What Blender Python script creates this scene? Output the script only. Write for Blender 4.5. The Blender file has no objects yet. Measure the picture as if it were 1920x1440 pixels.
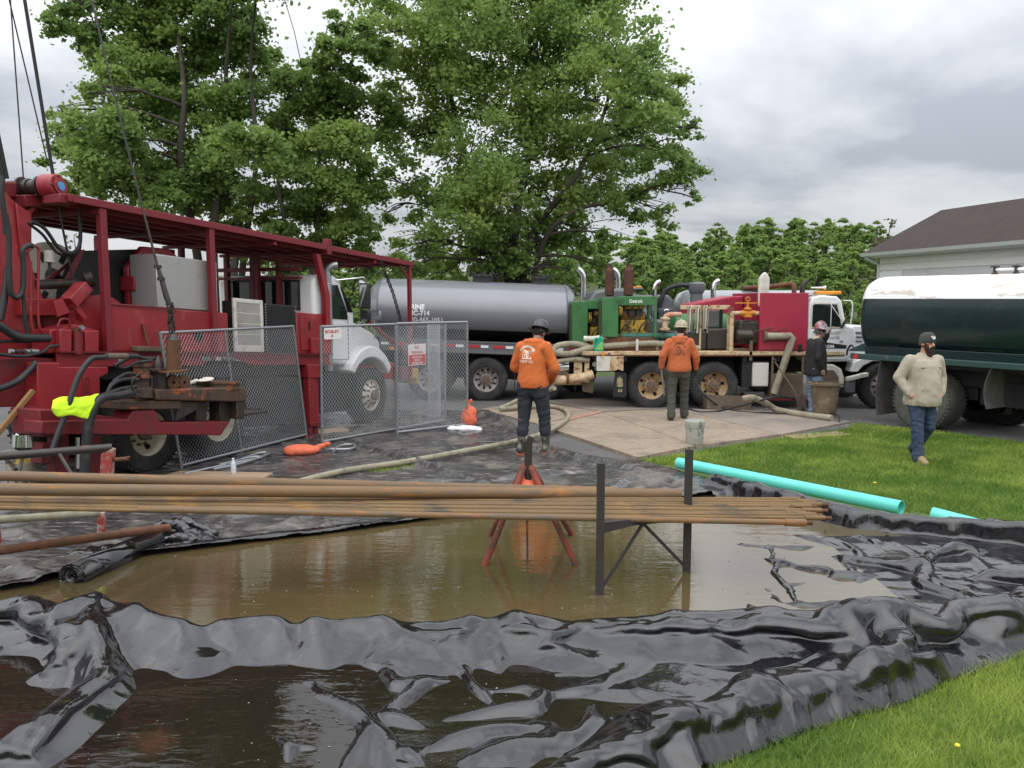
import bpy, math, random
import numpy as np
from math import sin, cos, pi, radians as R
from mathutils import Vector, Matrix, Euler, noise as mnoise
random.seed(7); RNG = np.random.default_rng(11)
S = bpy.context.scene
COL = S.collection

# ---------------------------------------------------------------- camera, world, sun, exposure
FPX = 1553.0; PITCH = R(5.88); CAMH = 2.3
cam = bpy.data.cameras.new('camera'); cam.sensor_width = 36; cam.lens = FPX / 1920 * 36
cam.clip_start = .05; cam.clip_end = 3000
co = bpy.data.objects.new('camera', cam); COL.objects.link(co)
co.location = (0, 0, CAMH); co.rotation_euler = (pi / 2 - PITCH, 0, 0)
S.camera = co
S.view_settings.view_transform = 'Standard'; S.view_settings.look = 'None'
S.view_settings.exposure = .35; S.view_settings.gamma = 1; S.view_settings.use_curve_mapping = False
SUN_EL, SUN_ROT = R(58), R(200)

def make_world():
    w = bpy.data.worlds.new('World'); S.world = w; w.use_nodes = True
    nt = w.node_tree; nt.nodes.clear(); N = nt.nodes.new; L = nt.links.new
    out = N('ShaderNodeOutputWorld'); bg = N('ShaderNodeBackground')
    sky = N('ShaderNodeTexSky'); sky.sky_type = 'NISHITA'; sky.sun_disc = False
    sky.sun_elevation = SUN_EL; sky.sun_rotation = SUN_ROT
    sk = N('ShaderNodeVectorMath'); sk.operation = 'SCALE'; sk.inputs[3].default_value = .12
    L(sky.outputs[0], sk.inputs[0])
    tc = N('ShaderNodeTexCoord'); sep = N('ShaderNodeSeparateXYZ'); L(tc.outputs['Generated'], sep.inputs[0])
    zc = N('ShaderNodeMath'); zc.operation = 'MAXIMUM'; zc.inputs[1].default_value = 0; L(sep.outputs[2], zc.inputs[0])
    za = N('ShaderNodeMath'); za.operation = 'ADD'; za.inputs[1].default_value = .16; L(zc.outputs[0], za.inputs[0])
    dx = N('ShaderNodeMath'); dx.operation = 'DIVIDE'; L(sep.outputs[0], dx.inputs[0]); L(za.outputs[0], dx.inputs[1])
    dy = N('ShaderNodeMath'); dy.operation = 'DIVIDE'; L(sep.outputs[1], dy.inputs[0]); L(za.outputs[0], dy.inputs[1])
    cb = N('ShaderNodeCombineXYZ'); L(dx.outputs[0], cb.inputs[0]); L(dy.outputs[0], cb.inputs[1])
    n1 = N('ShaderNodeTexNoise'); n1.inputs['Scale'].default_value = .62; n1.inputs['Detail'].default_value = 7
    n1.inputs['Roughness'].default_value = .52; n1.inputs['Distortion'].default_value = .35
    L(cb.outputs[0], n1.inputs['Vector'])
    cr = N('ShaderNodeValToRGB'); e = cr.color_ramp.elements
    e[0].position = .39; e[0].color = (.43, .455, .505, 1); e[1].position = .63; e[1].color = (.90, .91, .92, 1)
    m = cr.color_ramp.elements.new(.5); m.color = (.70, .72, .75, 1)
    L(n1.outputs[0], cr.inputs[0])
    # overcast sky brightens from the horizon to the zenith
    g = N('ShaderNodeMapRange'); g.inputs[1].default_value = 0; g.inputs[2].default_value = 1; g.inputs[3].default_value = .55; g.inputs[4].default_value = 2.7
    L(zc.outputs[0], g.inputs[0])
    sc = N('ShaderNodeVectorMath'); sc.operation = 'SCALE'; L(cr.outputs[0], sc.inputs[0]); L(g.outputs[0], sc.inputs[3])
    mx = N('ShaderNodeMix'); mx.data_type = 'RGBA'; mx.inputs[0].default_value = .93
    L(sk.outputs[0], mx.inputs[6]); L(sc.outputs[0], mx.inputs[7])
    L(mx.outputs[2], bg.inputs[0]); bg.inputs[1].default_value = 1.0
    L(bg.outputs[0], out.inputs[0])
make_world()
sl = bpy.data.lights.new('sun', 'SUN'); sl.energy = .9; sl.angle = R(110); sl.color = (1, .97, .93)
so = bpy.data.objects.new('sun', sl); COL.objects.link(so)
_sd = Vector((sin(SUN_ROT) * cos(SUN_EL), cos(SUN_ROT) * cos(SUN_EL), sin(SUN_EL)))
so.rotation_euler = _sd.to_track_quat('Z', 'Y').to_euler(); so.location = (0, 0, 30)

# ---------------------------------------------------------------- places seen along a line of sight
def ray(px, py):
    x = (px - 960) / FPX; y = (720 - py) / FPX
    return (x, cos(PITCH) + y * sin(PITCH), -sin(PITCH) + y * cos(PITCH))
def gr(px, py, z=0.):
    d = ray(px, py); t = (z - CAMH) / d[2]; return Vector((d[0] * t, d[1] * t, z))
def at(px, py, Y):
    d = ray(px, py); t = Y / d[1]; return Vector((d[0] * t, Y, CAMH + d[2] * t))

# ---------------------------------------------------------------- materials
MATS = {}
def mat(name, col, rough=.6, metal=0, var=None, layers=(), bump=None, ior=1.5, coat=0, spec=None, alpha=None, transl=0, crease=None):
    """var=(colour2, scale); layers=[(colour, scale, lo, hi, rough)] laid on by noise; bump=(scale, strength[, detail])"""
    if name in MATS: return MATS[name]
    m = bpy.data.materials.new(name); m.use_nodes = True; nt = m.node_tree; nt.nodes.clear(); N = nt.nodes.new; L = nt.links.new
    out = N('ShaderNodeOutputMaterial'); p = N('ShaderNodeBsdfPrincipled'); L(p.outputs[0], out.inputs[0])
    tc = N('ShaderNodeTexCoord')
    p.inputs['Metallic'].default_value = metal; p.inputs['IOR'].default_value = ior
    p.inputs['Coat Weight'].default_value = coat; p.inputs['Coat Roughness'].default_value = .08
    if spec is not None: p.inputs['Specular IOR Level'].default_value = spec
    def rgb(c):
        n = N('ShaderNodeRGB'); n.outputs[0].default_value = (*c, 1); return n.outputs[0]
    def noise(scale, det=5, ro=.6):
        n = N('ShaderNodeTexNoise'); n.inputs['Detail'].default_value = det; n.inputs['Roughness'].default_value = ro
        if isinstance(scale, tuple):
            mp = N('ShaderNodeMapping'); mp.inputs['Scale'].default_value = scale; L(tc.outputs['Object'], mp.inputs[0]); L(mp.outputs[0], n.inputs['Vector'])
            n.inputs['Scale'].default_value = 1
        else:
            L(tc.outputs['Object'], n.inputs['Vector']); n.inputs['Scale'].default_value = scale
        return n.outputs[0]
    def ramp(v, lo, hi):
        r = N('ShaderNodeMapRange'); r.inputs[1].default_value = lo; r.inputs[2].default_value = hi; L(v, r.inputs[0]); return r.outputs[0]
    c = rgb(col); ro = None
    if var:
        mx = N('ShaderNodeMix'); mx.data_type = 'RGBA'; L(ramp(noise(var[1]), .3, .7), mx.inputs[0]); L(c, mx.inputs[6]); L(rgb(var[0]), mx.inputs[7]); c = mx.outputs[2]
    v = N('ShaderNodeValue'); v.outputs[0].default_value = rough; ro = v.outputs[0]
    for (lc, sc, lo, hi, lr) in layers:
        f = ramp(noise(sc, 8, .68), lo, hi)
        mx = N('ShaderNodeMix'); mx.data_type = 'RGBA'; L(f, mx.inputs[0]); L(c, mx.inputs[6]); L(rgb(lc), mx.inputs[7]); c = mx.outputs[2]
        mr = N('ShaderNodeMix'); L(f, mr.inputs[0]); L(ro, mr.inputs[2]); mr.inputs[3].default_value = lr; ro = mr.outputs[0]
    L(c, p.inputs['Base Color']); L(ro, p.inputs['Roughness'])
    if bump:
        b = N('ShaderNodeBump'); b.inputs['Strength'].default_value = bump[1]; b.inputs['Distance'].default_value = .02
        L(noise(bump[0], bump[2] if len(bump) > 2 else 4), b.inputs['Height']); L(b.outputs[0], p.inputs['Normal'])
    if crease:      # thin sharp wrinkles: where warped noise passes its middle
        h = None
        for sc, am in crease:
            n = noise(sc, 1.5, .4); a = N('ShaderNodeMath'); a.operation = 'SUBTRACT'; L(n, a.inputs[0]); a.inputs[1].default_value = .5
            b2 = N('ShaderNodeMath'); b2.operation = 'ABSOLUTE'; L(a.outputs[0], b2.inputs[0]); c2 = N('ShaderNodeMath'); c2.operation = 'MULTIPLY'; L(b2.outputs[0], c2.inputs[0]); c2.inputs[1].default_value = -am
            if h is None: h = c2.outputs[0]
            else: d2 = N('ShaderNodeMath'); d2.operation = 'ADD'; L(h, d2.inputs[0]); L(c2.outputs[0], d2.inputs[1]); h = d2.outputs[0]
        b = N('ShaderNodeBump'); b.inputs['Strength'].default_value = 1; b.inputs['Distance'].default_value = 1; L(h, b.inputs['Height'])
        if p.inputs['Normal'].is_linked: L(p.inputs['Normal'].links[0].from_socket, b.inputs['Normal'])
        L(b.outputs[0], p.inputs['Normal'])
    if alpha is not None: p.inputs['Alpha'].default_value = alpha
    if transl:
        t = N('ShaderNodeBsdfTranslucent'); L(c, t.inputs[0]); mxs = N('ShaderNodeMixShader'); mxs.inputs[0].default_value = transl
        L(p.outputs[0], mxs.inputs[1]); L(t.outputs[0], mxs.inputs[2]); L(mxs.outputs[0], out.inputs[0])
    MATS[name] = m; return m

RUST = (.16, .055, .02); MUD = (.16, .12, .085); DUST = (.22, .19, .16)
M = dict(
 red=mat('red_paint', (.32, .022, .028), .45, var=((.22, .014, .02), 1.3), layers=[((.42, .07, .08), 1.7, .56, .72, .5), (DUST, (3, 3, 1.2), .60, .9, .8), ((.07, .03, .025), 7, .60, .70, .8), (RUST, 22, .66, .72, .9)], bump=(40, .06), coat=.15),
 dred=mat('dark_red_paint', (.17, .012, .018), .5, layers=[((.05, .03, .025), 4, .52, .72, .75), (RUST, 7, .66, .78, .85)], bump=(30, .1)),
 canopy=mat('canopy_red', (.19, .014, .022), .5, layers=[((.09, .03, .03), 3, .55, .75, .7)], bump=(20, .1)),
 wine=mat('wine_red_paint', (.36, .018, .05), .48, var=((.30, .016, .04), 1.1), layers=[((.12, .04, .04), (2.2, 2.2, 1.1), .60, .80, .7), (DUST, 6, .72, .9, .8)], bump=(12, .05)),
 white=mat('white_paint', (.72, .73, .73), .35, layers=[((.45, .42, .36), 3, .56, .85, .6), (RUST, 11, .74, .8, .9)], coat=.2),
 dwhite=mat('dirty_white_paint', (.62, .60, .54), .55, layers=[((.35, .28, .2), 4, .5, .75, .7), (RUST, 8, .64, .74, .9)]),
 cream=mat('cream_paint_rusty', (.58, .45, .28), .55, layers=[((.40, .2, .08), 5, .48, .66, .8), (RUST, (4, 4, 9), .53, .64, .9), (MUD, 2.6, .54, .74, .9)], bump=(25, .15)),
 rust=mat('rusty_steel', (.17, .07, .03), .8, var=((.08, .04, .025), 8), layers=[((.33, .14, .04), 5, .55, .72, .85)], bump=(60, .3)),
 rod=mat('rusty_rod_steel', (.23, .135, .045), .62, var=((.11, .07, .034), (1.3, 9, 9)), layers=[((.36, .18, .04), (2.2, 14, 14), .56, .7, .75), ((.055, .045, .033), (2.5, 22, 22), .54, .66, .6)], bump=(70, .25)),
 rod2=mat('grey_rust_steel', (.14, .10, .06), .65, var=((.24, .125, .045), (1, 7, 7)), layers=[((.42, .16, .03), (1.5, 9, 9), .54, .68, .8), ((.10, .09, .07), (2, 14, 14), .52, .7, .6)], bump=(70, .25)),
 oil=mat('oily_dark_steel', (.035, .028, .024), .42, layers=[((.30, .07, .02), 6, .60, .68, .8), ((.12, .08, .05), 9, .6, .8, .8)], bump=(50, .2)),
 orange_steel=mat('worn_orange_steel', (.06, .038, .026), .6, var=((.10, .055, .032), 4), layers=[((.32, .075, .02), 3.4, .56, .62, .6), ((.035, .025, .02), 9, .52, .64, .5)], bump=(50, .2)),
 black=mat('black_frame', (.012, .012, .013), .6, layers=[((.06, .052, .045), 3, .55, .85, .9)]),
 rubber=mat('tyre_rubber', (.022, .022, .023), .78, layers=[((.085, .078, .068), 3.5, .46, .8, .95)], bump=(60, .15)),
 dusty_rubber=mat('dusty_rubber', (.06, .058, .055), .9, layers=[((.13, .125, .11), 3, .4, .75, .95)]),
 hoseblk=mat('black_hose', (.018, .018, .02), .5, layers=[((.12, .1, .08), 5, .58, .8, .85)]),
 hosetan=mat('muddy_hose', (.30, .27, .19), .7, layers=[((.17, .14, .1), 6, .48, .7, .85), ((.42, .38, .28), 4, .58, .8, .8)], bump=(60, .1)),
 rim=mat('cream_rim', (.60, .55, .44), .5, layers=[((.28, .2, .13), 6, .55, .75, .8)]),
 rimgrey=mat('grey_rim', (.42, .40, .38), .45, layers=[((.16, .12, .09), 7, .48, .7, .8)]),
 rimrust=mat('rusty_tan_rim', (.52, .38, .22), .6, layers=[((.26, .12, .05), 6, .5, .68, .85)]),
 hub=mat('hub_rust', (.13, .09, .07), .7, layers=[((.3, .2, .12), 9, .5, .7, .8)]),
 galv=mat('galvanised_steel', (.36, .375, .39), .38, metal=.75, layers=[((.3, .3, .3), 9, .5, .8, .6)]),
 wire=mat('chain_link_wire', (.47, .485, .50), .42, metal=.6),
 chrome=mat('chrome', (.72, .73, .74), .12, metal=1),
 alu=mat('aluminium_plate', (.52, .51, .49), .42, metal=.55, layers=[((.3, .28, .26), 2, .55, .8, .6)]),
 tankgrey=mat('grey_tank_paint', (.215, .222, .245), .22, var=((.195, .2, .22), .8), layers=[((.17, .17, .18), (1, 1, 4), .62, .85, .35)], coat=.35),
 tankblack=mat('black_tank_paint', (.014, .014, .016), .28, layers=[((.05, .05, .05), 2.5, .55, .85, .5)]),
 framegrey=mat('grey_frame_paint', (.13, .135, .145), .4, layers=[((.2, .18, .15), 5, .6, .8, .8)]),
 green=mat('green_engine_paint', (.045, .17, .05), .55, layers=[((.02, .05, .025), 3, .5, .75, .7), (RUST, 9, .64, .74, .9)], bump=(30, .1)),
 dgreen=mat('dull_green_panel', (.045, .07, .03), .7, layers=[((.06, .035, .02), 4, .5, .7, .8)]),
 teal=mat('teal_pipe_paint', (.03, .16, .12), .5, layers=[(RUST, 7, .56, .7, .85)]),
 yellow=mat('engine_yellow', (.52, .33, .035), .55, layers=[((.07, .045, .02), 7, .46, .6, .7), (RUST, 12, .6, .7, .9)], bump=(20, .2)),
 valve=mat('orange_valve_paint', (.62, .22, .02), .55, layers=[((.3, .1, .02), 12, .52, .66, .8)]),
 gtank=mat('dark_green_tank', (.008, .024, .024), .2, layers=[((.03, .045, .043), 1.2, .56, .85, .4), ((.12, .13, .12), 13, .70, .78, .7)], coat=.25),
 grail=mat('green_rail_paint', (.028, .065, .06), .4, layers=[((.2, .22, .2), 8, .62, .76, .7)]),
 tankwhite=mat('peeling_white_paint', (.83, .83, .82), .4, layers=[((.58, .53, .46), (1.1, 2.2, 6), .55, .58, .75), ((.6, .58, .54), 3, .6, .8, .6)]),
 siding=mat('siding_off_white', (.80, .78, .75), .6, var=((.76, .74, .71), 1.5), layers=[((.42, .39, .35), (.4, .4, 2.5), .6, .85, .7)]),
 sidewhite=mat('siding_pale_blue_white', (.80, .82, .86), .5),
 gutter=mat('gutter_white', (.60, .62, .60), .4, layers=[((.2, .22, .2), 5, .58, .8, .6)]),
 doorgrey=mat('garage_door_paint', (.62, .61, .63), .5, layers=[((.36, .33, .32), 1.5, .55, .8, .6)]),
 shingle=mat('brown_shingle', (.062, .042, .036), .9, var=((.045, .032, .028), 3), layers=[((.10, .075, .065), 14, .55, .75, .95)], bump=(60, .4)),
 glass=mat('dark_glass', (.01, .012, .013), .05, spec=.7),
 winglass=mat('cab_glass', (.014, .02, .018), .04, spec=.8),
 plastic_black=mat('black_plastic', (.02, .02, .022), .4),
 hivis=mat('hi_vis_yellow', (.62, .95, .02), .8, layers=[((.3, .42, .02), 8, .6, .8, .85)], bump=(12, .4)),
 jugmat=mat('green_jug_plastic', (.01, .36, .20), .35),
 jugl=mat('jug_label', (.12, .42, .10), .45, var=((.35, .55, .2), 30)),
 orangebag=mat('orange_sandbag', (.75, .16, .08), .75, layers=[((.5, .12, .07), 9, .5, .8, .8)], bump=(25, .4)),
 whitebag=mat('white_bag', (.78, .79, .82), .7, bump=(12, .5)),
 pvc=mat('green_pvc', (.12, .62, .54), .35, layers=[((.2, .66, .58), 2, .5, .8, .4)]),
 signwhite=mat('sign_white', (.75, .74, .72), .5), signred=mat('sign_red', (.55, .04, .04), .5),
 letterwhite=mat('white_lettering', (.82, .83, .84), .5), letterblack=mat('black_lettering', (.02, .02, .025), .5), lettergrey=mat('grey_lettering', (.22, .22, .24), .5),
 tapered=mat('red_reflector', (.5, .03, .04), .3), tapewhite=mat('white_reflector', (.75, .75, .75), .3),
 amber=mat('amber_lens', (.75, .28, .02), .25), redlens=mat('red_lens', (.6, .03, .04), .2),
 timber=mat('weathered_board', (.38, .27, .18), .85, var=((.30, .20, .13), (1, 8, 8)), layers=[((.16, .11, .08), 3, .55, .8, .9)], bump=(30, .3)),
 bucketm=mat('mud_splashed_bucket', (.42, .42, .37), .6, layers=[((.13, .12, .1), (9, 9, 3), .56, .62, .9)]),
 mudsteel=mat('mud_caked_steel', (.17, .135, .095), .9, var=((.10, .07, .05), 3), layers=[((.32, .27, .2), 6, .58, .75, .95)], bump=(25, .5)),
 cloth=mat('white_cloth', (.7, .66, .58), .9, bump=(20, .5)),
 bottle=mat('clear_bottle', (.55, .58, .62), .12, spec=.6),
)
# ---------------------------------------------------------------- mesh helpers
class MB:
    def __init__(s): s.v = []; s.f = []
    def add(s, vs, fs):
        n = len(s.v); s.v += [tuple(v) for v in vs]; s.f += [tuple(i + n for i in f) for f in fs]; return s
    def box(s, x0, x1, y0, y1, z0, z1, T=None):
        vs = [Vector((x, y, z)) for x in (x0, x1) for y in (y0, y1) for z in (z0, z1)]
        if T is not None: vs = [T @ v for v in vs]
        return s.add(vs, [(0, 1, 3, 2), (4, 6, 7, 5), (0, 4, 5, 1), (2, 3, 7, 6), (0, 2, 6, 4), (1, 5, 7, 3)])
    def cbox(s, c, size, rot=(0, 0, 0)):
        T = Matrix.Translation(c) @ Euler(rot).to_matrix().to_4x4(); a, b, d = [q / 2 for q in size]
        return s.box(-a, a, -b, b, -d, d, T)
    def bar(s, p0, p1, w, h, up=(0, 0, 1)):
        p0 = Vector(p0); p1 = Vector(p1); d = (p1 - p0); ln = d.length; d.normalize(); u = Vector(up)
        if abs(d.dot(u)) > .95: u = Vector((0, 1, 0))
        x = d.cross(u).normalized(); z = x.cross(d)
        T = Matrix(((x.x, d.x, z.x, p0.x), (x.y, d.y, z.y, p0.y), (x.z, d.z, z.z, p0.z), (0, 0, 0, 1)))
        return s.box(-w / 2, w / 2, 0, ln, -h / 2, h / 2, T)
    def tube(s, pts, r, n=8, cap=True):
        pts = [Vector(p) for p in pts]; k = len(pts); rs = r if hasattr(r, '__len__') else [r] * k
        d = (pts[1] - pts[0]).normalized(); u = d.cross(Vector((0, 0, 1)) if abs(d.z) < .9 else Vector((1, 0, 0))).normalized()
        vs = []
        for i, p in enumerate(pts):
            d = (pts[min(i + 1, k - 1)] - pts[max(i - 1, 0)]).normalized()
            u = (u - d * u.dot(d)).normalized(); w = d.cross(u)
            vs += [p + (u * cos(2 * pi * j / n) + w * sin(2 * pi * j / n)) * rs[i] for j in range(n)]
        fs = [(i * n + j, i * n + (j + 1) % n, (i + 1) * n + (j + 1) % n, (i + 1) * n + j) for i in range(k - 1) for j in range(n)]
        if cap: fs += [tuple(range(n))[::-1], tuple(range((k - 1) * n, k * n))]
        return s.add(vs, fs)
    def cyl(s, p0, p1, r0, r1=None, n=16): return s.tube([p0, p1], [r0, r0 if r1 is None else r1], n)
    def lathe(s, prof, o=(0, 0, 0), ax='z', n=28, closed=False, a0=0, a1=2 * pi):
        """prof: (radius, height along the axis)"""
        o = Vector(o); vs = []; full = abs(a1 - a0 - 2 * pi) < 1e-6; m = n if full else n + 1
        for (r, h) in prof:
            for j in range(m):
                a = a0 + (a1 - a0) * j / n; c, q = r * cos(a), r * sin(a)
                vs.append(o + Vector({'z': (c, q, h), 'y': (c, h, q), 'x': (h, c, q)}[ax]))
        k = len(prof); fs = []
        for i in range(k if closed else k - 1):
            for j in range(n):
                fs.append((i * m + j, i * m + (j + 1) % m, ((i + 1) % k) * m + (j + 1) % m, ((i + 1) % k) * m + j))
        return s.add(vs, fs)
    def prism(s, poly, ax, a, b):
        """poly in the two other coordinates in x,y,z order"""
        g = {'x': lambda p, h: (h, p[0], p[1]), 'y': lambda p, h: (p[0], h, p[1]), 'z': lambda p, h: (p[0], p[1], h)}[ax]; n = len(poly)
        vs = [g(p, a) for p in poly] + [g(p, b) for p in poly]
        return s.add(vs, [tuple(range(n)), tuple(range(n, 2 * n))[::-1]] + [(i, (i + 1) % n, n + (i + 1) % n, n + i) for i in range(n)])
    def ball(s, c, r, n=12, m=8, sc=(1, 1, 1)):
        c = Vector(c)
        vs = [c + Vector((r * sc[0] * sin(pi * i / m) * cos(2 * pi * j / n), r * sc[1] * sin(pi * i / m) * sin(2 * pi * j / n), r * sc[2] * cos(pi * i / m))) for i in range(1, m) for j in range(n)]
        vs += [c + Vector((0, 0, r * sc[2])), c - Vector((0, 0, r * sc[2]))]; t = len(vs) - 2
        fs = [(i * n + j, i * n + (j + 1) % n, (i + 1) * n + (j + 1) % n, (i + 1) * n + j) for i in range(m - 2) for j in range(n)]
        fs += [(t, (j + 1) % n, j) for j in range(n)] + [(t + 1, (m - 2) * n + j, (m - 2) * n + (j + 1) % n) for j in range(n)]
        return s.add(vs, fs)
    def build(s, name, m=None, parent=None, loc=None, rot=None, smooth=38, bevel=0, seg=2, recalc=True):
        me = bpy.data.meshes.new(name); me.from_pydata(s.v, [], s.f)
        return link(name, me, m, parent, loc, rot, smooth, bevel, seg, recalc)
def link(name, me, m=None, parent=None, loc=None, rot=None, smooth=38, bevel=0, seg=2, recalc=True):
    if recalc:
        import bmesh
        bm = bmesh.new(); bm.from_mesh(me); bmesh.ops.recalc_face_normals(bm, faces=bm.faces); bm.to_mesh(me); bm.free()
    if smooth is not None:
        me.shade_smooth(); me.set_sharp_from_angle(angle=R(smooth))
    o = bpy.data.objects.new(name, me); COL.objects.link(o)
    if m: me.materials.append(m if not isinstance(m, str) else M[m])
    if parent: o.parent = parent
    if loc is not None: o.location = loc
    if rot is not None: o.rotation_euler = rot
    if bevel:
        b = o.modifiers.new('bevel', 'BEVEL'); b.width = bevel; b.segments = seg; b.limit_method = 'ANGLE'; b.angle_limit = R(40); b.harden_normals = False
    return o
def tag(o, label, cat, group=None):
    o['label'] = label; o['category'] = cat
    if group: o['group'] = group
    return o
def thing(name, label, cat, loc=(0, 0, 0), rz=0, group=None, rot=None):
    o = bpy.data.objects.new(name, None); COL.objects.link(o); o.location = loc; o.rotation_euler = rot or (0, 0, rz); o.empty_display_size = .2
    return tag(o, label, cat, group)
def kind(o, k): o['kind'] = k; return o
def copy_tree(o, parent=None, loc=None, rot=None):
    c = o.copy(); COL.objects.link(c)
    if parent is not None: c.parent = parent
    if loc is not None: c.location = loc
    if rot is not None: c.rotation_euler = rot
    for ch in list(o.children): copy_tree(ch, c)
    return c
def spline(pts, n=8):
    pts = [Vector(p) for p in pts]; P = [pts[0] * 2 - pts[1]] + pts + [pts[-1] * 2 - pts[-2]]; out = []
    for i in range(1, len(P) - 2):
        a, b, c, d = P[i - 1:i + 3]
        for k in range(n):
            t = k / n; out.append(.5 * ((2 * b) + (c - a) * t + (2 * a - 5 * b + 4 * c - d) * t * t + (3 * b - a - 3 * c + d) * t ** 3))
    out.append(pts[-1]); return out
def hose(name, pts, r, m, parent=None, n=10, k=8): return MB().tube(spline(pts, k), r, n).build(name, m, parent, smooth=60)
def mesh_np(name, V, F, m=None, smooth=None, attr=None, parent=None):
    """V (n,3) float, F (k,3|4) int"""
    me = bpy.data.meshes.new(name); V = np.ascontiguousarray(V, np.float32); F = np.ascontiguousarray(F, np.int32); k = F.shape[1]
    me.vertices.add(len(V)); me.vertices.foreach_set('co', V.ravel()); me.loops.add(F.size); me.loops.foreach_set('vertex_index', F.ravel())
    me.polygons.add(len(F)); me.polygons.foreach_set('loop_start', np.arange(0, F.size, k, dtype=np.int32))
    if attr is not None:
        a = me.attributes.new('tone', 'FLOAT', 'POINT'); a.data.foreach_set('value', np.ascontiguousarray(attr, np.float32))
    me.update(calc_edges=True)
    if smooth: me.polygons.foreach_set('use_smooth', np.ones(len(F), bool))
    o = bpy.data.objects.new(name, me); COL.objects.link(o)
    if m: me.materials.append(m)
    if parent: o.parent = parent
    return o
def text(name, body, size, m, parent=None, loc=(0, 0, 0), rot=(pi / 2, 0, 0), depth=.002, bold=.0, sx=1, align='LEFT', warp=None):
    cu = bpy.data.curves.new(name, 'FONT'); cu.body = body; cu.size = size; cu.extrude = depth; cu.offset = bold; cu.align_x = align; cu.resolution_u = 3
    t = bpy.data.objects.new(name, cu); COL.objects.link(t)
    me = bpy.data.meshes.new_from_object(t.evaluated_get(bpy.context.evaluated_depsgraph_get())); bpy.data.objects.remove(t)
    for v in me.vertices:
        v.co.x *= sx
        if warp: v.co = warp(v.co)
    return link(name, me, m, parent, loc, rot, smooth=None, recalc=False)
# value noise on numpy arrays
def _h(ix, iy, s):
    n = (ix * 374761393 + iy * 668265263 + s * 974634777) & 0x7fffffff
    n = ((n ^ (n >> 13)) * 1274126177) & 0x7fffffff
    return ((n ^ (n >> 16)) & 0xffff) / 65535.
def vn(x, y, s=0):
    ix = np.floor(x).astype(np.int64); iy = np.floor(y).astype(np.int64); fx = x - ix; fy = y - iy
    u = fx * fx * fx * (fx * (fx * 6 - 15) + 10); v = fy * fy * fy * (fy * (fy * 6 - 15) + 10)
    a = _h(ix, iy, s); b = _h(ix + 1, iy, s); c = _h(ix, iy + 1, s); d = _h(ix + 1, iy + 1, s)
    return (a + (b - a) * u) * (1 - v) + (c + (d - c) * u) * v
def fbm(x, y, s=0, o=4, g=.5):
    t = 0; a = 1; w = 0
    for i in range(o): t = t + a * vn(x, y, s + i); w += a; a *= g; x = x * 2.03 + 7.1; y = y * 2.03 - 3.7
    return t / w
def inpoly(X, Y, poly):
    ins = np.zeros(X.shape, bool); n = len(poly)
    for i in range(n):
        x0, y0 = poly[i][0], poly[i][1]; x1, y1 = poly[(i + 1) % n][0], poly[(i + 1) % n][1]
        c = ((y0 > Y) != (y1 > Y)); ins ^= c & (X < (x1 - x0) * (Y - y0) / ((y1 - y0) if y1 != y0 else 1e-9) + x0)
    return ins
def pdist(X, Y, pts):
    """distance to a polyline, the place along it (0..1), the side (+ = right of the way it runs), and extra values along it"""
    best = np.full(X.shape, 1e9); tt = np.zeros(X.shape); sd = np.ones(X.shape); zz = np.zeros(X.shape); n = len(pts) - 1
    for i in range(n):
        a, b = pts[i], pts[i + 1]; dx, dy = b[0] - a[0], b[1] - a[1]; l2 = dx * dx + dy * dy + 1e-12
        t = np.clip(((X - a[0]) * dx + (Y - a[1]) * dy) / l2, 0, 1); ex = X - a[0] - t * dx; ey = Y - a[1] - t * dy
        d = np.sqrt(ex * ex + ey * ey); k = d < best
        best = np.where(k, d, best); tt = np.where(k, (i + t) / n, tt); sd = np.where(k, np.sign(ex * dy - ey * dx), sd)
        if len(a) > 2: zz = np.where(k, a[2] + (b[2] - a[2]) * t, zz)
    return best, tt, sd, zz
def sst(a, b, x):
    t = np.clip((x - a) / (b - a), 0, 1); return t * t * (3 - 2 * t)
# ================================================================ the ground
def sheet(name, poly, z, m, k='structure', uvh=None):
    me = bpy.data.meshes.new(name); me.from_pydata([(p[0], p[1], z) for p in poly], [], [tuple(range(len(poly)))])
    return kind(link(name, me, m, smooth=None), k)
GRASSG = mat('lawn_soil', (.08, .13, .028), .95, var=((.10, .15, .035), 1.2), bump=(30, .5))
ASPH = mat('asphalt', (.115, .108, .105), .85, var=((.085, .08, .078), .7), layers=[((.17, .155, .14), 1.6, .52, .75, .95), ((.05, .047, .045), .5, .56, .72, .45), ((.2, .19, .18), 60, .62, .75, .9)], bump=(90, .35))
sheet('ground', [(-900, -60), (900, -60), (900, 900), (-900, 900)], 0, GRASSG)
lawn_edge = [gr(1195, 866), gr(1400, 832), gr(1590, 806), gr(1600, 792), gr(1760, 808), gr(1920, 830)]
drive = [(-60, 2), (.45, 2.4), (.5, 8.2), (1.7, 10.5)] + [(p.x, p.y) for p in lawn_edge] + [(11, 11.2), (45, 4), (45, 24.5), (-60, 24.5)]
sheet('driveway', drive, .004, ASPH)
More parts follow.
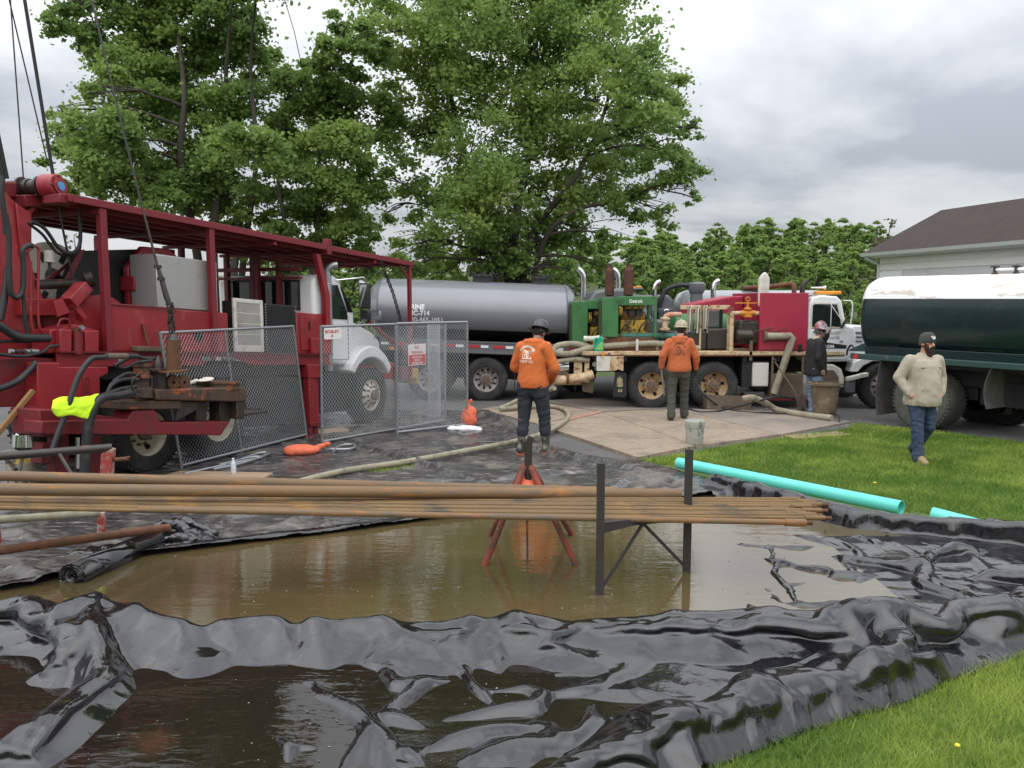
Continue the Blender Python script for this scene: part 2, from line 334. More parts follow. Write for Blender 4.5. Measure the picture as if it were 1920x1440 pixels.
# loose gravel beside the boards
def pebbles(name, n, fn, smin, smax, m):
    V = []; F = []; T = []
    oct_ = np.array([(1, 0, 0), (0, 1, 0), (-1, 0, 0), (0, -1, 0), (0, 0, .7), (0, 0, -.5)]); of = np.array([(0, 1, 4), (1, 2, 4), (2, 3, 4), (3, 0, 4), (1, 0, 5), (2, 1, 5), (3, 2, 5), (0, 3, 5)])
    for i in range(n):
        p = fn(); s = random.uniform(smin, smax); a = random.uniform(0, 6.3)
        o = oct_ * s * np.array([random.uniform(.7, 1.3), random.uniform(.6, 1.1), random.uniform(.5, .9)])
        o = np.c_[o[:, 0] * cos(a) - o[:, 1] * sin(a), o[:, 0] * sin(a) + o[:, 1] * cos(a), o[:, 2]] + np.array([p[0], p[1], p[2] + s * .3])
        F.append(of + len(V) * 6); V.append(o); T += [random.random()] * 6
    return kind(mesh_np(name, np.vstack(V), np.vstack(F), m, attr=np.array(T)), 'stuff')
def tonemat(name, c0, c1, rough=.9, transl=0, spec=.4, clump=None):
    """colour between c0 and c1 by the piece's own tone"""
    m = bpy.data.materials.new(name); m.use_nodes = True; nt = m.node_tree; N = nt.nodes.new; L = nt.links.new
    p = nt.nodes['Principled BSDF']; out = nt.nodes['Material Output']; a = N('ShaderNodeAttribute'); a.attribute_name = 'tone'
    cr = N('ShaderNodeValToRGB'); cr.color_ramp.elements[0].color = (*c0, 1); cr.color_ramp.elements[1].color = (*c1, 1); L(a.outputs['Fac'], cr.inputs[0])
    c = cr.outputs[0]
    if clump:
        tc = N('ShaderNodeTexCoord'); n = N('ShaderNodeTexNoise'); n.inputs['Scale'].default_value = clump[1]; n.inputs['Detail'].default_value = 3; L(tc.outputs['Object'], n.inputs['Vector'])
        mr = N('ShaderNodeMapRange'); mr.inputs[1].default_value = .42; mr.inputs[2].default_value = .68; L(n.outputs[0], mr.inputs[0])
        mx = N('ShaderNodeMix'); mx.data_type = 'RGBA'; L(mr.outputs[0], mx.inputs[0]); L(c, mx.inputs[6]); mx.inputs[7].default_value = (*clump[0], 1); c = mx.outputs[2]
    L(c, p.inputs['Base Color']); p.inputs['Roughness'].default_value = rough; p.inputs['Specular IOR Level'].default_value = spec
    if transl:
        t = N('ShaderNodeBsdfTranslucent'); L(c, t.inputs[0]); mx = N('ShaderNodeMixShader'); mx.inputs[0].default_value = transl
        L(p.outputs[0], mx.inputs[1]); L(t.outputs[0], mx.inputs[2]); L(mx.outputs[0], out.inputs[0])
    return m
GRAVEL = tonemat('gravel', (.09, .085, .08), (.42, .40, .38), .85)
def _gp():
    c = random.choice([(1600, 800, 22, 7), (1400, 778, 70, 10), (1470, 768, 90, 6), (1320, 772, 60, 7)]); q = gr(random.gauss(c[0], c[2]), min(812, random.gauss(c[1], c[3])), .006); return q
pebbles('gravel', 1800, _gp, .007, .02, GRAVEL)

# ================================================================ the lawn
def grass(name, polys, dens, w, h, m, holes=(), seed=0):
    rng = np.random.default_rng(seed); P = []
    for poly, dn in zip(polys, dens):
        xs = [p[0] for p in poly]; ys = [p[1] for p in poly]; x0, x1, y0, y1 = min(xs), max(xs), min(ys), max(ys)
        n = int((x1 - x0) * (y1 - y0) * dn); X = rng.uniform(x0, x1, n); Y = rng.uniform(y0, y1, n); k = inpoly(X, Y, poly)
        for hp in holes: k &= ~inpoly(X, Y, hp)
        P.append(np.c_[X[k], Y[k]])
    P = np.vstack(P); n = len(P); a = rng.uniform(0, 2 * pi, n); far = np.clip((P[:, 1] - 4) / 8, 0, 1.2)
    ww = (w * (1 + 1.6 * far)) * rng.uniform(.6, 1.3, n); big = fbm(P[:, 0] * 1.3, P[:, 1] * 1.3, 3); hh = h * rng.uniform(.45, 1.25, n) * (.6 + .8 * big)
    lx = rng.normal(0, .55, n) * hh; ly = rng.normal(0, .55, n) * hh
    V = np.zeros((n, 3, 3)); V[:, 0, 0] = P[:, 0] - np.cos(a) * ww / 2; V[:, 0, 1] = P[:, 1] - np.sin(a) * ww / 2
    V[:, 1, 0] = P[:, 0] + np.cos(a) * ww / 2; V[:, 1, 1] = P[:, 1] + np.sin(a) * ww / 2
    V[:, 2, 0] = P[:, 0] + lx; V[:, 2, 1] = P[:, 1] + ly; V[:, 2, 2] = hh
    tone = np.clip(rng.normal(.38, .22, n) + (fbm(P[:, 0] * .9, P[:, 1] * .9, 9) - .5) * 1.7 + (fbm(P[:, 0] * 4, P[:, 1] * 4, 13) - .5) * .8, 0, 1)
    return kind(mesh_np(name, V.reshape(-1, 3), np.arange(n * 3).reshape(-1, 3), m, attr=np.repeat(tone, 3)), 'stuff')
GRASSM = tonemat('grass_blades', (.115, .215, .034), (.40, .49, .10), .6, .45, .3)
liner_out = [gr(1330, 1450), gr(1387, 1425), gr(1519, 1376), gr(1620, 1345), gr(1698, 1324), gr(1800, 1275), gr(1875, 1252), gr(1920, 1237), gr(2100, 1190)]
far_lawn = [gr(1195, 866), gr(1400, 832), gr(1590, 806), gr(1600, 796), gr(1760, 812), gr(1935, 834), (8.6, 8.2), gr(1920, 985), gr(1690, 960), gr(1270, 876)]
near_lawn = [(p.x - .03, p.y + .03) for p in liner_out] + [(4.4, 3.4), (.7, 3.4)]
grass('lawn_grass', [far_lawn, near_lawn], [2600, 9000], .006, .06, GRASSM)
grass('grass_tuft', [[gr(690, 888), gr(700, 880), gr(780, 874), gr(775, 884)]], [4500], .01, .05, GRASSM, seed=5)
wd = MB()
for px, py in ((1795, 1397), (1640, 905)):
    p = gr(px, py, .05); wd.ball(p, .016 if py > 1000 else .022, 6, 4, (1, 1, .5))
kind(wd.build('dandelion', mat('dandelion_yellow', (.75, .55, .03), .7)), 'stuff')

# ================================================================ the pool and its black liner
def pz(px, py, z): p = gr(px, py, z); return (p.x, p.y, z)
def pl(z, *pts): return [pz(a, b, z) for a, b in pts]
crest_near = [pz(*q) for q in ((-260, 1150, .2), (0, 1140, .21), (70, 1130, .23), (110, 1137, .2), (170, 1124, .26), (240, 1140, .23), (290, 1146, .23), (380, 1158, .2), (500, 1156, .2), (600, 1158, .21), (700, 1160, .19), (830, 1160, .19), (930, 1152, .21), (985, 1138, .25), (1040, 1152, .21), (1120, 1158, .2), (1200, 1152, .22), (1330, 1143, .23), (1500, 1141, .23), (1620, 1142, .22), (1700, 1152, .2), (1760, 1165, .16))]
far_shore = [pz(*q) for q in ((-300, 1150, 0), (-40, 1135, 0), (60, 1118, 0), (110, 1104, 0), (250, 1062, 0), (480, 1032, 0), (600, 1018, 0), (800, 990, 0), (900, 978, 0), (1050, 968, 0), (1230, 955, 0), (1330, 942, 0))]
crest_bank = [pz(*q) for q in ((1255, 886, .10), (1310, 886, .2), (1400, 900, .26), (1500, 923, .27), (1600, 948, .27), (1690, 960, .26), (1800, 970, .26), (1920, 979, .28), (2080, 1000, .25), (2250, 1080, .22), (2300, 1150, .2))]
crest_out = [pz(*q) for q in ((940, 1500, .2), (1050, 1440, .22), (1200, 1352, .24), (1300, 1316, .25), (1462, 1260, .27), (1600, 1226, .27), (1702, 1204, .27), (1770, 1209, .24), (1860, 1218, .2), (1920, 1226, .18), (2100, 1200, .16))]
crest_wedge = [pz(*q) for q in ((1640, 1182, .14), (1720, 1160, .18), (1800, 1152, .22), (1860, 1140, .26), (1920, 1128, .28), (2020, 1105, .28))]
crest_left = [pz(*q) for q in ((-60, 1420, .14), (0, 1388, .16), (60, 1345, .2), (110, 1305, .2), (165, 1255, .2), (163, 1200, .24), (168, 1130, .26))]
crest_left2 = [pz(*q) for q in ((15, 1140, .22), (60, 1165, .22), (88, 1190, .2), (70, 1240, .16), (40, 1262, .1))]
W1, W2 = .06, .05
def liner_height(X, Y, st=.0125):
    wx = X + .07 * (fbm(X * 1.6, Y * 1.6, 21, 2) - .5); wy = Y + .07 * (fbm(X * 1.6, Y * 1.6, 31, 2) - .5)
    H = np.full(X.shape, -.04); crumple = np.zeros(X.shape)
    def ridge(pts, ws, wn, ps=1.15, pn=1.2, e=.02, wob=.25):
        nonlocal H, crumple
        d, t, sd, z = pdist(wx, wy, pts); d = np.sqrt(d * d + e * e) - e * .6
        k = 1 + wob * (vn(X * 3.1, Y * 1.1, 77) - .5) * 2
        w = np.where(sd > 0, ws, wn) * k; h = np.clip(1 - d / w, 0, 1) ** np.where(sd > 0, ps, pn) * z
        crumple = np.maximum(crumple, np.clip(h / .18, 0, 1)); H = np.maximum(H, h) + .25 * np.minimum(np.maximum(H, 0), h)
    d, t, sd, z = pdist(wx, wy, far_shore); s = -sd * d
    H = np.maximum(H, -.04 + .135 * sst(-.06, .16, s) - .05 * sst(.2, .9, s))
    ridge(crest_near, .62, .15); ridge(crest_bank, .11, .5, ps=.7, e=.02, wob=.1); ridge(crest_out, .3, .42, ps=.8, wob=.4); ridge(crest_wedge, .26, .3)
    ridge(crest_left, .32, .28); ridge(crest_left2, .25, .25)
    def crease(a, w, *pts, z=.12, e=.007, p=1.25, isl=False):
        nonlocal H
        q = pl(z, *pts); xs = [c[0] for c in q]; ys = [c[1] for c in q]
        m = (X > min(xs) - w - .05) & (X < max(xs) + w + .05) & (Y > min(ys) - w - .05) & (Y < max(ys) + w + .05)
        if not m.any(): return
        d, t, sd, _ = pdist(wx[m], wy[m], q); d = np.sqrt(d * d + e * e) - e
        ww = w * np.where(sd > 0, 1.25, .75) * (.7 + .6 * vn(X[m] * 5, Y[m] * 5, 5))
        k = (.35 + .65 * np.sin(pi * np.clip(t, .06, .94)))
        if isl: q = np.clip(1 - d / (ww * 1.25), 0, 1); H[m] = np.maximum(H[m], -.04 + a * .72 * k ** .4 * sst(0, .75, q) + .035 * np.clip(1 - d / (ww * .5), 0, 1) * k)
        else: H[m] += a * .7 * np.clip(1 - d / (ww * 1.3), 0, 1) ** p * k
    # folds down the near bank
    for a, w, pts in (
     (.05, .10, ((167, 1123), (163, 1180), (162, 1227))), (.05, .09, ((170, 1125), (130, 1143), (110, 1197))), (-.05, .07, ((128, 1140), (140, 1185), (125, 1230))),
     (.07, .11, ((280, 1147), (247, 1180), (193, 1207), (163, 1230))), (-.045, .09, ((375, 1156), (395, 1187), (443, 1226))), (.05, .09, ((590, 1160), (612, 1205), (633, 1250))), (-.05, .07, ((570, 1160), (560, 1195), (548, 1225))),
     (.05, .10, ((658, 1155), (750, 1192), (858, 1226))), (.065, .11, ((958, 1142), (900, 1172), (862, 1201), (858, 1232))), (.06, .1, ((950, 1159), (1000, 1197), (1083, 1222), (1142, 1242))),
     (-.04, .07, ((1012, 1184), (1083, 1176), (1133, 1151))), (.075, .08, ((937, 1205), (952, 1247), (958, 1272))), (.06, .07, ((975, 1276), (1083, 1272), (1167, 1251), (1217, 1234))),
     (.04, .08, ((1230, 1150), (1290, 1190), (1400, 1228))), (.05, .1, ((1490, 1142), (1470, 1175), (1400, 1200), (1330, 1208))), (-.04, .07, ((1465, 1150), (1490, 1190), (1550, 1215))), (.04, .09, ((1560, 1190), (1600, 1180), (1660, 1215))), (.04, .09, ((1660, 1150), (1690, 1185), (1740, 1195))),
     (.05, .08, ((430, 1170), (520, 1180), (560, 1215))), (.04, .07, ((330, 1160), (345, 1200), (320, 1222))), (.035, .06, ((720, 1165), (735, 1200), (690, 1232)))):
        crease(a, w, *pts)
    # folds standing out of the front water
    for a, w, pts in (
     (.17, .12, ((587, 1274), (667, 1330), (717, 1380), (733, 1440))), (.16, .1, ((700, 1345), (745, 1310), (792, 1276), (838, 1270))), (.15, .09, ((679, 1330), (750, 1338), (795, 1358))), (.15, .08, ((725, 1247), (742, 1282), (806, 1265))),
     (.15, .07, ((867, 1230), (896, 1280), (931, 1318))), (.17, .1, ((825, 1342), (917, 1330), (1000, 1322), (1020, 1303), (992, 1288), (932, 1290))), (.16, .11, ((785, 1395), (854, 1380), (937, 1363), (1010, 1352))), (.16, .15, ((870, 1420), (958, 1393), (1065, 1380))),
     (.16, .1, ((1000, 1345), (1062, 1380), (1100, 1351), (1106, 1312))), (.15, .05, ((523, 1374), (546, 1401), (541, 1438))), (.14, .045, ((546, 1401), (608, 1399))), (.13, .04, ((1115, 1328), (1133, 1347), (1187, 1350))),
     (.15, .08, ((1177, 1265), (1194, 1292), (1250, 1305), (1310, 1295))), (.16, .1, ((640, 1440), (680, 1370), (672, 1345))), (.14, .08, ((800, 1440), (760, 1400), (770, 1380))), (.14, .09, ((1000, 1300), (1080, 1292), (1170, 1275))), (.13, .09, ((1040, 1330), (1010, 1400), (960, 1440)))):
        crease(a, w, *pts, z=.06, isl=True)
    # folds in the shallow right end of the pool
    for a, w, pts in (
     (.16, .055, ((1418, 1003), (1450, 1020), (1464, 1057), (1452, 1072), (1478, 1097), (1504, 1127), (1525, 1137))), (.145, .045, ((1366, 1081), (1437, 1100), (1467, 1121), (1502, 1133))), (.13, .03, ((1325, 1089), (1394, 1108))), (.14, .05, ((1408, 1112), (1412, 1135), (1460, 1130))),
     (.14, .11, ((1549, 997), (1597, 1024), (1631, 1050), (1672, 1078))), (.14, .07, ((1594, 1042), (1608, 1098))), (.14, .07, ((1631, 1050), (1625, 1080), (1600, 1100))), (.16, .1, ((1650, 990), (1725, 1042), (1762, 1080), (1803, 1146))),
     (.16, .12, ((1687, 1001), (1837, 1050), (1915, 1112))), (.14, .08, ((1725, 1076), (1800, 1095), (1870, 1122))), (.14, .1, ((1480, 1000), (1530, 1010), (1585, 1030))), (.13, .06, ((1330, 990), (1390, 998), (1440, 1015))), (.14, .09, ((1740, 1150), (1800, 1120), (1880, 1075)))):
        crease(a, w, *pts, z=.07, isl=True)
    # scallops on the outer face
    for a, w, pts in (
     (.08, .12, ((1270, 1340), (1280, 1375), (1312, 1400))), (.07, .10, ((1415, 1275), (1412, 1305), (1400, 1325))), (-.10, .16, ((1480, 1285), (1560, 1262), (1640, 1290))), (.09, .11, ((1640, 1225), (1638, 1270), (1668, 1318))), (-.09, .15, ((1665, 1240), (1720, 1235), (1760, 1262))),
     (.08, .1, ((1770, 1215), (1790, 1245), (1800, 1270))), (-.06, .14, ((1300, 1350), (1370, 1320), (1420, 1330))), (.06, .08, ((1500, 1345), (1560, 1325), (1655, 1325))), (.07, .07, ((1500, 1350), (1525, 1365), (1560, 1358))), (-.05, .1, ((1120, 1430), (1200, 1390), (1280, 1370))), (.05, .07, ((1180, 1440), (1300, 1400), (1500, 1330)))):
        crease(a, w, *pts, z=.14, e=.012, p=1.5)
    # broad creases of a stiff sheet: folded waves, warped, then softened
    def tri(u): return np.abs((u % 1.) * 2 - 1)
    q = fbm(X * 1.1, Y * 1.1, 41, 2); r = fbm(X * 1.2, Y * 1.2, 51, 2); am = .006 + .030 * crumple
    n = tri(X * .95 + q * 2.2) * tri(Y * .8 + X * .35 + r * 2.) + .45 * tri(X * 1.6 - Y * 1.1 + r * 2.2) * tri(X * .6 + Y * 1.7 + q * 2)
    H = H + (n - .35) * am
    d, t, sd, _ = pdist(X, Y, [(p.x, p.y) for p in liner_out]); H = np.where(H > 0, H * (.03 + .97 * sst(.0, .10, d)), H)
    for k in range(3 if st < .03 else 0): H[1:-1, 1:-1] = (H[1:-1, 1:-1] * 4 + (H[:-2, 1:-1] + H[2:, 1:-1] + H[1:-1, :-2] + H[1:-1, 2:]) * 2 + H[:-2, :-2] + H[2:, 2:] + H[:-2, 2:] + H[2:, :-2]) / 16
    return H
def grid_mesh(name, x0, x1, y0, y1, st, fn, poly, m, keep=None):
    xs = np.arange(x0, x1 + 1e-6, st); ys = np.arange(y0, y1 + 1e-6, st); X, Y = np.meshgrid(xs, ys); Z = fn(X, Y)
    nx = len(xs); ny = len(ys); ok = inpoly(X, Y, poly)
    i = np.arange(nx * ny).reshape(ny, nx); F = np.stack([i[:-1, :-1], i[:-1, 1:], i[1:, 1:], i[1:, :-1]], -1).reshape(-1, 4)
    if keep is not None: ok &= keep(X, Y, Z)
    F = F[ok.ravel()[F].all(1)]; u, inv = np.unique(F, return_inverse=True)
    V = np.c_[X.ravel(), Y.ravel(), Z.ravel()][u]
    return mesh_np(name, V, inv.reshape(F.shape), m, smooth=True)
def liner_material():
    m = mat('black_pond_liner', (.009, .009, .010), .085, ior=1.72, layers=[((.035, .035, .036), (2.5, 4, 3), .62, .86, .25), ((.42, .42, .42), 46, .725, .745, .5), ((.045, .043, .04), 7, .62, .80, .22)], bump=(26, .05), crease=[((1.6, 2.6, 2), .055), ((4, 2.4, 3), .020), ((11, 13, 9), .003)])
    return m
LINER = liner_material()
out_poly = [(-6.5, 2.6), (.4, 2.6)] + [(p.x, p.y) for p in liner_out] + [(6.9, 6.6)] + [(a[0] + .10, a[1] + .14) for a in crest_bank[::-1][3:]] + [(a[0], a[1] + .25) for a in far_shore[::-1]] + [(-6.5, 6.3)]
def drape(x0, x1, y0, y1, levels):
    """lay a slightly too large sheet over the banks, from big folds to small: links that resist stretching, weight, and the ground below"""
    P = None
    for st, iters, amt, pert in levels:
        xs = np.linspace(x0, x1, int(round((x1 - x0) / st)) + 1); ys = np.linspace(y0, y1, int(round((y1 - y0) / st)) + 1); X, Y = np.meshgrid(xs, ys); H = liner_height(X, Y, st)
        dn, _, sn, _ = pdist(X, Y, crest_near); front = np.where(sn > 0, 1., 0.)
        right = sst(1.3, 2.2, X) * (1 - front) * sst(8.3, 7.6, Y); H = np.maximum(H, right * (.046 + .022 * sst(2.2, 3.4, X)) - (1 - right)); H = np.maximum(H, np.where(front > 0, .022 + .036 * sst(-.7, .7, X) * sst(4.1, 4.6, Y), -1))
        inside = inpoly(X, Y, out_poly); dd, _, _, _ = pdist(X, Y, [(p.x, p.y) for p in liner_out]); pin = (inside & (dd > .04)).astype(np.float32); pin[:1] = 0; pin[-1:] = 0; pin[:, :1] = 0; pin[:, -1:] = 0
        e = amt * (.25 + 1.5 * fbm(X * .7, Y * .7, 17, 2) + .9 * sst(-2.3, -3.2, X) + .7 * front * sst(-1.2, .4, X) + .5 * right) * (.4 + .6 * np.maximum(front, np.maximum(right, sst(.5, .1, dn))))
        G0 = np.stack([X, Y, np.maximum(H, -.03)], -1)
        if P is not None:      # the coarser sheet, read off at the finer places
            u = np.clip((X - x0) / (x1 - x0) * (P.shape[1] - 1), 0, P.shape[1] - 1.001); v = np.clip((Y - y0) / (y1 - y0) * (P.shape[0] - 1), 0, P.shape[0] - 1.001); iu = u.astype(int); iv = v.astype(int); fu = (u - iu)[..., None]; fv = (v - iv)[..., None]
            iu2 = np.minimum(iu + 1, P.shape[1] - 1); iv2 = np.minimum(iv + 1, P.shape[0] - 1)
            G0 = (P[iv, iu] * (1 - fu) + P[iv, iu2] * fu) * (1 - fv) + (P[iv2, iu] * (1 - fu) + P[iv2, iu2] * fu) * fv
        P = G0.copy(); P[..., 2] += pert * (fbm(X / st * .22, Y / st * .22, 37, 2) - .25) * pin; P = P.astype(np.float32); G0 = G0.astype(np.float32); H = H.astype(np.float32)
        D = lambda a, b: np.sqrt(((a - b) ** 2).sum(-1)); ex = (1 + e * (.4 + 1.2 * fbm(X * .6, Y * .6, 23, 2))).astype(np.float32); ey = (1 + e * (.4 + 1.2 * fbm(X * .6, Y * .6, 29, 2))).astype(np.float32)
        lx = D(G0[:, 1:], G0[:, :-1]) * (ex[:, 1:] + ex[:, :-1]) / 2; ly = D(G0[1:], G0[:-1]) * (ey[1:] + ey[:-1]) / 2; m1 = D(G0[1:, 1:], G0[:-1, :-1]) * (ex[1:, 1:] + ey[1:, 1:]) / 2; m2 = D(G0[1:, :-1], G0[:-1, 1:]) * (ex[1:, 1:] + ey[1:, 1:]) / 2
        cx = np.cumsum(np.pad(lx, ((0, 0), (1, 0))), 1); cy = np.cumsum(np.pad(ly, ((1, 0), (0, 0))), 0)
        def proj(a, b, L0, k, lo=False):
            d = P[b] - P[a]; l = np.sqrt((d * d).sum(-1)) + 1e-9; c = (l - L0) / l
            if lo: c = np.minimum(c, 0)
            c = (c * k)[..., None] * d; P[a] += c * pin[a][..., None]; P[b] -= c * pin[b][..., None]
        A = slice(None)
        for it in range(iters):
            P[..., 2] -= (.0010 if it > iters * .3 else .0002) * pin
            for s0 in (0, 1):
                n = (P.shape[1] - s0) // 2; uu = slice(s0, s0 + 2 * n - 1, 2); vv = slice(s0 + 1, s0 + 2 * n, 2); proj((A, uu), (A, vv), lx[:, uu], .5)
                n = (P.shape[0] - s0) // 2; uu = slice(s0, s0 + 2 * n - 1, 2); vv = slice(s0 + 1, s0 + 2 * n, 2); proj((uu, A), (vv, A), ly[uu], .5)
            proj((slice(0, -1), slice(0, -1)), (slice(1, None), slice(1, None)), m1, .15); proj((slice(0, -1), slice(1, None)), (slice(1, None), slice(0, -1)), m2, .15)
            proj((A, slice(0, -2)), (A, slice(2, None)), (cx[:, 2:] - cx[:, :-2]) * .96, .12, True); proj((slice(0, -2), A), (slice(2, None), A), (cy[2:] - cy[:-2]) * .96, .12, True)
            P[..., 2] = np.maximum(P[..., 2], H)
    ny, nx = X.shape; i = np.arange(nx * ny).reshape(ny, nx); F = np.stack([i[:-1, :-1], i[:-1, 1:], i[1:, 1:], i[1:, :-1]], -1).reshape(-1, 4); F = F[inside.ravel()[F].all(1)]; u, inv = np.unique(F, return_inverse=True)
    ed = inside & (dd < .045); q = np.array([(p.x, p.y) for p in liner_out]); _, t, _, _ = pdist(X, Y, [tuple(a) for a in q]); k = t * (len(q) - 1); ik = np.clip(k.astype(int), 0, len(q) - 2); pt = q[ik] + (q[ik + 1] - q[ik]) * (k - ik)[..., None]
    P[ed] = np.concatenate([pt[ed] + (P[ed][:, :2] - pt[ed]) * np.clip((dd[ed] - .02) / .025, 0, 1)[:, None], (P[ed][:, 2] * np.clip((dd[ed] - .018) / .04, 0, 1) + .012)[:, None]], 1)
    o = mesh_np('pool_liner', P.reshape(-1, 3)[u], inv.reshape(F.shape), LINER, smooth=True); sb = o.modifiers.new('smooth', 'SUBSURF'); sb.levels = sb.render_levels = 1
    return o
pool = drape(-5.2, 6.6, 3.2, 9.7, ((.15, 220, .062, .09), (.075, 120, .034, .03), (.0375, 60, .012, .010), (.02, 30, .004, .003)))
tag(pool, 'glossy black pond liner heaped in folds round the brown pool, on the grass', 'pond liner')
def water_mat(name, c0, c1, sc, bump, ior, rough=.03, layers=()):
    return mat(name, c0, rough, var=(c1, sc), ior=ior, bump=bump, layers=layers)
WATER1 = water_mat('murky_water', (.12, .085, .036), (.08, .064, .03), .6, ((2.4, 8, 1), .15, 4), 2.1, layers=[((.15, .11, .06), (.7, 2.2, 1), .56, .82, .05), ((.30, .27, .22), (14, 30, 1), .735, .76, .5)])
WATER2 = water_mat('dark_water', (.012, .010, .008), (.02, .014, .010), .7, ((3.0, 7, 1), .16, 3), 1.45, layers=[((.13, .05, .03), (.9, .9, 1), .60, .85, .05), ((.4, .38, .34), (26, 34, 1), .75, .77, .5)])
sheet('pool_water', [(a[0], a[1] + .22) for a in far_shore] + [(a[0], a[1]) for a in crest_bank[2:]] + [(a[0], a[1]) for a in crest_wedge[::-1]] + [(a[0], a[1]) for a in crest_near[::-1]], W1, WATER1)
sheet('puddle_water', [(a[0], a[1]) for a in crest_near[:-1]] + [(a[0], a[1]) for a in crest_out[::-1][4:]] + [(0, 3.0), (-4, 2.8), (-5, 4.5)], W2, WATER2)

# bits floating on the water
def _fl(k):
    while True:
        if k: q = gr(random.uniform(150, 1500), random.uniform(1000, 1150), W1)
        else: q = gr(random.uniform(100, 1000), random.uniform(1260, 1430), W2)
        if random.random() < .25 + .75 * vn(np.array([q.x * 1.5]), np.array([q.y * 3.]), 3)[0] ** 3: return (q.x, q.y, q.z + .0008)
for k, n in ((1, 130), (0, 60)):
    o = pebbles('floating_debris', n, lambda: _fl(k), .003, .010, tonemat('debris_bits', (.10, .08, .05), (.42, .40, .34), .8)); o.scale.z = 1
# the trampled, dusty sheet under the rig
GL = mat('dusty_ground_liner', (.036, .035, .037), .20, var=((.07, .066, .064), .9), layers=[((.17, .145, .12), 1.4, .50, .70, .7), ((.24, .21, .19), (3, 16, 4), .54, .66, .6), ((.03, .026, .022), 1.3, .57, .68, .07), ((.015, .015, .016), (4, 14, 6), .58, .68, .2), ((.36, .33, .3), 42, .69, .75, .8)], bump=(16, .35), ior=1.55)
g_poly = [(-9, 4.6), (-9, 13)] + [tuple(gr(*q)[:2]) for q in ((330, 800), (560, 745), (740, 738), (860, 752), (925, 775), (965, 800), (1010, 832), (1100, 855), (1200, 869), (1268, 884), (1330, 905), (1350, 950))] + [(a[0], a[1] + .02) for a in far_shore[::-1]] + [(-6, 5.2)]
ledges = [((.10, .10), ((660, 828), (740, 858), (830, 885), (905, 906))), ((.08, .07), ((915, 812), (985, 842), (1090, 868), (1170, 888))), ((.07, .08), ((1005, 838), (1110, 862), (1200, 884), (1275, 898))), ((.08, .1), ((905, 905), (1000, 895), (1120, 880))), ((.07, .09), ((1080, 940), (1180, 905), (1240, 895), (1330, 935))), ((.1, .16), ((880, 770), (930, 785), (980, 815))), ((.08, .14), ((900, 795), (960, 812), (1000, 835))), ((.06, .09), ((300, 905), (400, 930), (470, 960))), ((.06, .08), ((480, 1000), (600, 960), (720, 935))), ((.06, .1), ((560, 1015), (620, 985), (600, 960))), ((.05, .08), ((390, 1000), (430, 970), (540, 955))), ((.08, .1), ((0, 1075), (40, 1070), (90, 1100))), ((.06, .1), ((-60, 1010), (40, 1000), (120, 1030))), ((.07, .08), ((620, 930), (760, 905), (900, 900)))]
def g_height(X, Y):
    H = .012 + .06 * (fbm(X * .9, Y * .9, 61, 4) - .4) + .05 * np.abs(fbm(X * 2.2, Y * 4, 71, 3) - .5) + .03 * np.abs(fbm(X * 6, Y * 9, 75, 2) - .5)
    wx = X + .08 * (fbm(X * 2, Y * 2, 81) - .5); wy = Y + .08 * (fbm(X * 2, Y * 2, 91) - .5)
    for (a, w), pts in ledges:
        q = pl(.03, *pts); d, t, sd, _ = pdist(wx, wy, q); H = H + a * np.clip(1 - d / (w * np.where(sd > 0, .6, 1.4)), 0, 1) ** 1.2 * np.sin(pi * np.clip(t, .08, .92))
    d, t, sd, _ = pdist(X, Y, far_shore); H = np.maximum(H, .012) + .085 * np.exp(-(d / .22) ** 2)
    return np.maximum(H, .01)
gl = grid_mesh('ground_liner', -7.6, 2.6, 5.6, 16.9, .03, g_height, g_poly, GL)
tag(gl, 'dusty grey plastic sheeting trampled flat around the drill rig and fence', 'ground sheet')

# ================================================================ trees
BARK = mat('bark', (.075, .062, .05), .95, var=((.045, .038, .03), (3, 3, .8)), bump=(8, .8))
def leaves(name, blobs, n, size, m, parent=None, seed=0, nsub=15, droop=.35):
    rng = np.random.default_rng(seed); vol = np.array([b[3] ** 2.2 for b in blobs]); cnt = np.maximum(12, n * vol / vol.sum()).astype(int); P = []; T = []
    for b, k in zip(blobs, cnt):
        c = np.array(b[:3]); r = b[3]; ns = max(5, int(nsub * (r / 1.2) ** 1.3)); dr = rng.normal(size=(ns, 3)); dr /= np.linalg.norm(dr, axis=1)[:, None]
        sc = c + dr * (r * rng.uniform(.35, 1.0, ns) ** .7)[:, None] * np.array([1, 1, .82]); st = rng.uniform(0, 1, ns)
        j = rng.integers(0, ns, k); off = rng.normal(size=(k, 3)) * r * np.where(rng.random(k) < .18, .27, .15)[:, None] * np.array([1, 1, .55]); off[:, 2] -= droop * .12 * r * np.hypot(off[:, 0], off[:, 1]) / (.2 * r)
        P.append(sc[j] + off); T.append(np.clip(.25 + .45 * st[j] + rng.normal(0, .16, k), 0, 1))
    P = np.vstack(P); T = np.concatenate(T); n = len(P)
    a = rng.normal(size=(n, 3)); a[:, 2] *= .55; a /= np.linalg.norm(a, axis=1)[:, None]; u = rng.normal(size=(n, 3)); u -= a * (u * a).sum(1)[:, None]; u /= np.linalg.norm(u, axis=1)[:, None]; w = np.cross(a, u)
    s = size * rng.uniform(.6, 1.35, n)[:, None]
    V = np.stack([P - a * s * .55, P + u * s * .42 - w * s * .1, P + a * s * .55 + w * s * .08, P - u * s * .42 - w * s * .1], 1).reshape(-1, 3)
    i = np.arange(n) * 4; F = np.concatenate([np.stack([i, i + 1, i + 2], 1), np.stack([i, i + 2, i + 3], 1)])
    return mesh_np(name, V, F, m, attr=np.repeat(T, 4), parent=parent)
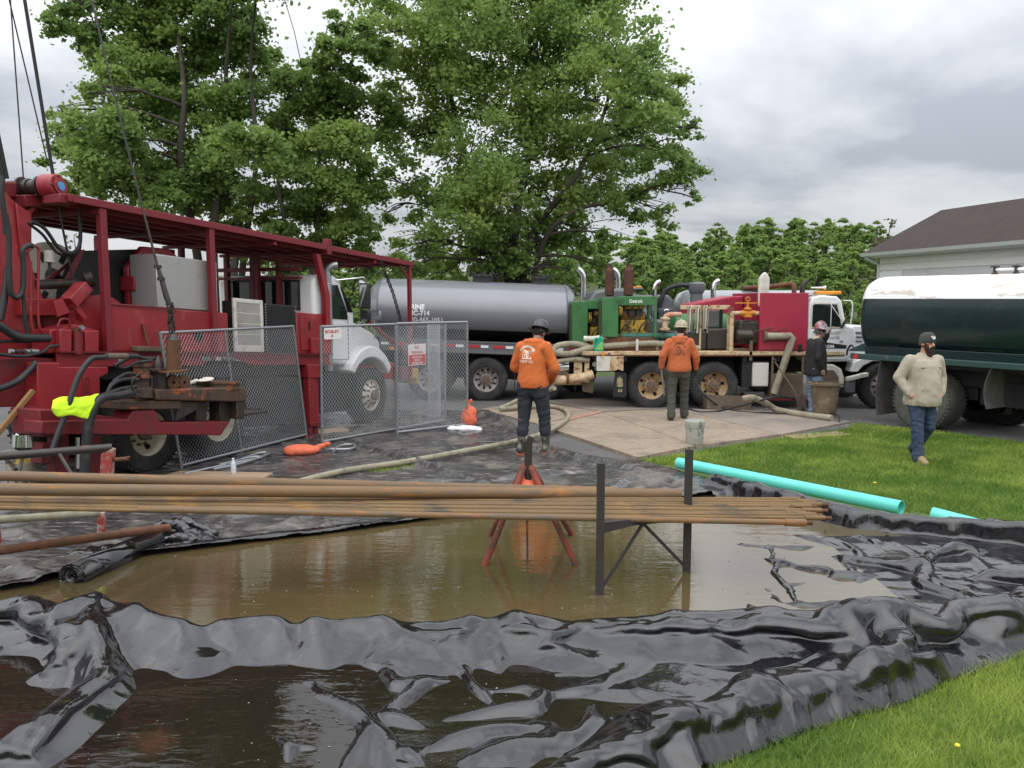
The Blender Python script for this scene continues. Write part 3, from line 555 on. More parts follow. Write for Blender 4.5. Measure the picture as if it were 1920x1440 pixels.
def limb(mb, p0, p1, r0, r1, sag=.0, k=7, seed=0):
    rr = random.Random(seed); p0 = Vector(p0); p1 = Vector(p1); ln = (p1 - p0).length; pts = []
    for i in range(k):
        t = i / (k - 1); p = p0.lerp(p1, t); up = sin(pi * t) * ln * .10
        pts.append(p + Vector((rr.uniform(-1, 1) * ln * .025, rr.uniform(-1, 1) * ln * .025, up * (1 - sag) + rr.uniform(-1, 1) * ln * .015)) * (1 if 0 < i < k - 1 else 0))
    mb.tube(pts, [r0 + (r1 - r0) * i / (k - 1) for i in range(k)], 7); return pts
LEAF = tonemat('maple_leaves', (.115, .21, .055), (.33, .47, .14), .55, .55, .35, ((.34, .44, .12), .42))
LEAF2 = tonemat('deep_green_leaves', (.105, .195, .052), (.30, .43, .125), .55, .55, .35, ((.31, .42, .11), .5))
LEAF3 = tonemat('light_green_leaves', (.13, .23, .06), (.34, .47, .14), .6, .5, .3)
def big_tree(name, label, Y, base_px, stems, blobs, n, size, m, seed, dep=2.6):
    rr = random.Random(seed); b0 = at(base_px[0], base_px[1], Y); b0.z = 0; root = thing(name, label, 'tree', b0)
    B = []; tr = MB()
    for (px, py, r) in blobs:
        q = at(px, py, Y + rr.uniform(-dep, dep)); B.append((q.x - b0.x, q.y - b0.y, q.z, r * Y / FPX * 1.04))
    tops = []
    for (path, r0) in stems:
        pts = []
        for (px, py) in path:
            q = at(px, py, Y + (rr.uniform(-.8, .8) if len(pts) else 0)) - b0
            if not pts: q.z = 0
            pts.append(q)
        sp = spline(pts, 6); tr.tube(sp, [max(.03, r0 * (1 - .85 * i / (len(sp) - 1))) for i in range(len(sp))], 9); tops += [(p, max(.03, r0 * (1 - .85 * i / (len(sp) - 1)))) for i, p in enumerate(sp) if i > len(sp) * .25]
    for i, b in enumerate(B):
        c = Vector(b[:3]); cand = [(p, r) for p, r in tops if p.z < c.z + .2] or tops
        p, r = min(cand, key=lambda t: (t[0] - c).length + abs(t[0].z - c.z) * .3)
        lp = limb(tr, p, c, min(r * .6, .11), .02, seed=seed * 97 + i)
        for k in range(6):
            v = Vector((rr.gauss(0, 1), rr.gauss(0, 1), rr.gauss(.1, .8))).normalized() * b[3] * rr.uniform(.6, 1.0)
            limb(tr, lp[rr.randint(2, 6)], c + v, .022, .006, k=4, seed=seed + i * 13 + k)
    tr.build('trunk', BARK, root, smooth=70, recalc=False); leaves('crown', B, n, size, m, root, seed)
    return root
maple = big_tree('maple_tree', 'tall broad maple with dark forked trunks behind the grey tank truck', 26., (970, 700),
 [([(965, 690), (955, 520), (930, 420), (880, 320), (850, 200), (815, 80), (800, -60)], .20), ([(972, 690), (968, 520), (965, 420), (990, 300), (1000, 150), (1020, -60)], .22), ([(980, 690), (985, 500), (1010, 420), (1080, 330), (1130, 220), (1160, 100)], .18), ([(988, 690), (1010, 480), (1070, 400), (1150, 380), (1230, 370)], .12), ([(958, 690), (930, 500), (880, 430), (800, 380)], .12)],
 [(740, 60, 75), (760, 150, 75), (860, 40, 110), (980, 20, 120), (1090, 50, 110), (1160, 110, 80), (1205, 170, 70), (1255, 165, 45), (1250, 280, 62), (1275, 325, 42), (1180, 260, 85), (1080, 190, 105), (960, 160, 115), (850, 170, 95), (770, 260, 80), (880, 290, 95), (1000, 300, 100), (1100, 330, 80), (1190, 380, 58), (1250, 400, 36), (790, 370, 62), (870, 400, 75), (960, 420, 70), (1060, 420, 58), (1150, 445, 36), (745, 470, 40), (820, 465, 50), (900, 480, 50), (1010, 480, 45), (1010, -90, 150), (870, -80, 130), (1120, -40, 95), (720, -20, 60), (1220, 225, 60), (700, 330, 36), (715, 410, 30), (1090, 470, 30), (1300, 240, 22), (1298, 370, 20), (760, 500, 40), (830, 512, 45), (910, 520, 48), (1000, 515, 45), (1070, 505, 40), (1130, 500, 26), (950, 470, 50), (930, 380, 80), (1040, 380, 70)],
 124000, .122, LEAF, 3)
left_tree = big_tree('maple_tree', 'many-stemmed maple at the far side of the red canopy', 24., (420, 700),
 [([(400, 690), (370, 480), (340, 300), (345, 180), (330, 40), (300, -80)], .15), ([(410, 690), (400, 450), (420, 260), (425, 120), (440, -60)], .15), ([(420, 690), (440, 480), (430, 380), (250, 200), (190, 60)], .14), ([(430, 690), (460, 460), (480, 300), (470, 120), (480, 0)], .12)],
 [(135, 40, 48), (180, 90, 48), (240, 40, 80), (340, 40, 95), (430, 40, 80), (480, 110, 62), (170, 175, 22), (245, 150, 75), (340, 150, 95), (420, 190, 85), (160, 245, 55), (215, 270, 80), (125, 300, 38), (150, 350, 38), (290, 290, 90), (390, 300, 90), (470, 290, 70), (220, 360, 55), (310, 380, 62), (400, 390, 70), (350, -70, 110), (450, -70, 80), (240, -60, 90), (120, -15, 40), (470, 410, 45), (120, 250, 26), (115, 215, 18)],
 104000, .12, LEAF2, 5, 2.2)
mid_tree = big_tree('maple_tree', 'slender bright-topped maple between the two broad maples', 25., (575, 700),
 [([(575, 690), (585, 520), (600, 380), (600, 220), (640, 80)], .12), ([(582, 690), (610, 500), (660, 400), (680, 300)], .09), ([(570, 690), (545, 480), (520, 330), (530, 200)], .10)],
 [(545, 180, 58), (600, 200, 60), (655, 100, 52), (640, 50, 34), (690, 75, 34), (640, 190, 60), (545, 270, 75), (630, 290, 72), (690, 220, 52), (560, 360, 72), (640, 380, 62), (690, 350, 42), (590, 440, 55), (650, 460, 42), (680, 490, 34), (480, 470, 36), (520, 440, 45), (610, 120, 32), (570, 130, 26), (690, 440, 26), (600, 500, 30), (540, 510, 40)],
 66000, .118, LEAF2, 9, 1.8)
# the wooded rise behind
def hill_h(X, Y):
    k = sst(34, 95, Y) * (.35 + .65 * sst(-30, 18, X) ) ; return k * (3.4 + 2.4 * fbm(X * .03, Y * .03, 15, 3)) + sst(80, 200, Y) * 6
xs = np.linspace(-150, 170, 81); ys = np.linspace(28, 260, 59); GX, GY = np.meshgrid(xs, ys); GI = np.arange(GX.size).reshape(GX.shape)
kind(mesh_np('hill', np.c_[GX.ravel(), GY.ravel(), (hill_h(GX, GY) + .02).ravel()], np.stack([GI[:-1, :-1], GI[:-1, 1:], GI[1:, 1:], GI[1:, :-1]], -1).reshape(-1, 4), mat('hill_ground', (.05, .075, .02), .95, var=((.07, .09, .03), .2)), smooth=True), 'structure')
def bg_proto(name, n, size, m, seed, tall=1.):
    rr = random.Random(seed); root = thing(name, 'x', 'tree'); tr = MB(); B = []
    tr.tube([(0, 0, 0), (.1, 0, 2 * tall), (0, .1, 4.6 * tall)], [.16, .12, .03], 6)
    for i in range(21):
        z = rr.uniform(1.0, 5.9) * tall; w = 1.9 * sin(pi * min(.95, (z / tall - .3) / 6.2)) ** .7; a = rr.uniform(0, 6.28); q = rr.uniform(.2, .9) * w
        B.append((q * cos(a), q * sin(a), z, rr.uniform(.4, .85))); tr.tube([(0, 0, z * .7), (B[-1][0], B[-1][1], z)], [.05, .015], 5)
    tr.build('trunk', BARK, root, smooth=70, recalc=False); leaves('crown', B, n, size, m, root, seed, nsub=9); return root
protos = [bg_proto('woodland_tree', 4600, .23, LEAF3, 41), bg_proto('woodland_tree', 4600, .23, LEAF2, 42, 1.15), bg_proto('woodland_tree', 4600, .23, LEAF, 43, 1.05), bg_proto('woodland_tree', 900, .22, tonemat('grey_buds', (.10, .10, .06), (.2, .19, .12), .8, .3), 44, 1.2)]
KINDS = ['light green bushy tree in the woods behind the trucks', 'deep green tall tree in the woods behind the trucks', 'mid green rounded tree in the woods behind the trucks', 'bare grey-budded tree in the woods behind the trucks']
rt = random.Random(77); first = [True] * 4; spots = []
for (px, py, Y, kd, sc) in ((1250, 560, 34, 0, .68), (1200, 560, 36, 2, .45), (1418, 560, 33, 0, .52), (1330, 560, 40, 2, .66), (1290, 560, 38, 0, .55), (1385, 560, 44, 2, .6), (1610, 560, 42, 1, .62), (1575, 560, 40, 2, .55), (1530, 560, 44, 1, .55), (1480, 560, 43, 1, .62), (1655, 560, 44, 3, .8), (1120, 560, 36, 0, .45), (1060, 560, 34, 2, .4), (640, 560, 34, 0, .42), (690, 560, 38, 2, .5), (720, 560, 40, 0, .48), (665, 560, 48, 1, .7), (610, 560, 44, 2, .6), (745, 560, 46, 1, .62), (790, 560, 38, 0, .45), (850, 560, 40, 2, .46), (560, 560, 42, 1, .6), (100, 560, 36, 3, .72), (45, 560, 38, 3, .6), (150, 560, 40, 3, .7), (1440, 560, 52, 1, .62)):
    q = at(px, py, Y); spots.append((q.x, Y, kd, sc))
for i in range(120):
    Y = rt.uniform(50, 98); px = rt.uniform(480, 1640) if i % 3 else rt.uniform(1180, 1640); q = at(px, 560, Y); spots.append((q.x, Y, rt.choice([0, 1, 1, 2, 2, 2]), rt.uniform(.52, .82) * (1 if px > 1100 else .85)))
for (x, y, kd, sc) in spots:
    o = protos[kd] if first[kd] else copy_tree(protos[kd]); first[kd] = False
    z = float(hill_h(np.array([x]), np.array([y]))[0]); o.location = (x, y, z - .1); s = sc * rt.uniform(.92, 1.08); o.scale = (s * rt.uniform(.95, 1.25), s * rt.uniform(.95, 1.25), s); o.rotation_euler = (0, 0, rt.uniform(0, 6.28))
    tag(o, KINDS[kd], 'tree', ['light woodland trees', 'deep green woodland trees', 'mid green woodland trees', 'bare woodland trees'][kd])

# unseen trees behind the camera, added so liner and pools mirror something dark
rw_ = random.Random(5); wb_ = []
for i in range(70):
    a = R(rw_.uniform(195, 345)); d = rw_.uniform(17, 26); wb_.append((d * cos(a), d * sin(a), rw_.uniform(.8, 5.5), rw_.uniform(1.2, 2.1)))
kind(leaves('wood', wb_, 26000, .45, LEAF2, None, 91, nsub=8), 'stuff')
pebbles('gravel', 420, lambda: (lambda q: (q.x, q.y, .035))(gr(random.uniform(330, 1000), random.uniform(815, 930))), .004, .012, GRAVEL)
# ================================================================ the garage
GU = Vector((.2125, -.977, 0)); g = thing('garage', 'off-white garage with brown hip roof and white gutter behind the green tank truck', 'garage', (11.7, 28, 0), math.atan2(-.977, .2125))
MB().box(.45, 12, .42, 3.2, 0, 3.62).build('wall', 'sidewhite', g)
for i, z in enumerate((3.22, 3.43)): MB().box(.43, 1.51 + (0 if i else 0) + 10.5, .385, .418, z, z + .207).build('siding_board', 'siding', g, bevel=.004)
for i in range(9): MB().box(.43, 1.44, .388, .418, 1.2 + .22 * i, 1.416 + .22 * i).build('siding_board', 'sidewhite', g, bevel=.004)
dr = MB().box(1.56, 6.46, .40, .419, .02, 3.19).build('garage_door', 'doorgrey', g)
for i in range(5): MB().box(1.6, 6.42, .388, .399, .1 + .61 * i, .66 + .61 * i).build('panel', 'doorgrey', dr, bevel=.006)
df = MB(); df.box(1.44, 1.56, .375, .418, 0, 3.215); df.box(6.46, 6.6, .375, .418, 0, 3.215); df.build('door_frame', 'siding', g)
MB().box(.35, 12, .1, .42, 3.64, 3.68).build('soffit', 'gutter', g)
gt = MB().prism([(.1, 3.66), (-.02, 3.70), (-.05, 3.80), (-.03, 3.80), (.0, 3.72), (.1, 3.70)], 'x', -.05, 12).build('gutter', 'gutter', g)
MB().tube([(.12, .05, 3.66), (.25, .3, 3.5), (.36, .4, 3.42), (.36, .4, .2)], .05, 8).build('downspout', 'gutter', g, smooth=50)
me = bpy.data.meshes.new('roof'); me.from_pydata([(-.05, 0, 3.79), (12.2, 0, 3.79), (12.2, 3.5, 3.79), (-.05, 3.5, 3.79), (1.5, 1.75, 5.12), (12.2, 1.75, 5.12), (-.05, 0, 3.76), (12.2, 0, 3.76), (12.2, 3.5, 3.76), (-.05, 3.5, 3.76)], [], [(0, 1, 5, 4), (2, 3, 4, 5), (3, 0, 4), (1, 2, 5), (0, 6, 7, 1), (1, 7, 8, 2), (2, 8, 9, 3), (3, 9, 6, 0), (9, 8, 7, 6)])
link('roof', me, 'shingle', g, smooth=None)
# ================================================================ vehicles: each faces +X of its own frame, its near side at y = 0
def wheel(root, x, y, rad, w, rm, holes=10, deep=.13, tyre='rubber', hubm='hub', side=1, rr=.58, lugs=46):
    """side=1: outer face towards -y"""
    k = 6 if holes == 10 else 8; n = holes * k; rb = rad * rr; s = side
    P = [(rb * 1.0, .03), (rb * .97, .035), (rb * .93, .05 + deep * .5), (rb * .86, deep + .02), (rb * .62, deep + .05), (rb * .45, deep + .01), (rb * .40, deep - .02), (0.01, deep - .03)] if deep > 0 else \
        [(rb * 1.0, .03), (rb * .96, .035), (rb * .92, .075), (rb * .82, .06), (rb * .60, .02), (rb * .45, -.01), (rb * .38, -.035), (0.01, -.04)]
    vs = []; fs = []
    for (r, h) in P:
        for j in range(n): a = 2 * pi * j / n; vs.append((r * cos(a), s * h, r * sin(a)))
    for i in range(len(P) - 1):
        for j in range(n):
            if i == 3 and j % k in (0, 1): continue
            fs.append((i * n + j, i * n + (j + 1) % n, (i + 1) * n + (j + 1) % n, (i + 1) * n + j))
    m = MB(); m.add(vs, fs)
    o = m.build('wheel', rm, root, (x, y, rad), smooth=30)
    t = MB(); W = w
    t.lathe([(rb * .99, s * .02), (rb * 1.05, -s * .0), (rad * .80, -s * .015), (rad * .93, s * .0), (rad * .985, s * .035), (rad, s * .07), (rad, s * (W - .07)), (rad * .985, s * (W - .035)), (rad * .8, s * (W + .01)), (rb * 1.02, s * W)], ax='y', n=56)
    for j in range(lugs):
        a = 2 * pi * j / lugs
        for q, (y0, y1) in enumerate(((.012, .10), (W - .10, W - .012))):
            aa = a + q * pi / lugs; T = Matrix.Rotation(-aa, 4, 'Y'); y0_, y1_ = sorted((s * y0, s * y1)); t.box(rad * .965, rad * 1.017, y0_, y1_, -rad * .035, rad * .035, T)
    t.build('tyre', tyre, o, smooth=30)
    h = MB(); hd = P[-1][1]; h.lathe([(rb * .33, s * (hd + .01)), (rb * .33, s * (hd - .045)), (rb * .26, s * (hd - .07)), (.001, s * (hd - .072))], ax='y', n=20)
    for j in range(10):
        a = 2 * pi * j / 10; c = Vector((rb * .53 * cos(a), 0, rb * .53 * sin(a))); f = P[5][1] + .02; h.cyl((c.x, s * f, c.z), (c.x, s * (f - .05), c.z), .02, n=6)
    h.build('hub', hubm, o, smooth=30)
    MB().cyl((0, s * (max(deep, 0) + .09), 0), (0, s * (max(deep, 0) + .11), 0), rb * .93, n=32).build('brake_drum', 'black', o)  # black disc behind the hand holes, standing in for the shaded wheel interior
    return o

# ---------------------------------------------------------------- grey tank truck
tk = thing('tank_truck', 'grey and black tank truck with white phone number lettering parked under the broad maple', 'tank truck', (-.57, 18.57, 0), 0)
TS = -.036
def tsh(mb): mb.v = [(x, y, z + TS * x) for x, y, z in mb.v]; return mb
def ell(a, cy=1.1, cz=1.99, ry=1.1, rz=.70): return (cy - ry * sin(a), cz + rz * cos(a))     # a=0 top, pi/2 the near side
def tank_part(a0, a1, xs, sc, n=40):
    vs = []; fs = []
    for i, x in enumerate(xs):
        for j in range(n + 1):
            y, z = ell(a0 + (a1 - a0) * j / n); vs.append((x, 1.1 + (y - 1.1) * sc[i], 1.99 + (z - 1.99) * sc[i]))
    m = n + 1
    for i in range(len(xs) - 1):
        for j in range(n): fs.append((i * m + j, i * m + j + 1, (i + 1) * m + j + 1, (i + 1) * m + j))
    return MB().add(vs, fs)
txs = [-2.74, -2.72, -2.66, -2.56, -2.45, -2.44, -2.42, 1.80, 1.82, 1.92, 2.02, 2.06, 2.07]; tsc = [.02, .45, .76, .93, 1, 1.012, 1, 1, 1.012, .93, .75, .4, .02]
al = R(125)
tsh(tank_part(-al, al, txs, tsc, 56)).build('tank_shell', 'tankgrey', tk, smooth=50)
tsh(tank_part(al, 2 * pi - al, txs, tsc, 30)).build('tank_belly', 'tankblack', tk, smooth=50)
for x in (-2.44, 1.81):
    tsh(MB().tube([(x, ell(a)[0] + (-.012 * sin(a)), ell(a)[1] + .012 * cos(a)) for a in np.linspace(-al, al, 40)], .016, 6)).build('weld_band', 'framegrey', tk, smooth=60)
for x, r in ((-.12, .25), (1.22, .2)):
    h = tsh(MB().lathe([(r * 1.05, 2.63), (r * 1.05, 2.70), (r * .95, 2.72), (r * .95, 2.79), (r, 2.80), (r, 2.83), (r * .6, 2.87), (.01, 2.88)], (x, 1.1, 0), n=26)).build('hatch', 'plastic_black', tk)
    wn = MB()
    for k in range(8):
        a = k * pi / 4; c = Vector((x + (r + .05) * cos(a), 1.1 + (r + .05) * sin(a), 2.80)); wn.tube([c, c + Vector((0, 0, .09))], .016, 6); wn.tube([c + Vector((-.05, 0, .11)), c + Vector((0, 0, .075)), c + Vector((.05, 0, .11))], .013, 5)
    kind(tsh(wn).build('wing_nut', 'black', h), 'stuff')
tsh(MB().tube([(1.5, 1.0, 2.69), (2.05, 1.0, 2.62), (2.07, .95, 2.45)], .03, 8)).build('vent_pipe', 'black', tk)
fr = MB(); fr.box(-2.7, 2.2, .02, .10, 1.07, 1.34); fr.box(-2.7, 2.2, .0, .02, 1.07, 1.10); fr.box(-2.7, 2.2, 0, .02, 1.31, 1.34); tsh(fr).build('side_rail', 'framegrey', tk)
for i in range(17):
    tsh(MB().box(-2.65 + i * .28, -2.65 + i * .28 + (.17 if i % 2 else .26), .004, .018, 1.20, 1.255)).build('reflector_strip', 'tapewhite' if i % 2 else 'tapered', tk)
ch = MB(); ch.box(-2.9, 5.2, .75, .85, .75, 1.05); ch.box(-2.9, 5.2, 1.35, 1.45, .75, 1.05); ch.box(-2.6, 1.95, .2, 2.0, 1.03, 1.30); ch.box(-2.2, .9, .6, 1.6, .45, .8); kind(tsh(ch).build('chassis', 'black', tk), 'stuff')
for i, x in enumerate((-1.28, -.02, 1.28)):
    wheel(tk, x, 0, .49, .5, 'rimgrey', deep=.14, hubm='hub'); wheel(tk, x, 2.3, .49, .5, 'rimgrey', deep=.14, side=-1)
for x in (.62, 2.0): tsh(MB().box(x, x + .02, .02, .6, .30, 1.05)).build('mud_flap', 'plastic_black', tk)
tt = -.018
def tank_warp(dx, dz):
    def f(co):
        z = co.y + dz; a = math.acos(max(-1, min(1, (z - 1.99) / .70))); y, _ = ell(a); x = co.x + dx
        return Vector((x, y - .004 - co.z, z + TS * x))
    return f
for body, z, sx in (('BRINE', 2.01, .92), ('UIC-714', 1.875, .92), ('330-465-1051', 1.725, .92)):
    text('lettering', body, .155, 'letterwhite', tk, rot=(0, 0, 0), depth=.001, bold=.006, sx=sx, warp=tank_warp(-1.77, z))
# work light and tail lamp on the rear
wl = tsh(MB().tube([(-2.78, .5, 1.7), (-2.78, .5, 2.45)], .025, 8)).build('light_pole', 'galv', tk)
for y in (.40, .56): tsh(MB().cyl((-2.90, y, 2.55), (-2.74, y, 2.50), .085, .06, 12)).build('work_light', 'galv', wl)
# cab, bonnet, stacks
cb = MB(); cb.prism([(2.25, .9), (2.25, 2.2), (2.42, 2.47), (2.7, 2.53), (3.15, 2.53), (3.35, 2.40), (3.75, 1.85), (5.1, 1.65), (5.2, .8), (4.6, .75), (3.6, .75)], 'y', .12, 2.2)
cb.build('cab', 'framegrey', tk, bevel=.07, seg=3)
MB().prism([(3.0, 1.85), (3.0, 2.3), (3.3, 2.3), (3.62, 1.85)], 'y', .10, .118).build('window', 'winglass', tk)
MB().box(3.15, 3.55, .3, 2.0, 2.50, 2.55).build('sun_visor', 'framegrey', tk, bevel=.02)
for y in (.4, 1.1, 1.8): MB().cbox((3.45, y, 2.57), (.12, .07, .04)).build('marker_lamp', 'amber', tk, bevel=.01)
for x, y, m in ((2.18, .2, 'chrome'), (2.98, .35, 'chrome')):
    MB().tube(spline([(x, y, 1.1), (x, y, 2.3), (x, y, 2.74), (x - .05, y, 2.90), (x - .13, y, 2.97)], 5), .06, 12).build('exhaust_stack', m, tk, smooth=60)
MB().tube(spline([(3.9, -.05, 1.4), (3.95, -.08, 2.0), (4.05, -.08, 2.05)], 4), .015, 6).build('mirror_arm', 'chrome', tk); MB().cbox((3.75, -.1, 1.9), (.06, .18, .35)).build('mirror', 'plastic_black', tk, bevel=.02)
MB().cbox((2.02, -.02, 1.85), (.10, .05, .45)).build('grab_bracket', 'plastic_black', tk, bevel=.01)

# ---------------------------------------------------------------- second tank truck, behind the pump truck
t2 = thing('tank_truck', 'second grey tank truck with chrome stacks, behind the rusty pump truck', 'tank truck', (4.2, 20.4, 0), 0)
m2 = MB()
vs = []; fs = []; xs2 = [0.0, .03, .12, .3, .32, 3.6, 3.62, 3.8, 3.9, 3.92]; sc2 = [.02, .6, .9, 1, 1, 1, 1, .9, .6, .02]; nn = 40
for i, x in enumerate(xs2):
    for j in range(nn): a = 2 * pi * j / nn; vs.append((x, 1.1 + 1.1 * sc2[i] * cos(a), 1.78 + .74 * sc2[i] * sin(a)))
for i in range(len(xs2) - 1):
    for j in range(nn): fs.append((i * nn + j, i * nn + (j + 1) % nn, (i + 1) * nn + (j + 1) % nn, (i + 1) * nn + j))
MB().add(vs, fs).build('tank_shell', 'tankgrey', t2, smooth=50)
MB().cyl((2.0, 1.0, 2.45), (2.0, 1.0, 2.62), .3, n=20).build('hatch', 'black', t2)
MB().box(-3.6, 3.9, .7, 1.5, .7, 1.05).build('chassis', 'black', t2)
MB().prism([(-.2, .8), (-.2, 2.25), (-.35, 2.4), (-1.3, 2.4), (-1.55, 2.2), (-1.8, 1.75), (-3.2, 1.6), (-3.4, .8)], 'y', .12, 2.2).build('cab', 'framegrey', t2, bevel=.08, seg=3)
for x, y, zt in ((-.72, -.05, 2.72), (.72, -.02, 2.74)):
    MB().tube(spline([(x, y, .9), (x, y, 2.3), (x, y, 2.55), (x + .05, y, zt - .05), (x + .14, y, zt)], 5), .062, 12).build('exhaust_stack', 'chrome', t2, smooth=60)
MB().lathe([(.15, 1.7), (.15, 2.42), (.16, 2.43), (.2, 2.5), (.2, 2.66), (.15, 2.70), (.01, 2.71)], (.30, -.08, 0), n=20).build('air_cleaner', 'framegrey', t2)
hose('intake_hose', [(.2, -.08, 2.6), (-.1, -.05, 2.63), (-.42, -.0, 2.52), (-.55, 0, 2.25), (-.6, .05, 1.9)], .06, 'hoseblk', t2)
MB().lathe([(.17, 1.2), (.17, 1.95), (.2, 2.0), (.2, 2.06), (.01, 2.08)], (-.45, -.12, 0), n=18).build('air_cleaner', 'framegrey', t2)
for x in (.8, 2.0, -2.6):
    wheel(t2, x, 0, .49, .5, 'rimgrey', deep=.14, lugs=24)

# ---------------------------------------------------------------- pump truck
pu = thing('pump_truck', 'rusty cream flatbed pump truck with green engines, red box and white cab', 'truck', (2.92, 17.2, 0), 0)
def P(n, mb, m, par=None, **k): return mb.build(n, m, par or pu, **k)
d = MB(); d.box(-1.45, 4.0, 0, 2.35, 1.11, 1.21); P('deck', d, 'cream', bevel=.01)
d = MB(); d.box(-1.45, 4.0, -.012, -.002, 1.115, 1.14); P('deck_lip', d, 'rust')
c = MB(); c.box(-1.3, 5.8, .7, .82, .72, 1.05); c.box(-1.3, 5.8, 1.5, 1.62, .72, 1.05)
for x in (-1.2, -.6, .65, 1.9, 2.6): c.box(x, x + .08, .05, 2.3, 1.0, 1.108)
c.cyl((0, .3, .5), (0, 2.0, .5), .09, n=12); c.cyl((1.3, .3, .5), (1.3, 2.0, .5), .09, n=12); c.cyl((.65, 1.15, .62), (4.0, 1.15, .8), .06, n=10)
c.box(1.9, 2.45, .1, 2.2, .45, 1.0); kind(P('chassis', c, 'black'), 'stuff')
wheel(pu, 0, 0, .49, .52, 'rimrust', deep=.15, hubm='hub', holes=5); wheel(pu, 1.31, .0, .49, .52, 'rimrust', deep=.16, tyre='dusty_rubber' if 0 else 'rubber', holes=5)
wheel(pu, 0, 2.3, .49, .52, 'rimrust', deep=.15, side=-1, lugs=30); wheel(pu, 1.31, 2.3, .49, .52, 'rimrust', deep=.15, side=-1, lugs=30)
wheel(pu, 4.84, 0, .49, .28, 'rimgrey', deep=-1); wheel(pu, 4.84, 2.3, .49, .28, 'rimgrey', deep=-1, side=-1, lugs=30)
# tail: bumper box, mud flaps, hoses and canister hanging off the back
b = MB(); b.box(-1.16, -.88, -.02, .5, .80, 1.108); P('tail_box', b, 'dwhite', bevel=.01); b = MB(); b.prism([(-.878, .79), (-.878, 1.108), (-.60, 1.108), (-.60, .80), (-.63, .80), (-.70, .84), (-.80, .80)], 'y', -.02, .06); P('tail_bracket', b, 'cream', bevel=.006)
f = MB(); f.prism([(-.80, .26), (-.56, .24), (-.52, .30), (-.53, .76), (-.77, .78), (-.81, .34)], 'y', .02, .04); fl = P('mud_flap', f, 'plastic_black')
P('flap_badge', MB().prism([(-.74, .48), (-.72, .66), (-.66, .70), (-.61, .66), (-.60, .48), (-.67, .46)], 'y', .014, .019), mat('faded_yellow', (.38, .33, .16), .7, layers=[((.05, .05, .05), 14, .48, .6, .8)]), fl)
P('flap_badge', MB().box(-.70, -.62, .014, .019, .36, .42), MATS['faded_yellow'], fl)
f = MB(); f.prism([(-1.42, .34), (-1.20, .30), (-1.18, .70), (-1.45, .72)], 'y', .3, .33); P('mud_flap', f, 'mudsteel')
P('canister', MB().lathe([(.01, -2.15), (.15, -2.15), (.165, -2.12), (.165, -1.75), (.17, -1.74), (.17, -1.72), (.01, -1.7)], (0, .35, .86), 'x', 24), 'chrome')
P('pipe_stub', MB().tube([(-2.3, .15, .62), (-1.9, .12, .60), (-1.42, .1, .66), (-1.22, .12, .73)], [.10, .10, .10, .10], 14), 'cream', smooth=50)
P('pipe_stub', MB().tube([(-2.35, .45, .55), (-1.3, .5, .55)], .09, 12), 'cream', smooth=50)
P('flange', MB().lathe([(.01, -1.78), (.115, -1.78), (.115, -1.73), (.01, -1.73)], (0, .11, .63), 'x', 20), 'rust')
b = MB(); b.box(-1.62, -1.45, .1, .16, .65, 1.02); b.box(-1.62, -1.3, .1, .5, .98, 1.02); b.box(-1.4, -1.3, .1, .16, .55, 1.0); P('rear_frame', b, 'cream', bevel=.006)
P('tail_lamp', MB().cyl((-1.02, .0, 1.155), (-1.02, -.02, 1.155), .035, n=16), 'amber'); P('tail_lamp', MB().cyl((-.90, .0, 1.155), (-.90, -.02, 1.155), .03, n=16), 'mudsteel')
P('work_lamp', MB().cyl((-1.2, .06, .94), (-1.2, .0, .94), .05, n=16), 'chrome')
# suction hoses along the deck edge
for k, (pts, r) in enumerate((([(-1.3, .2, 1.30), (-1.65, .12, 1.36), (-1.98, .05, 1.32), (-2.02, .0, 1.20), (-1.75, .02, 1.16), (-1.35, .1, 1.26), (-1.1, .12, 1.30), (-.55, .15, 1.34), (.0, .15, 1.37), (.55, .12, 1.33), (1.0, .1, 1.26)], .062), ([(-2.3, .0, .72), (-2.2, .0, .9), (-1.95, .02, 1.0), (-1.6, .05, 1.04), (-1.3, .1, 1.02)], .05))):
    q = spline(pts, 12); P('suction_hose', MB().tube(q, [r * (1.05 if i % 2 else .94) for i in range(len(q))], 12), 'hosetan', smooth=25)
for x in (-.32, .62): P('hose_cradle', MB().box(x - .025, x + .025, -.015, .03, 1.215, 1.46), 'dwhite', bevel=.006)
# teal discharge pipe
P('discharge_pipe', MB().tube([(-.62, .3, 1.52), (.55, .3, 1.51)], .065, 16), 'teal', smooth=50)
P('discharge_pipe', MB().tube([(-.95, .3, 1.52), (-.62, .3, 1.52)], .05, 14), 'rust', smooth=50)
for x in (-.28, .22, .52): P('pipe_collar', MB().lathe([(.01, x), (.08, x), (.08, x + .05), (.01, x + .05)], (0, .3, 1.515), 'x', 18), 'teal')
P('inlet_pipe', MB().tube(spline([(-1.42, .15, 1.47), (-1.2, .15, 1.47), (-1.0, .2, 1.50), (-.95, .3, 1.52)], 4), .055, 12), 'dwhite', smooth=50)
P('inlet_pipe', MB().tube([(-1.18, .15, 1.22), (-1.18, .15, 1.47)], .05, 12), 'cream', smooth=50)
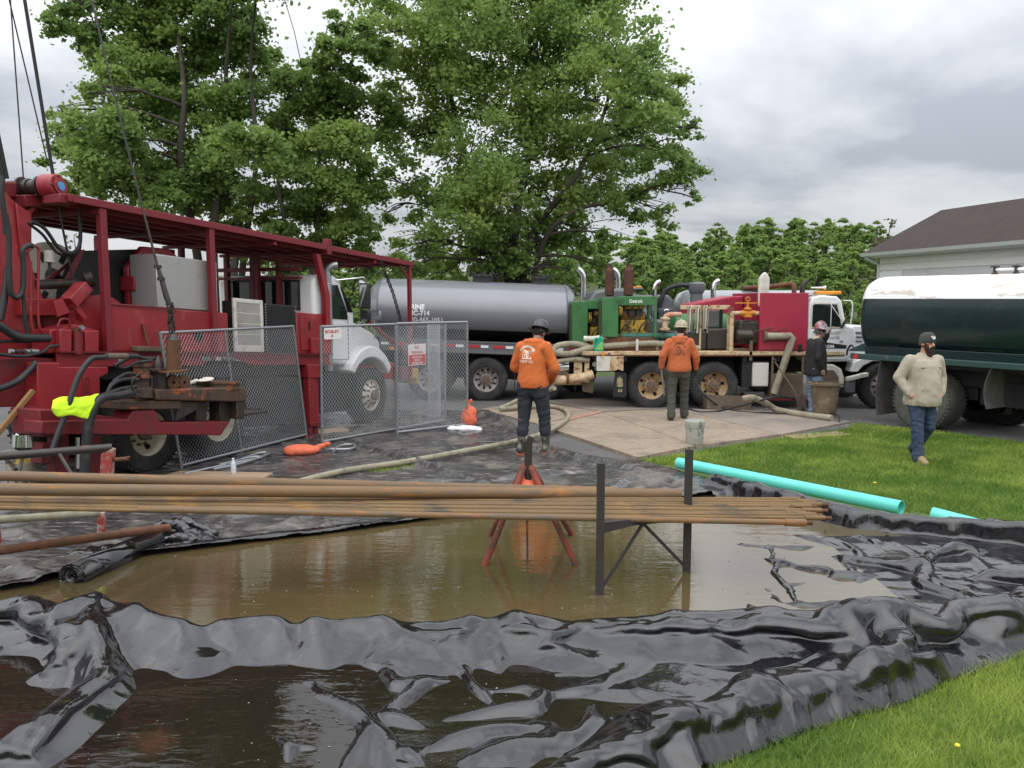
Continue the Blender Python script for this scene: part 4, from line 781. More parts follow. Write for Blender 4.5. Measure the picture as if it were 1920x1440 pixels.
# two engine sets with green cowlings
def engine(x0, x1, y0, y1, z0, z1, script):
    c = MB(); c.box(x0 + .0, x0 + .34, y0, y1, z0, z1 - .03); P('radiator_cowl', c, 'green', bevel=.012)
    r = MB(); r.box(x0 - .012, x0 - .002, y0 + .06, y1 - .06, z0 + .06, z1 - .1); P('radiator_core', r, 'dgreen')
    t = MB(); t.box(x0 + .341, x1, y0, y1, z1 - .19, z1); t.box(x1 - .06, x1, y0, y0 + .05, z0, z1 - .192); t.box(x1 - .06, x1, y1 - .05, y1, z0, z1 - .192); P('hood', t, 'green', bevel=.01)
    b = MB(); b.box(x0 + .40, x1 - .12, y0 + .18, y1 - .1, z0, z0 + .36); b.box(x0 + .42, x1 - .2, y0 + .28, y1 - .2, z0 + .36, z0 + .5); e = P('engine_block', b, 'yellow', bevel=.03)
    v = MB()
    for k in range(3):
        xx = x0 + .48 + k * .16; v.cbox((xx, y0 + .22, z0 + .49), (.13, .12, .12), (0, 0, 0)); v.cyl((xx, y0 + .17, z0 + .55), (xx, y0 + .17, z0 + .70), .03, n=8)
    kind(P('cylinder_heads', v, 'oil', e, bevel=.01), 'stuff')
    P('air_filter', MB().cyl((x0 + .5, y0 + .2, z0 + .66), (x0 + .9, y0 + .2, z0 + .66), .075, n=16), 'yellow', e); P('pulley', MB().lathe([(.02, 0), (.13, 0), (.13, .02), (.09, .03), (.13, .045), (.13, .06), (.02, .06)], (x0 + .36, y0 + .12, z0 + .56), 'x', 20), 'yellow', e)
    for k in range(5):
        a = Vector((x0 + .42 + .12 * k, y0 + .1, z0 + .1 + .07 * (k % 3))); hose('fuel_line', [a, a + Vector((.05, -.06, .15)), a + Vector((.14, -.03, .22)), a + Vector((.2, .08, .34))], .014, 'hoseblk' if k % 2 else 'oil', e, 6, 5)
    P('engine_skid', MB().box(x0, x1, y0 + .05, y1 - .05, 1.213, z0 - .002), 'rust')
    if script: text('lettering', script, .10, 'letterwhite', pu, (x0 + .56, y0 - .004, z1 - .135), bold=.002, sx=.9)
    for xx, zz in (((x0 + .20, z1 + .0)),) if script else (): P('muffler', MB().lathe([(.05, zz), (.10, zz + .03), (.10, zz + .55), (.06, zz + .60), (.055, zz + .66), (.01, zz + .66)], (xx, y0 + .45, 0), n=18), mat('brown_muffler', (.075, .03, .022), .8, layers=[(RUST, 6, .5, .7, .9)])); P('rain_cap', MB().cbox((xx + .04, y0 + .45, zz + .69), (.16, .12, .015), (0, -.25, 0)), 'black')
engine(-1.62, -.78, .75, 1.65, 1.33, 2.27, None); engine(-1.04, .10, .12, 1.05, 1.50, 2.35, 'Detroit')
P('muffler', MB().lathe([(.05, 2.35), (.105, 2.38), (.105, 2.9), (.06, 2.95), (.055, 3.02), (.01, 3.02)], (-.46, .4, 0), n=18), MATS['brown_muffler']); P('rain_cap', MB().cbox((-.43, .4, 3.05), (.18, .13, .015), (0, -.3, 0)), 'black')
# middle: pump, valves, hanging hoses
P('green_tank', MB().lathe([(.01, .55), (.3, .57), (.36, .62), (.36, 1.75), (.3, 1.8), (.01, 1.82)], (0, .95, 1.62), 'x', 28), 'green')
P('pump_body', MB().cbox((.75, .7, 1.42), (.9, .8, .4)).cbox((1.45, .55, 1.45), (.5, .5, .45)), 'oil', bevel=.04)
P('gate_valve', MB().lathe([(.05, 1.38), (.11, 1.40), (.11, 1.43), (.06, 1.45), (.06, 1.6), (.11, 1.62), (.11, 1.65), (.05, 1.67)], (.28, .18, .25), n=16), 'cream'); P('elbow', MB().tube(spline([(.28, .18, 1.75), (.28, .18, 1.9), (.38, .18, 1.97), (.62, .18, 1.97)], 5), .05, 12), mat('pink_pipe', (.50, .22, .14), .6, layers=[((.6, .5, .38), 7, .5, .7, .8)]), smooth=50)
for k in range(9):
    x = .78 + k * .055; y = .22 + .05 * (k % 3); P('hanging_hose', MB().tube(spline([(x + .1, y + .1, 2.10), (x, y, 2.13), (x - .02, y - .03, 1.85), (x - .02, y, 1.58 + .03 * (k % 4))], 6), .020, 7), ('hosetan', 'dwhite', 'hosetan')[k % 3], smooth=60)
P('hose_rack', MB().bar((.62, .3, 2.12), (1.66, .3, 2.12), .05, .09).bar((1.64, .3, 1.22), (1.64, .3, 2.10), .05, .05).bar((1.05, .3, 1.22), (1.05, .3, 2.08), .04, .04), 'cream', bevel=.006)
MBp = MB().box(1.08, 1.52, .5, .52, 1.70, 2.05); P('control_panel', MBp, 'framegrey', bevel=.01); P('panel_frame', MB().box(1.04, 1.10, .46, .50, 1.66, 2.08).box(1.5, 1.56, .46, .50, 1.66, 2.08), 'black')
P('gauge', MB().cyl((1.66, .24, 2.07), (1.66, .19, 2.07), .07, n=18), mat('gauge_maroon', (.25, .05, .06), .4))
P('standpipe', MB().tube([(1.26 + .4, .1, 1.22), (1.66, .1, 1.92)], .045, 12).tube(spline([(1.66, .1, 1.92), (1.66, .1, 1.99), (1.74, .1, 2.0), (1.9, .1, 2.0)], 4), .042, 12), 'cream', smooth=50)
v = MB(); v.lathe([(.05, 1.90), (.10, 1.92), (.10, 1.95), (.055, 1.97), (.055, 2.06), (.09, 2.08), (.09, 2.10), (.03, 2.12), (.02, 2.24)], (1.98, .1, 0), n=14); v.tube([(1.84, .1, 2.0), (2.12, .1, 2.0)], .06, 12)
vv = P('valve', v, 'valve'); P('valve_lever', MB().box(1.72, 2.2, .08, .12, 2.20, 2.225), 'valve', vv); P('lifting_eye', MB().lathe([(.04 + .012 * cos(a), .012 * sin(a)) for a in np.linspace(0, 2 * pi, 9)], (1.98, .1, 2.29), 'y', 16), 'valve', vv)
P('standpipe', MB().tube(spline([(2.12, .1, 2.0), (2.24, .1, 2.0), (2.30, .1, 2.06), (2.30, .1, 2.16)], 4), .05, 12), 'cream', smooth=50)
P('bladder', MB().prism([(2.20, 2.14), (2.19, 2.72), (2.25, 2.80), (2.31, 2.86), (2.37, 2.80), (2.41, 2.72), (2.40, 2.14), (2.3, 2.06)], 'y', .03, .17), 'dwhite', bevel=.04, seg=3)
P('coupling', MB().tube([(2.42, .1, 2.05), (2.72, .1, 2.05)], [.06, .075], 14), 'dwhite', smooth=50)
P('top_pipe', MB().tube(spline([(1.95, .4, 2.52), (2.3, .4, 2.54), (2.75, .35, 2.58), (2.93, .2, 2.6), (2.94, .12, 2.5), (2.93, .1, 2.1), (2.8, .1, 2.03)], 6), .05, 12), 'rust', smooth=50)
P('pump_head', MB().cbox((2.12, .35, 1.6), (.62, .5, .5)).cyl((1.75, .05, 1.55), (2.1, .05, 1.55), .12, n=14), 'oil', bevel=.05)
sl_ = P('butterfly_valve', MB().lathe([(.04, 0), (.12, 0), (.12, .05), (.04, .05)], (2.3, .0, 1.52), 'x', 18), 'mudsteel'); P('valve_lever', MB().bar((2.1, -.04, 1.63), (2.5, -.04, 1.72), .03, .012), 'chrome', sl_); P('valve_lever', MB().bar((2.35, -.06, 1.60), (2.75, -.06, 1.69), .03, .012), 'chrome', sl_)
P('discharge_elbow', MB().tube([(2.35, -.06, 1.53), (2.84, -.06, 1.53), (2.88, -.06, 1.50), (2.72, -.07, .95), (2.53, -.08, .33)], .075, 14), 'hosetan', smooth=50)
P('post', MB().box(2.02, 2.08, .0, .06, 1.02, 1.45), 'mudsteel')
# red box, cab
rb = MB(); rb.box(2.42, 3.42, 0.0, 2.2, 1.213, 2.42); ob = P('red_box', rb, 'wine', bevel=.012); ob.location.x = -.21
P('panel_seam', MB().box(2.20, 3.22, -.008, -.002, 1.24, 1.26), 'rust')
P('bracket', MB().box(3.02, 3.10, -.02, .0, 1.213, 1.36), 'black', bevel=.006)
P('red_tank', MB().prism([(.95, 1.8), (1.0, 2.18), (1.95, 2.36), (2.2, 2.36), (2.2, 1.25), (1.5, 1.25)], 'y', 1.2, 2.2), 'wine', bevel=.03)
cab = MB(); cab.prism([(3.225, .98), (3.225, 2.20), (3.30, 2.32), (3.45, 2.37), (3.80, 2.35), (3.90, 2.26), (4.02, 1.74), (4.20, 1.70), (4.24, 1.5), (4.20, 1.0)], 'y', .02, 2.15); cab_o = P('cab', cab, 'white', bevel=.035, seg=3)
P('window_frame', MB().prism([(3.27, 1.69), (3.27, 2.19), (3.32, 2.23), (3.84, 2.22), (3.94, 1.76), (3.92, 1.69)], 'y', .004, .018), 'dwhite', cab_o, bevel=.004)
P('window', MB().prism([(3.30, 1.72), (3.30, 2.16), (3.34, 2.19), (3.80, 2.185), (3.90, 1.76), (3.88, 1.72)], 'y', -.002, .003), 'winglass', cab_o)
P('window_bar', MB().bar((3.68, -.006, 1.73), (3.68, -.006, 2.19), .012, .02, (0, 1, 0)).bar((3.66, -.012, 2.19), (3.90, -.012, 1.86), .014, .022, (0, 1, 0)), 'white', cab_o)
P('door_panel', MB().prism([(3.26, 1.05), (3.26, 1.66), (4.06, 1.66), (4.10, 1.55), (4.10, 1.12), (4.02, 1.04)], 'y', .004, .018), 'white', cab_o, bevel=.012)
P('door_handle', MB().cbox((3.40, -.01, 1.62), (.14, .03, .03)), 'mudsteel', cab_o, bevel=.006)
P('door_stripe', MB().prism([(3.26, 1.30), (3.26, 1.44), (3.60, 1.40), (4.03, 1.34), (4.03, 1.27), (3.5, 1.27)], 'y', -.001, .003), 'letterblack', cab_o)
for s_, x, z, sz, m in (('BOYLE', 3.62, 1.57, .09, 'lettergrey'), ('SERVICE', 3.62, 1.47, .07, 'lettergrey'), ('330', 3.88, 1.395, .06, 'lettergrey'), ('772-5395', 3.50, 1.285, .085, 'letterwhite'), ('GVW 27000 80W', 3.50, 1.10, .045, 'lettergrey')):
    if s_ in ('BOYLE', 'SERVICE'): continue
    text('lettering', s_, sz, m, cab_o, (x, -.004, z), bold=.002, sx=.85)
text('lettering', 'HAULED', .085, 'lettergrey', cab_o, (3.60, -.0, 1.565), sx=.9); text('lettering', 'WATER', .08, 'lettergrey', cab_o, (3.64, -.0, 1.465), sx=.9)
P('roof_light_bar', MB().box(3.42, 3.95, .15, .35, 2.39, 2.46), 'amber', cab_o, bevel=.02); P('roof_fairing', MB().prism([(3.25, 2.38), (3.3, 2.46), (3.85, 2.42), (3.85, 2.385)], 'y', .4, 1.8), 'white', cab_o, bevel=.01)
P('horn', MB().lathe([(.015, 3.35), (.02, 3.6), (.045, 3.66), (.01, 3.665)], (0, .3, 2.53), 'x', 12), 'white', cab_o)
P('exhaust_stack', MB().tube(spline([(3.16, .25, 2.2), (3.16, .25, 2.5), (3.20, .25, 2.62), (3.27, .25, 2.68)], 5), .055, 12), 'oil', smooth=60)
P('mirror_bracket', MB().tube(spline([(3.93, -.02, 2.26), (4.05, -.12, 2.24), (4.07, -.12, 2.0), (4.05, -.1, 1.78)], 5), .014, 6), 'white'); P('mirror', MB().cbox((3.92, -.08, 1.78), (.03, .10, .2), (0, .5, 0)), 'black', bevel=.01)
hd_ = MB(); hd_.prism([(4.24, 1.0), (4.24, 1.72), (4.5, 1.74), (5.3, 1.66), (5.42, 1.5), (5.42, .95)], 'y', .35, 1.9); hd_.prism([(4.15, .78), (4.2, .98), (4.42, 1.08), (5.2, 1.08), (5.42, .98), (5.45, .85), (5.3, .85), (5.1, 1.0), (4.6, 1.0), (4.4, .9), (4.3, .78)], 'y', .02, .36); P('hood', hd_, 'white', bevel=.02)
for i in range(3): P('hood_louvre', MB().box(4.27, 4.5, .335, .348, 1.38 + .09 * i, 1.42 + .09 * i), 'framegrey')
P('fuel_tank', MB().prism([(3.45, .45), (3.45, .90), (3.52, .94), (3.78, .94), (3.96, .84), (4.03, .62), (4.03, .45)], 'y', .02, .55), 'dwhite', bevel=.03)
P('tank_face', MB().prism([(3.50, .48), (3.50, .82), (3.78, .82), (3.90, .68), (3.90, .48)], 'y', .008, .018), 'mudsteel')
P('step_box', MB().box(4.05, 4.20, -.12, .4, .36, .66), 'framegrey', bevel=.012); P('bumper', MB().prism([(4.04, .60), (4.04, .68), (4.45, .78), (4.46, .70), (4.2, .64)], 'y', -.15, .0), 'dwhite', bevel=.008)
P('tool_box', MB().box(2.50, 3.16, .0, .5, .24, .74), 'mudsteel', bevel=.012); bf = MB(); bf.box(2.49, 2.53, .0, .04, .74, 1.10); bf.box(3.12, 3.16, .0, .04, .74, 1.10); P('tool_box_frame', bf, 'mudsteel')
P('side_tank', MB().cbox((2.28, .3, .72), (.34, .5, .5)), 'dwhite', bevel=.02)
P('sill_pipe', MB().tube([(2.4, .05, .2), (3.6, .05, .2)], .03, 8), 'red')

# ---------------------------------------------------------------- dark green tank truck
gt_ = thing('tank_truck', 'dark green tank truck with peeling white top beside the garage', 'tank truck', (7.27, 14.32, 0), math.atan2(-.855, .52))
def Q(n, mb, m, par=None, **k): return mb.build(n, m, par or gt_, **k)
prof = []
for j in range(64):
    a = 2 * pi * j / 64; c, s_ = cos(a), sin(a); e_ = .52
    prof.append((1.12 - 1.08 * (abs(c) ** e_) * (1 if c > 0 else -1), 1.98 + .74 * (abs(s_) ** .68) * (1 if s_ > 0 else -1)))
def shell(sel, xs, sc):
    n = len(prof); vs = []; fs = []
    for i, x in enumerate(xs):
        for (y, z) in prof: vs.append((x, 1.12 + (y - 1.12) * sc[i], 1.98 + (z - 1.98) * sc[i]))
    for i in range(len(xs) - 1):
        for j in range(n):
            zc = (prof[j][1] + prof[(j + 1) % n][1]) / 2
            if sel(zc): fs.append((i * n + j, i * n + (j + 1) % n, (i + 1) * n + (j + 1) % n, (i + 1) * n + j))
    return MB().add(vs, fs)
gx = [-1.54, -1.53, -1.49, -1.43, -1.38, 3.6, 3.7]; gs = [.02, .84, .955, .99, 1, 1, .95]
Q('tank_side', shell(lambda z: z < 2.28, gx, gs), 'gtank', smooth=45); Q('tank_top', shell(lambda z: z >= 2.28, gx, gs), 'tankwhite', smooth=45)
Q('side_rail', MB().box(-1.6, 3.7, -.04, .06, 1.17, 1.275), 'grail', bevel=.012); Q('side_skirt', MB().box(-1.35, 3.7, .05, .10, 1.27, 1.42), 'gtank', bevel=.006)
Q('tail_lamp', MB().cyl((-1.47, -.04, 1.215), (-1.47, -.06, 1.215), .045, n=18), 'redlens')
c = MB(); c.box(-1.3, 3.7, .55, .68, .78, 1.1); c.box(-1.3, 3.7, 1.5, 1.63, .78, 1.1); c.box(-1.2, 3.7, .3, 2.0, 1.08, 1.30); c.cyl((-.16, .3, .52), (-.16, 2.0, .52), .1, n=12); c.box(-.7, .5, .6, 1.6, .55, .8); c.box(.6, 1.6, .5, 1.7, .5, .9); c.cyl((.4, 1.1, .62), (3, 1.1, .7), .06, n=10); kind(Q('chassis', c, 'black'), 'stuff')
wheel(gt_, -.16, -.04, .52, .56, 'dusty_rubber', deep=.05, tyre='dusty_rubber', hubm='hub', rr=.5); wheel(gt_, -.16, 2.28, .52, .56, 'rimgrey', deep=.15, side=-1); wheel(gt_, .35, 1.75, .46, .3, 'rimgrey', deep=.12, holes=5)
def flap(x, z0, z1, cur, w=.55):
    vs = []; n = 10
    for i in range(n + 1):
        t = i / n; z = z1 + (z0 - z1) * t; b = cur * sin(pi * t * .9)
        for th in (0, .02): vs += [(x - b + th, -.02 + .02 * sin(t * 3), z), (x - b * .6 + th + .05, w, z + .02)]
    fs = []
    for i in range(n):
        a = i * 4; fs += [(a, a + 1, a + 5, a + 4), (a + 2, a + 6, a + 7, a + 3), (a, a + 4, a + 6, a + 2), (a + 1, a + 3, a + 7, a + 5)]
    fs += [(0, 2, 3, 1), (n * 4, n * 4 + 1, n * 4 + 3, n * 4 + 2)]
    Q('mud_flap', MB().add(vs, fs), mat('grey_rubber_flap', (.06, .055, .05), .85, layers=[((.11, .1, .09), 3, .45, .7, .95)]), smooth=50)
flap(-.98, .16, 1.16, .07, .5); flap(1.02, .5, 1.16, .1, .4)
hp = MB(); hp.tube([(.6, .72, 2.79), (1.35, .72, 2.79)], .022, 8); vf = Q('top_manifold', hp, 'tankwhite', smooth=50)
for x in (.6, .95, 1.33):
    v = MB(); v.lathe([(.03, 2.70), (.055, 2.71), (.055, 2.73), (.03, 2.75), (.03, 2.82), (.05, 2.83), (.05, 2.85), (.01, 2.87)], (x, .72, 0), n=10); v.tube([(x - .07, .7, 2.84), (x + .07, .74, 2.84)], .015, 5); Q('top_valve', v, 'oil', vf)
Q('top_hatch', MB().cbox((1.75, .9, 2.80), (.4, .35, .22)), 'tankwhite', bevel=.03)
hose('rear_cable', [(-1.5, .0, 1.32), (-1.62, .02, 1.42), (-1.72, .05, 1.34), (-1.75, .06, 1.22)], .018, 'hoseblk', gt_); Q('tail_fairing', MB().prism([(-1.85, 1.30), (-1.5, 1.46), (-1.42, 1.46), (-1.45, 1.30)], 'y', .2, .26), 'grail')
# ================================================================ drill rig
RO = Vector((-4.8, 10.87, 0)); RU = Vector((.43, .9, 0)).normalized(); RV = Vector((-RU.y, RU.x, 0)); RK = .066
rig = thing('drill_rig_truck', 'red truck-mounted drill rig with long canopy roof and white cab', 'drill rig', RO, math.atan2(RU.y, RU.x))
def rd(px, py, y):
    """the place in the rig's own frame (before its tilt) seen at a pixel, y metres in from its near side"""
    d = Vector(ray(px, py)); o = RO + RV * y; t = o.dot(RV) / d.xy.to_3d().dot(RV); p = Vector((0, 0, CAMH)) + d * t; q = p - RO
    x = q.dot(RU); return Vector((x, y, p.z + RK * x))
def rp(*a): return [rd(*q) for q in a]
def G_(n, mb, m, par=None, **k):
    mb.v = [(x, y, z - RK * x) for x, y, z in mb.v]; return mb.build(n, m, par or rig, **k)
def ghose(n, pts, r, m, par=None, nn=9, k=8): return G_(n, MB().tube(spline(pts, k), r, nn), m, par, smooth=60)
# chassis, wheels
wheel(rig, 0, 0, .52, .5, 'rim', deep=.16, holes=5); wheel(rig, 0, 2.2, .52, .5, 'rim', deep=.15, side=-1, lugs=30); wheel(rig, 1.25, 0, .52, .5, 'rim', deep=.16, holes=5); wheel(rig, 1.25, 2.2, .52, .5, 'rim', deep=.15, side=-1, lugs=30)
wheel(rig, 5.08, .02, .50, .3, 'rim', deep=-1, rr=.6); wheel(rig, 5.08, 2.2, .50, .3, 'rim', deep=-1, side=-1, lugs=30)
c = MB(); c.box(-2.6, 6.1, .75, .87, .95, 1.40); c.box(-2.6, 6.1, 1.55, 1.67, .95, 1.40); c.box(-.6, 3.3, .12, 2.2, 1.25, 1.425); c.box(1.9, 3.2, .1, 2.2, .45, 1.2); c.box(3.3, 4.7, .25, 2.1, .55, 1.25); c.cyl((0, .3, .6), (0, 2, .6), .1, n=12); c.cyl((1.25, .3, .65), (1.25, 2, .65), .1, n=12); c.box(4.7, 5.9, .35, 2.0, .9, 1.4); kind(G_('chassis', c, 'black'), 'stuff')
# deck beam (an I-beam with an arched cutout over the tandem)
arc = [(x, 1.435 + .11 * sin(pi * (x - .95) / .95)) for x in np.linspace(.95, 1.9, 12)]
b = MB(); b.prism([(-1.25, 1.435)] + arc + [(3.85, 1.435), (3.85, 1.585), (-1.25, 1.585)], 'y', .03, .06); G_('deck_beam', b, 'red')
b = MB(); b.box(-1.27, 3.85, -.05, .12, 1.588, 1.604); b.box(-1.27, .94, -.05, .06, 1.42, 1.434); b.box(1.91, 3.85, -.05, .06, 1.42, 1.434); G_('beam_flange', b, 'dred')
G_('deck', MB().box(-1.25, 3.85, .12, 2.3, 1.57, 1.60), 'dred')
for x, w in ((-.42, .14), (.95, .16), (1.22, .1)): G_('placard', MB().box(x, x + w, .015, .028, 1.49, 1.545), 'dwhite' if w != .16 else 'lettergrey')
# canopy: long roof sheet on ribs and posts
ca = MB(); ca.box(-1.0, 6.45, -.02, 2.4, 3.42, 3.45); G_('canopy_roof', ca, 'canopy')
ca = MB(); ca.box(-1.0, 6.45, -.05, -.022, 3.37, 3.46); ca.box(-1.0, 6.45, 2.402, 2.43, 3.37, 3.46); ca.box(-1.04, -1.002, -.05, 2.43, 3.37, 3.46); ca.box(6.452, 6.48, -.05, 2.43, 3.37, 3.46); G_('canopy_edge', ca, 'canopy', bevel=.006)
for y in np.linspace(.25, 2.2, 6): G_('canopy_rib', MB().box(-1.0, 6.45, y - .03, y + .03, 3.35, 3.418), 'canopy')
for x in (-.6, 1.2, 2.5, 3.78, 5.2): G_('canopy_crossbar', MB().box(x - .03, x + .03, -.02, 2.4, 3.30, 3.348), 'canopy')
for x, z0 in ((-.57, 1.606), (1.19, 1.606)): G_('canopy_post', MB().box(x - .045, x + .045, -.03, .06, z0, 3.368), 'canopy', bevel=.006)
for x in (-.57, 1.2, 2.6): G_('canopy_post', MB().box(x - .045, x + .045, 2.3, 2.39, 1.606, 3.30), 'canopy')
G_('canopy_post', MB().box(6.36, 6.43, -.03, .04, 1.15, 3.368), 'canopy', bevel=.006); G_('canopy_post', MB().box(6.36, 6.43, 2.3, 2.37, 1.15, 3.368), 'canopy', bevel=.006); G_('corner_brace', MB().bar((6.38, 0, 3.08), (6.05, 0, 3.36), .03, .03), 'canopy')
G_('roof_bracket', MB().box(3.74, 3.86, -.06, .04, 3.30, 3.56), 'dred', bevel=.006); G_('roof_bracket', MB().box(1.95, 2.12, 1.0, 1.1, 3.45, 3.56), 'dred')
for xx, z1 in ((2.45, 2.9), (3.35, 2.9)): G_('cab_guard_post', MB().box(xx - .04, xx + .04, 1.1 if xx > 3 else 1.9, 1.18 if xx > 3 else 1.98, 1.606, 3.30), 'dred')
G_('cab_guard_rail', MB().box(3.42, 3.50, .3, 2.3, 3.0, 3.06).box(3.42, 3.50, .3, 2.3, 2.86, 2.90).box(3.42, 3.50, 1.3, 1.38, 2.0, 3.3).box(3.42, 3.50, .72, .80, 2.0, 3.3).box(3.42, 3.5, 1.9, 1.98, 2.0, 3.3), 'dred')
# slanted post and lockers by the cab
sp_ = MB(); sp_.prism([(3.50, 3.28), (3.60, 3.28), (3.84, 2.62), (3.84, 1.61), (3.72, 1.61), (3.72, 2.60)], 'y', -.02, .08); G_('slanted_post', sp_, 'red', bevel=.006)
G_('locker', MB().box(3.02, 3.70, .04, .6, 1.606, 2.28), 'red', bevel=.012); G_('locker_door', MB().box(3.10, 3.42, .022, .038, 1.66, 2.22), 'red', bevel=.006); G_('locker_handle', MB().box(3.3, 3.33, .0, .022, 2.0, 2.13), 'black'); G_('locker', MB().box(3.30, 3.80, -.04, .02, 1.606, 1.87), 'red', bevel=.01)
G_('exhaust_stack', MB().tube([(3.95, .12, 1.3), (3.95, .12, 2.95)], .07, 14).tube(spline([(3.95, .12, 2.95), (3.95, .12, 3.05), (4.0, .05, 3.13), (4.06, -.02, 3.15)], 4), .062, 12), 'galv', smooth=60)
q = MB()
for k in range(26): q.lathe([(.072, 0), (.078, .012), (.072, .024)], (3.95, .12, 2.05 + .03 * k), n=14)
kind(G_('stack_shield', q, 'galv', smooth=30), 'stuff')
# engine house, diamond-plate box, red side panel
G_('side_panel', MB().box(-.50, 1.50, .035, .07, 1.606, 2.19), 'red', bevel=.015); G_('side_panel', MB().box(1.0, 1.55, .08, .9, 1.606, 2.17), 'red', bevel=.05, seg=3)
G_('panel_bar', MB().tube([(-.5, .02, 2.20), (.55, .02, 2.20)], .013, 6), 'dred'); G_('port_hole', MB().cyl((.92, .034, 1.84), (.92, .028, 1.84), .085, n=20), 'black')
G_('tool_handle', MB().bar((.02, -.02, 1.66), (-.03, .02, 1.97), .025, .02), 'rust'); G_('tool_pad', MB().prism([(-.22, 1.61), (-.22, 1.68), (.28, 1.67), (.28, 1.61)], 'y', -.10, .03), 'mudsteel', bevel=.012)
dp = MB(); dp.box(.30, 1.38, .10, .60, 2.20, 2.92); dpo = G_('tread_plate_box', dp, 'alu', bevel=.012)
q = MB()
for i in range(34):
    for j in range(23):
        x = .33 + i * .031; z = 2.22 + j * .030; s_ = 1 if (i + j) % 2 else -1; w = .011; h = .0035
        a = Vector((x, .0985, z)); u = Vector((w, 0, w * s_)); v = Vector((-h * s_, 0, h)); q.add([a - u, a + v + Vector((0, -.003, 0)), a + u, a - v + Vector((0, -.003, 0))], [(0, 1, 2, 3)])
kind(G_('tread_pattern', q, 'galv', dpo, recalc=False), 'stuff')
eh = MB(); eh.prism([(-1.0, 2.2), (-.2, 2.85), (1.0, 3.02), (1.0, 2.0), (-1.0, 2.0)], 'y', 1.0, 2.0); G_('engine_house', eh, 'black')
G_('engine_house_edge', MB().bar((-1.02, .97, 2.2), (-.2, .97, 2.86), .05, .04), 'dred')
eh = MB(); eh.prism([(.28, 2.19), (.28, 2.75), (.55, 3.06), (1.0, 3.08), (1.3, 2.9), (1.3, 2.19)], 'y', .62, .72); G_('red_cowl', eh, 'red', bevel=.02)
G_('engine_base', MB().box(-1.2, 2.9, .5, 2.2, 1.606, 2.15), 'dred', bevel=.02); G_('wheel_guard', MB().lathe([(.01, .25), (.42, .25), (.42, .38), (.01, .38)], (-.42, 0, 1.9), 'y', 26), 'red')
# radiators
rg = MB(); rg.box(1.62, 2.24, .03, .07, 1.62, 1.72); rg.box(1.62, 2.24, .03, .07, 2.36, 2.42); rg.box(1.62, 1.68, .03, .07, 1.72, 2.36); rg.box(2.18, 2.24, .03, .07, 1.72, 2.36); ro_ = G_('radiator_frame', rg, 'dwhite', bevel=.006)
G_('radiator_core', MB().box(1.66, 2.2, .045, .30, 1.66, 2.38), 'black', ro_)
for i in range(22): G_('grille_bar', MB().box(1.69 + i * .0226, 1.697 + i * .0226, .034, .043, 1.72, 2.36), 'dwhite', ro_)
for z in (1.88, 2.04, 2.2): G_('grille_rail', MB().box(1.68, 2.18, .036, .044, z, z + .008), 'dwhite', ro_)
ck = G_('oil_cooler', MB().box(2.30, 2.98, .04, .14, 1.61, 2.38), 'plastic_black', bevel=.008); cf = MB()
for i in range(24): cf.box(2.33, 2.95, .03, .039, 1.65 + i * .03, 1.66 + i * .03)
kind(G_('cooler_fins', cf, 'hoseblk', ck), 'stuff'); cf = MB()
for i in range(18): cf.cbox((2.29, .03, 1.65 + i * .042), (.018, .02, .02)); cf.cbox((2.99, .03, 1.65 + i * .042), (.018, .02, .02))
kind(G_('cooler_studs', cf, 'galv', ck), 'stuff')
# outrigger leg on the near side
lg = MB(); lg.box(3.12, 3.42, -.10, .1, 1.20, 1.425); lg.box(3.14, 3.27, -.09, .04, .42, 1.2); lg.box(3.30, 3.42, -.06, .08, .42, 1.2); G_('outrigger_leg', lg, 'red', bevel=.01)
lg = MB(); lg.box(3.15, 3.41, -.10, .1, .38, .45); lg.cyl((3.2, -.02, .18), (3.2, -.02, .42), .06, n=14); lg.cyl((3.36, 0, .18), (3.36, 0, .42), .06, n=14); lg.box(3.0, 3.55, -.2, .3, .19, .225); G_('outrigger_foot', lg, 'dred', bevel=.006)
for k in range(6): G_('bolt', MB().cyl((3.205, -.092, .62 + .09 * k), (3.205, -.104, .62 + .09 * k), .016, n=8), 'rust')
# white cab
cb = MB(); cb.prism([(3.58, 1.45), (3.58, 2.82), (3.66, 2.95), (4.15, 2.99), (4.28, 2.94), (4.72, 2.36), (4.72, 1.5), (4.5, 1.38)], 'y', .12, 2.3); cab2 = G_('cab', cb, 'white', bevel=.07, seg=3)
G_('rear_window', MB().box(3.565, 3.578, .45, 2.0, 2.38, 2.82), 'winglass', cab2, bevel=.0); G_('window_seal', MB().box(3.56, 3.577, .41, .45, 2.34, 2.86).box(3.56, 3.577, 2.0, 2.04, 2.34, 2.86).box(3.56, 3.577, .45, 2.0, 2.82, 2.86).box(3.56, 3.577, .45, 2.0, 2.34, 2.38), 'plastic_black', cab2)
G_('door_window', MB().prism([(3.98, 2.22), (3.98, 2.80), (4.22, 2.82), (4.48, 2.36), (4.48, 2.22)], 'y', .108, .118), 'winglass', cab2); G_('windscreen', MB().prism([(.25, 0), (2.15, 0), (2.1, .62), (.3, .62)], 'z', 0, .01), 'winglass', cab2) if 0 else None
G_('vent_window', MB().prism([(4.5, 2.36), (4.30, 2.80), (4.33, 2.80), (4.66, 2.36)], 'y', .108, .118), 'glass', cab2); G_('door_seam', MB().box(3.93, 3.945, .112, .119, 1.5, 2.9).box(4.5, 4.515, .112, .119, 1.5, 2.3).box(3.93, 4.5, .112, .119, 1.495, 1.51), 'lettergrey', cab2); G_('door_handle', MB().cbox((4.05, .10, 2.08), (.13, .03, .03)), 'plastic_black', cab2)
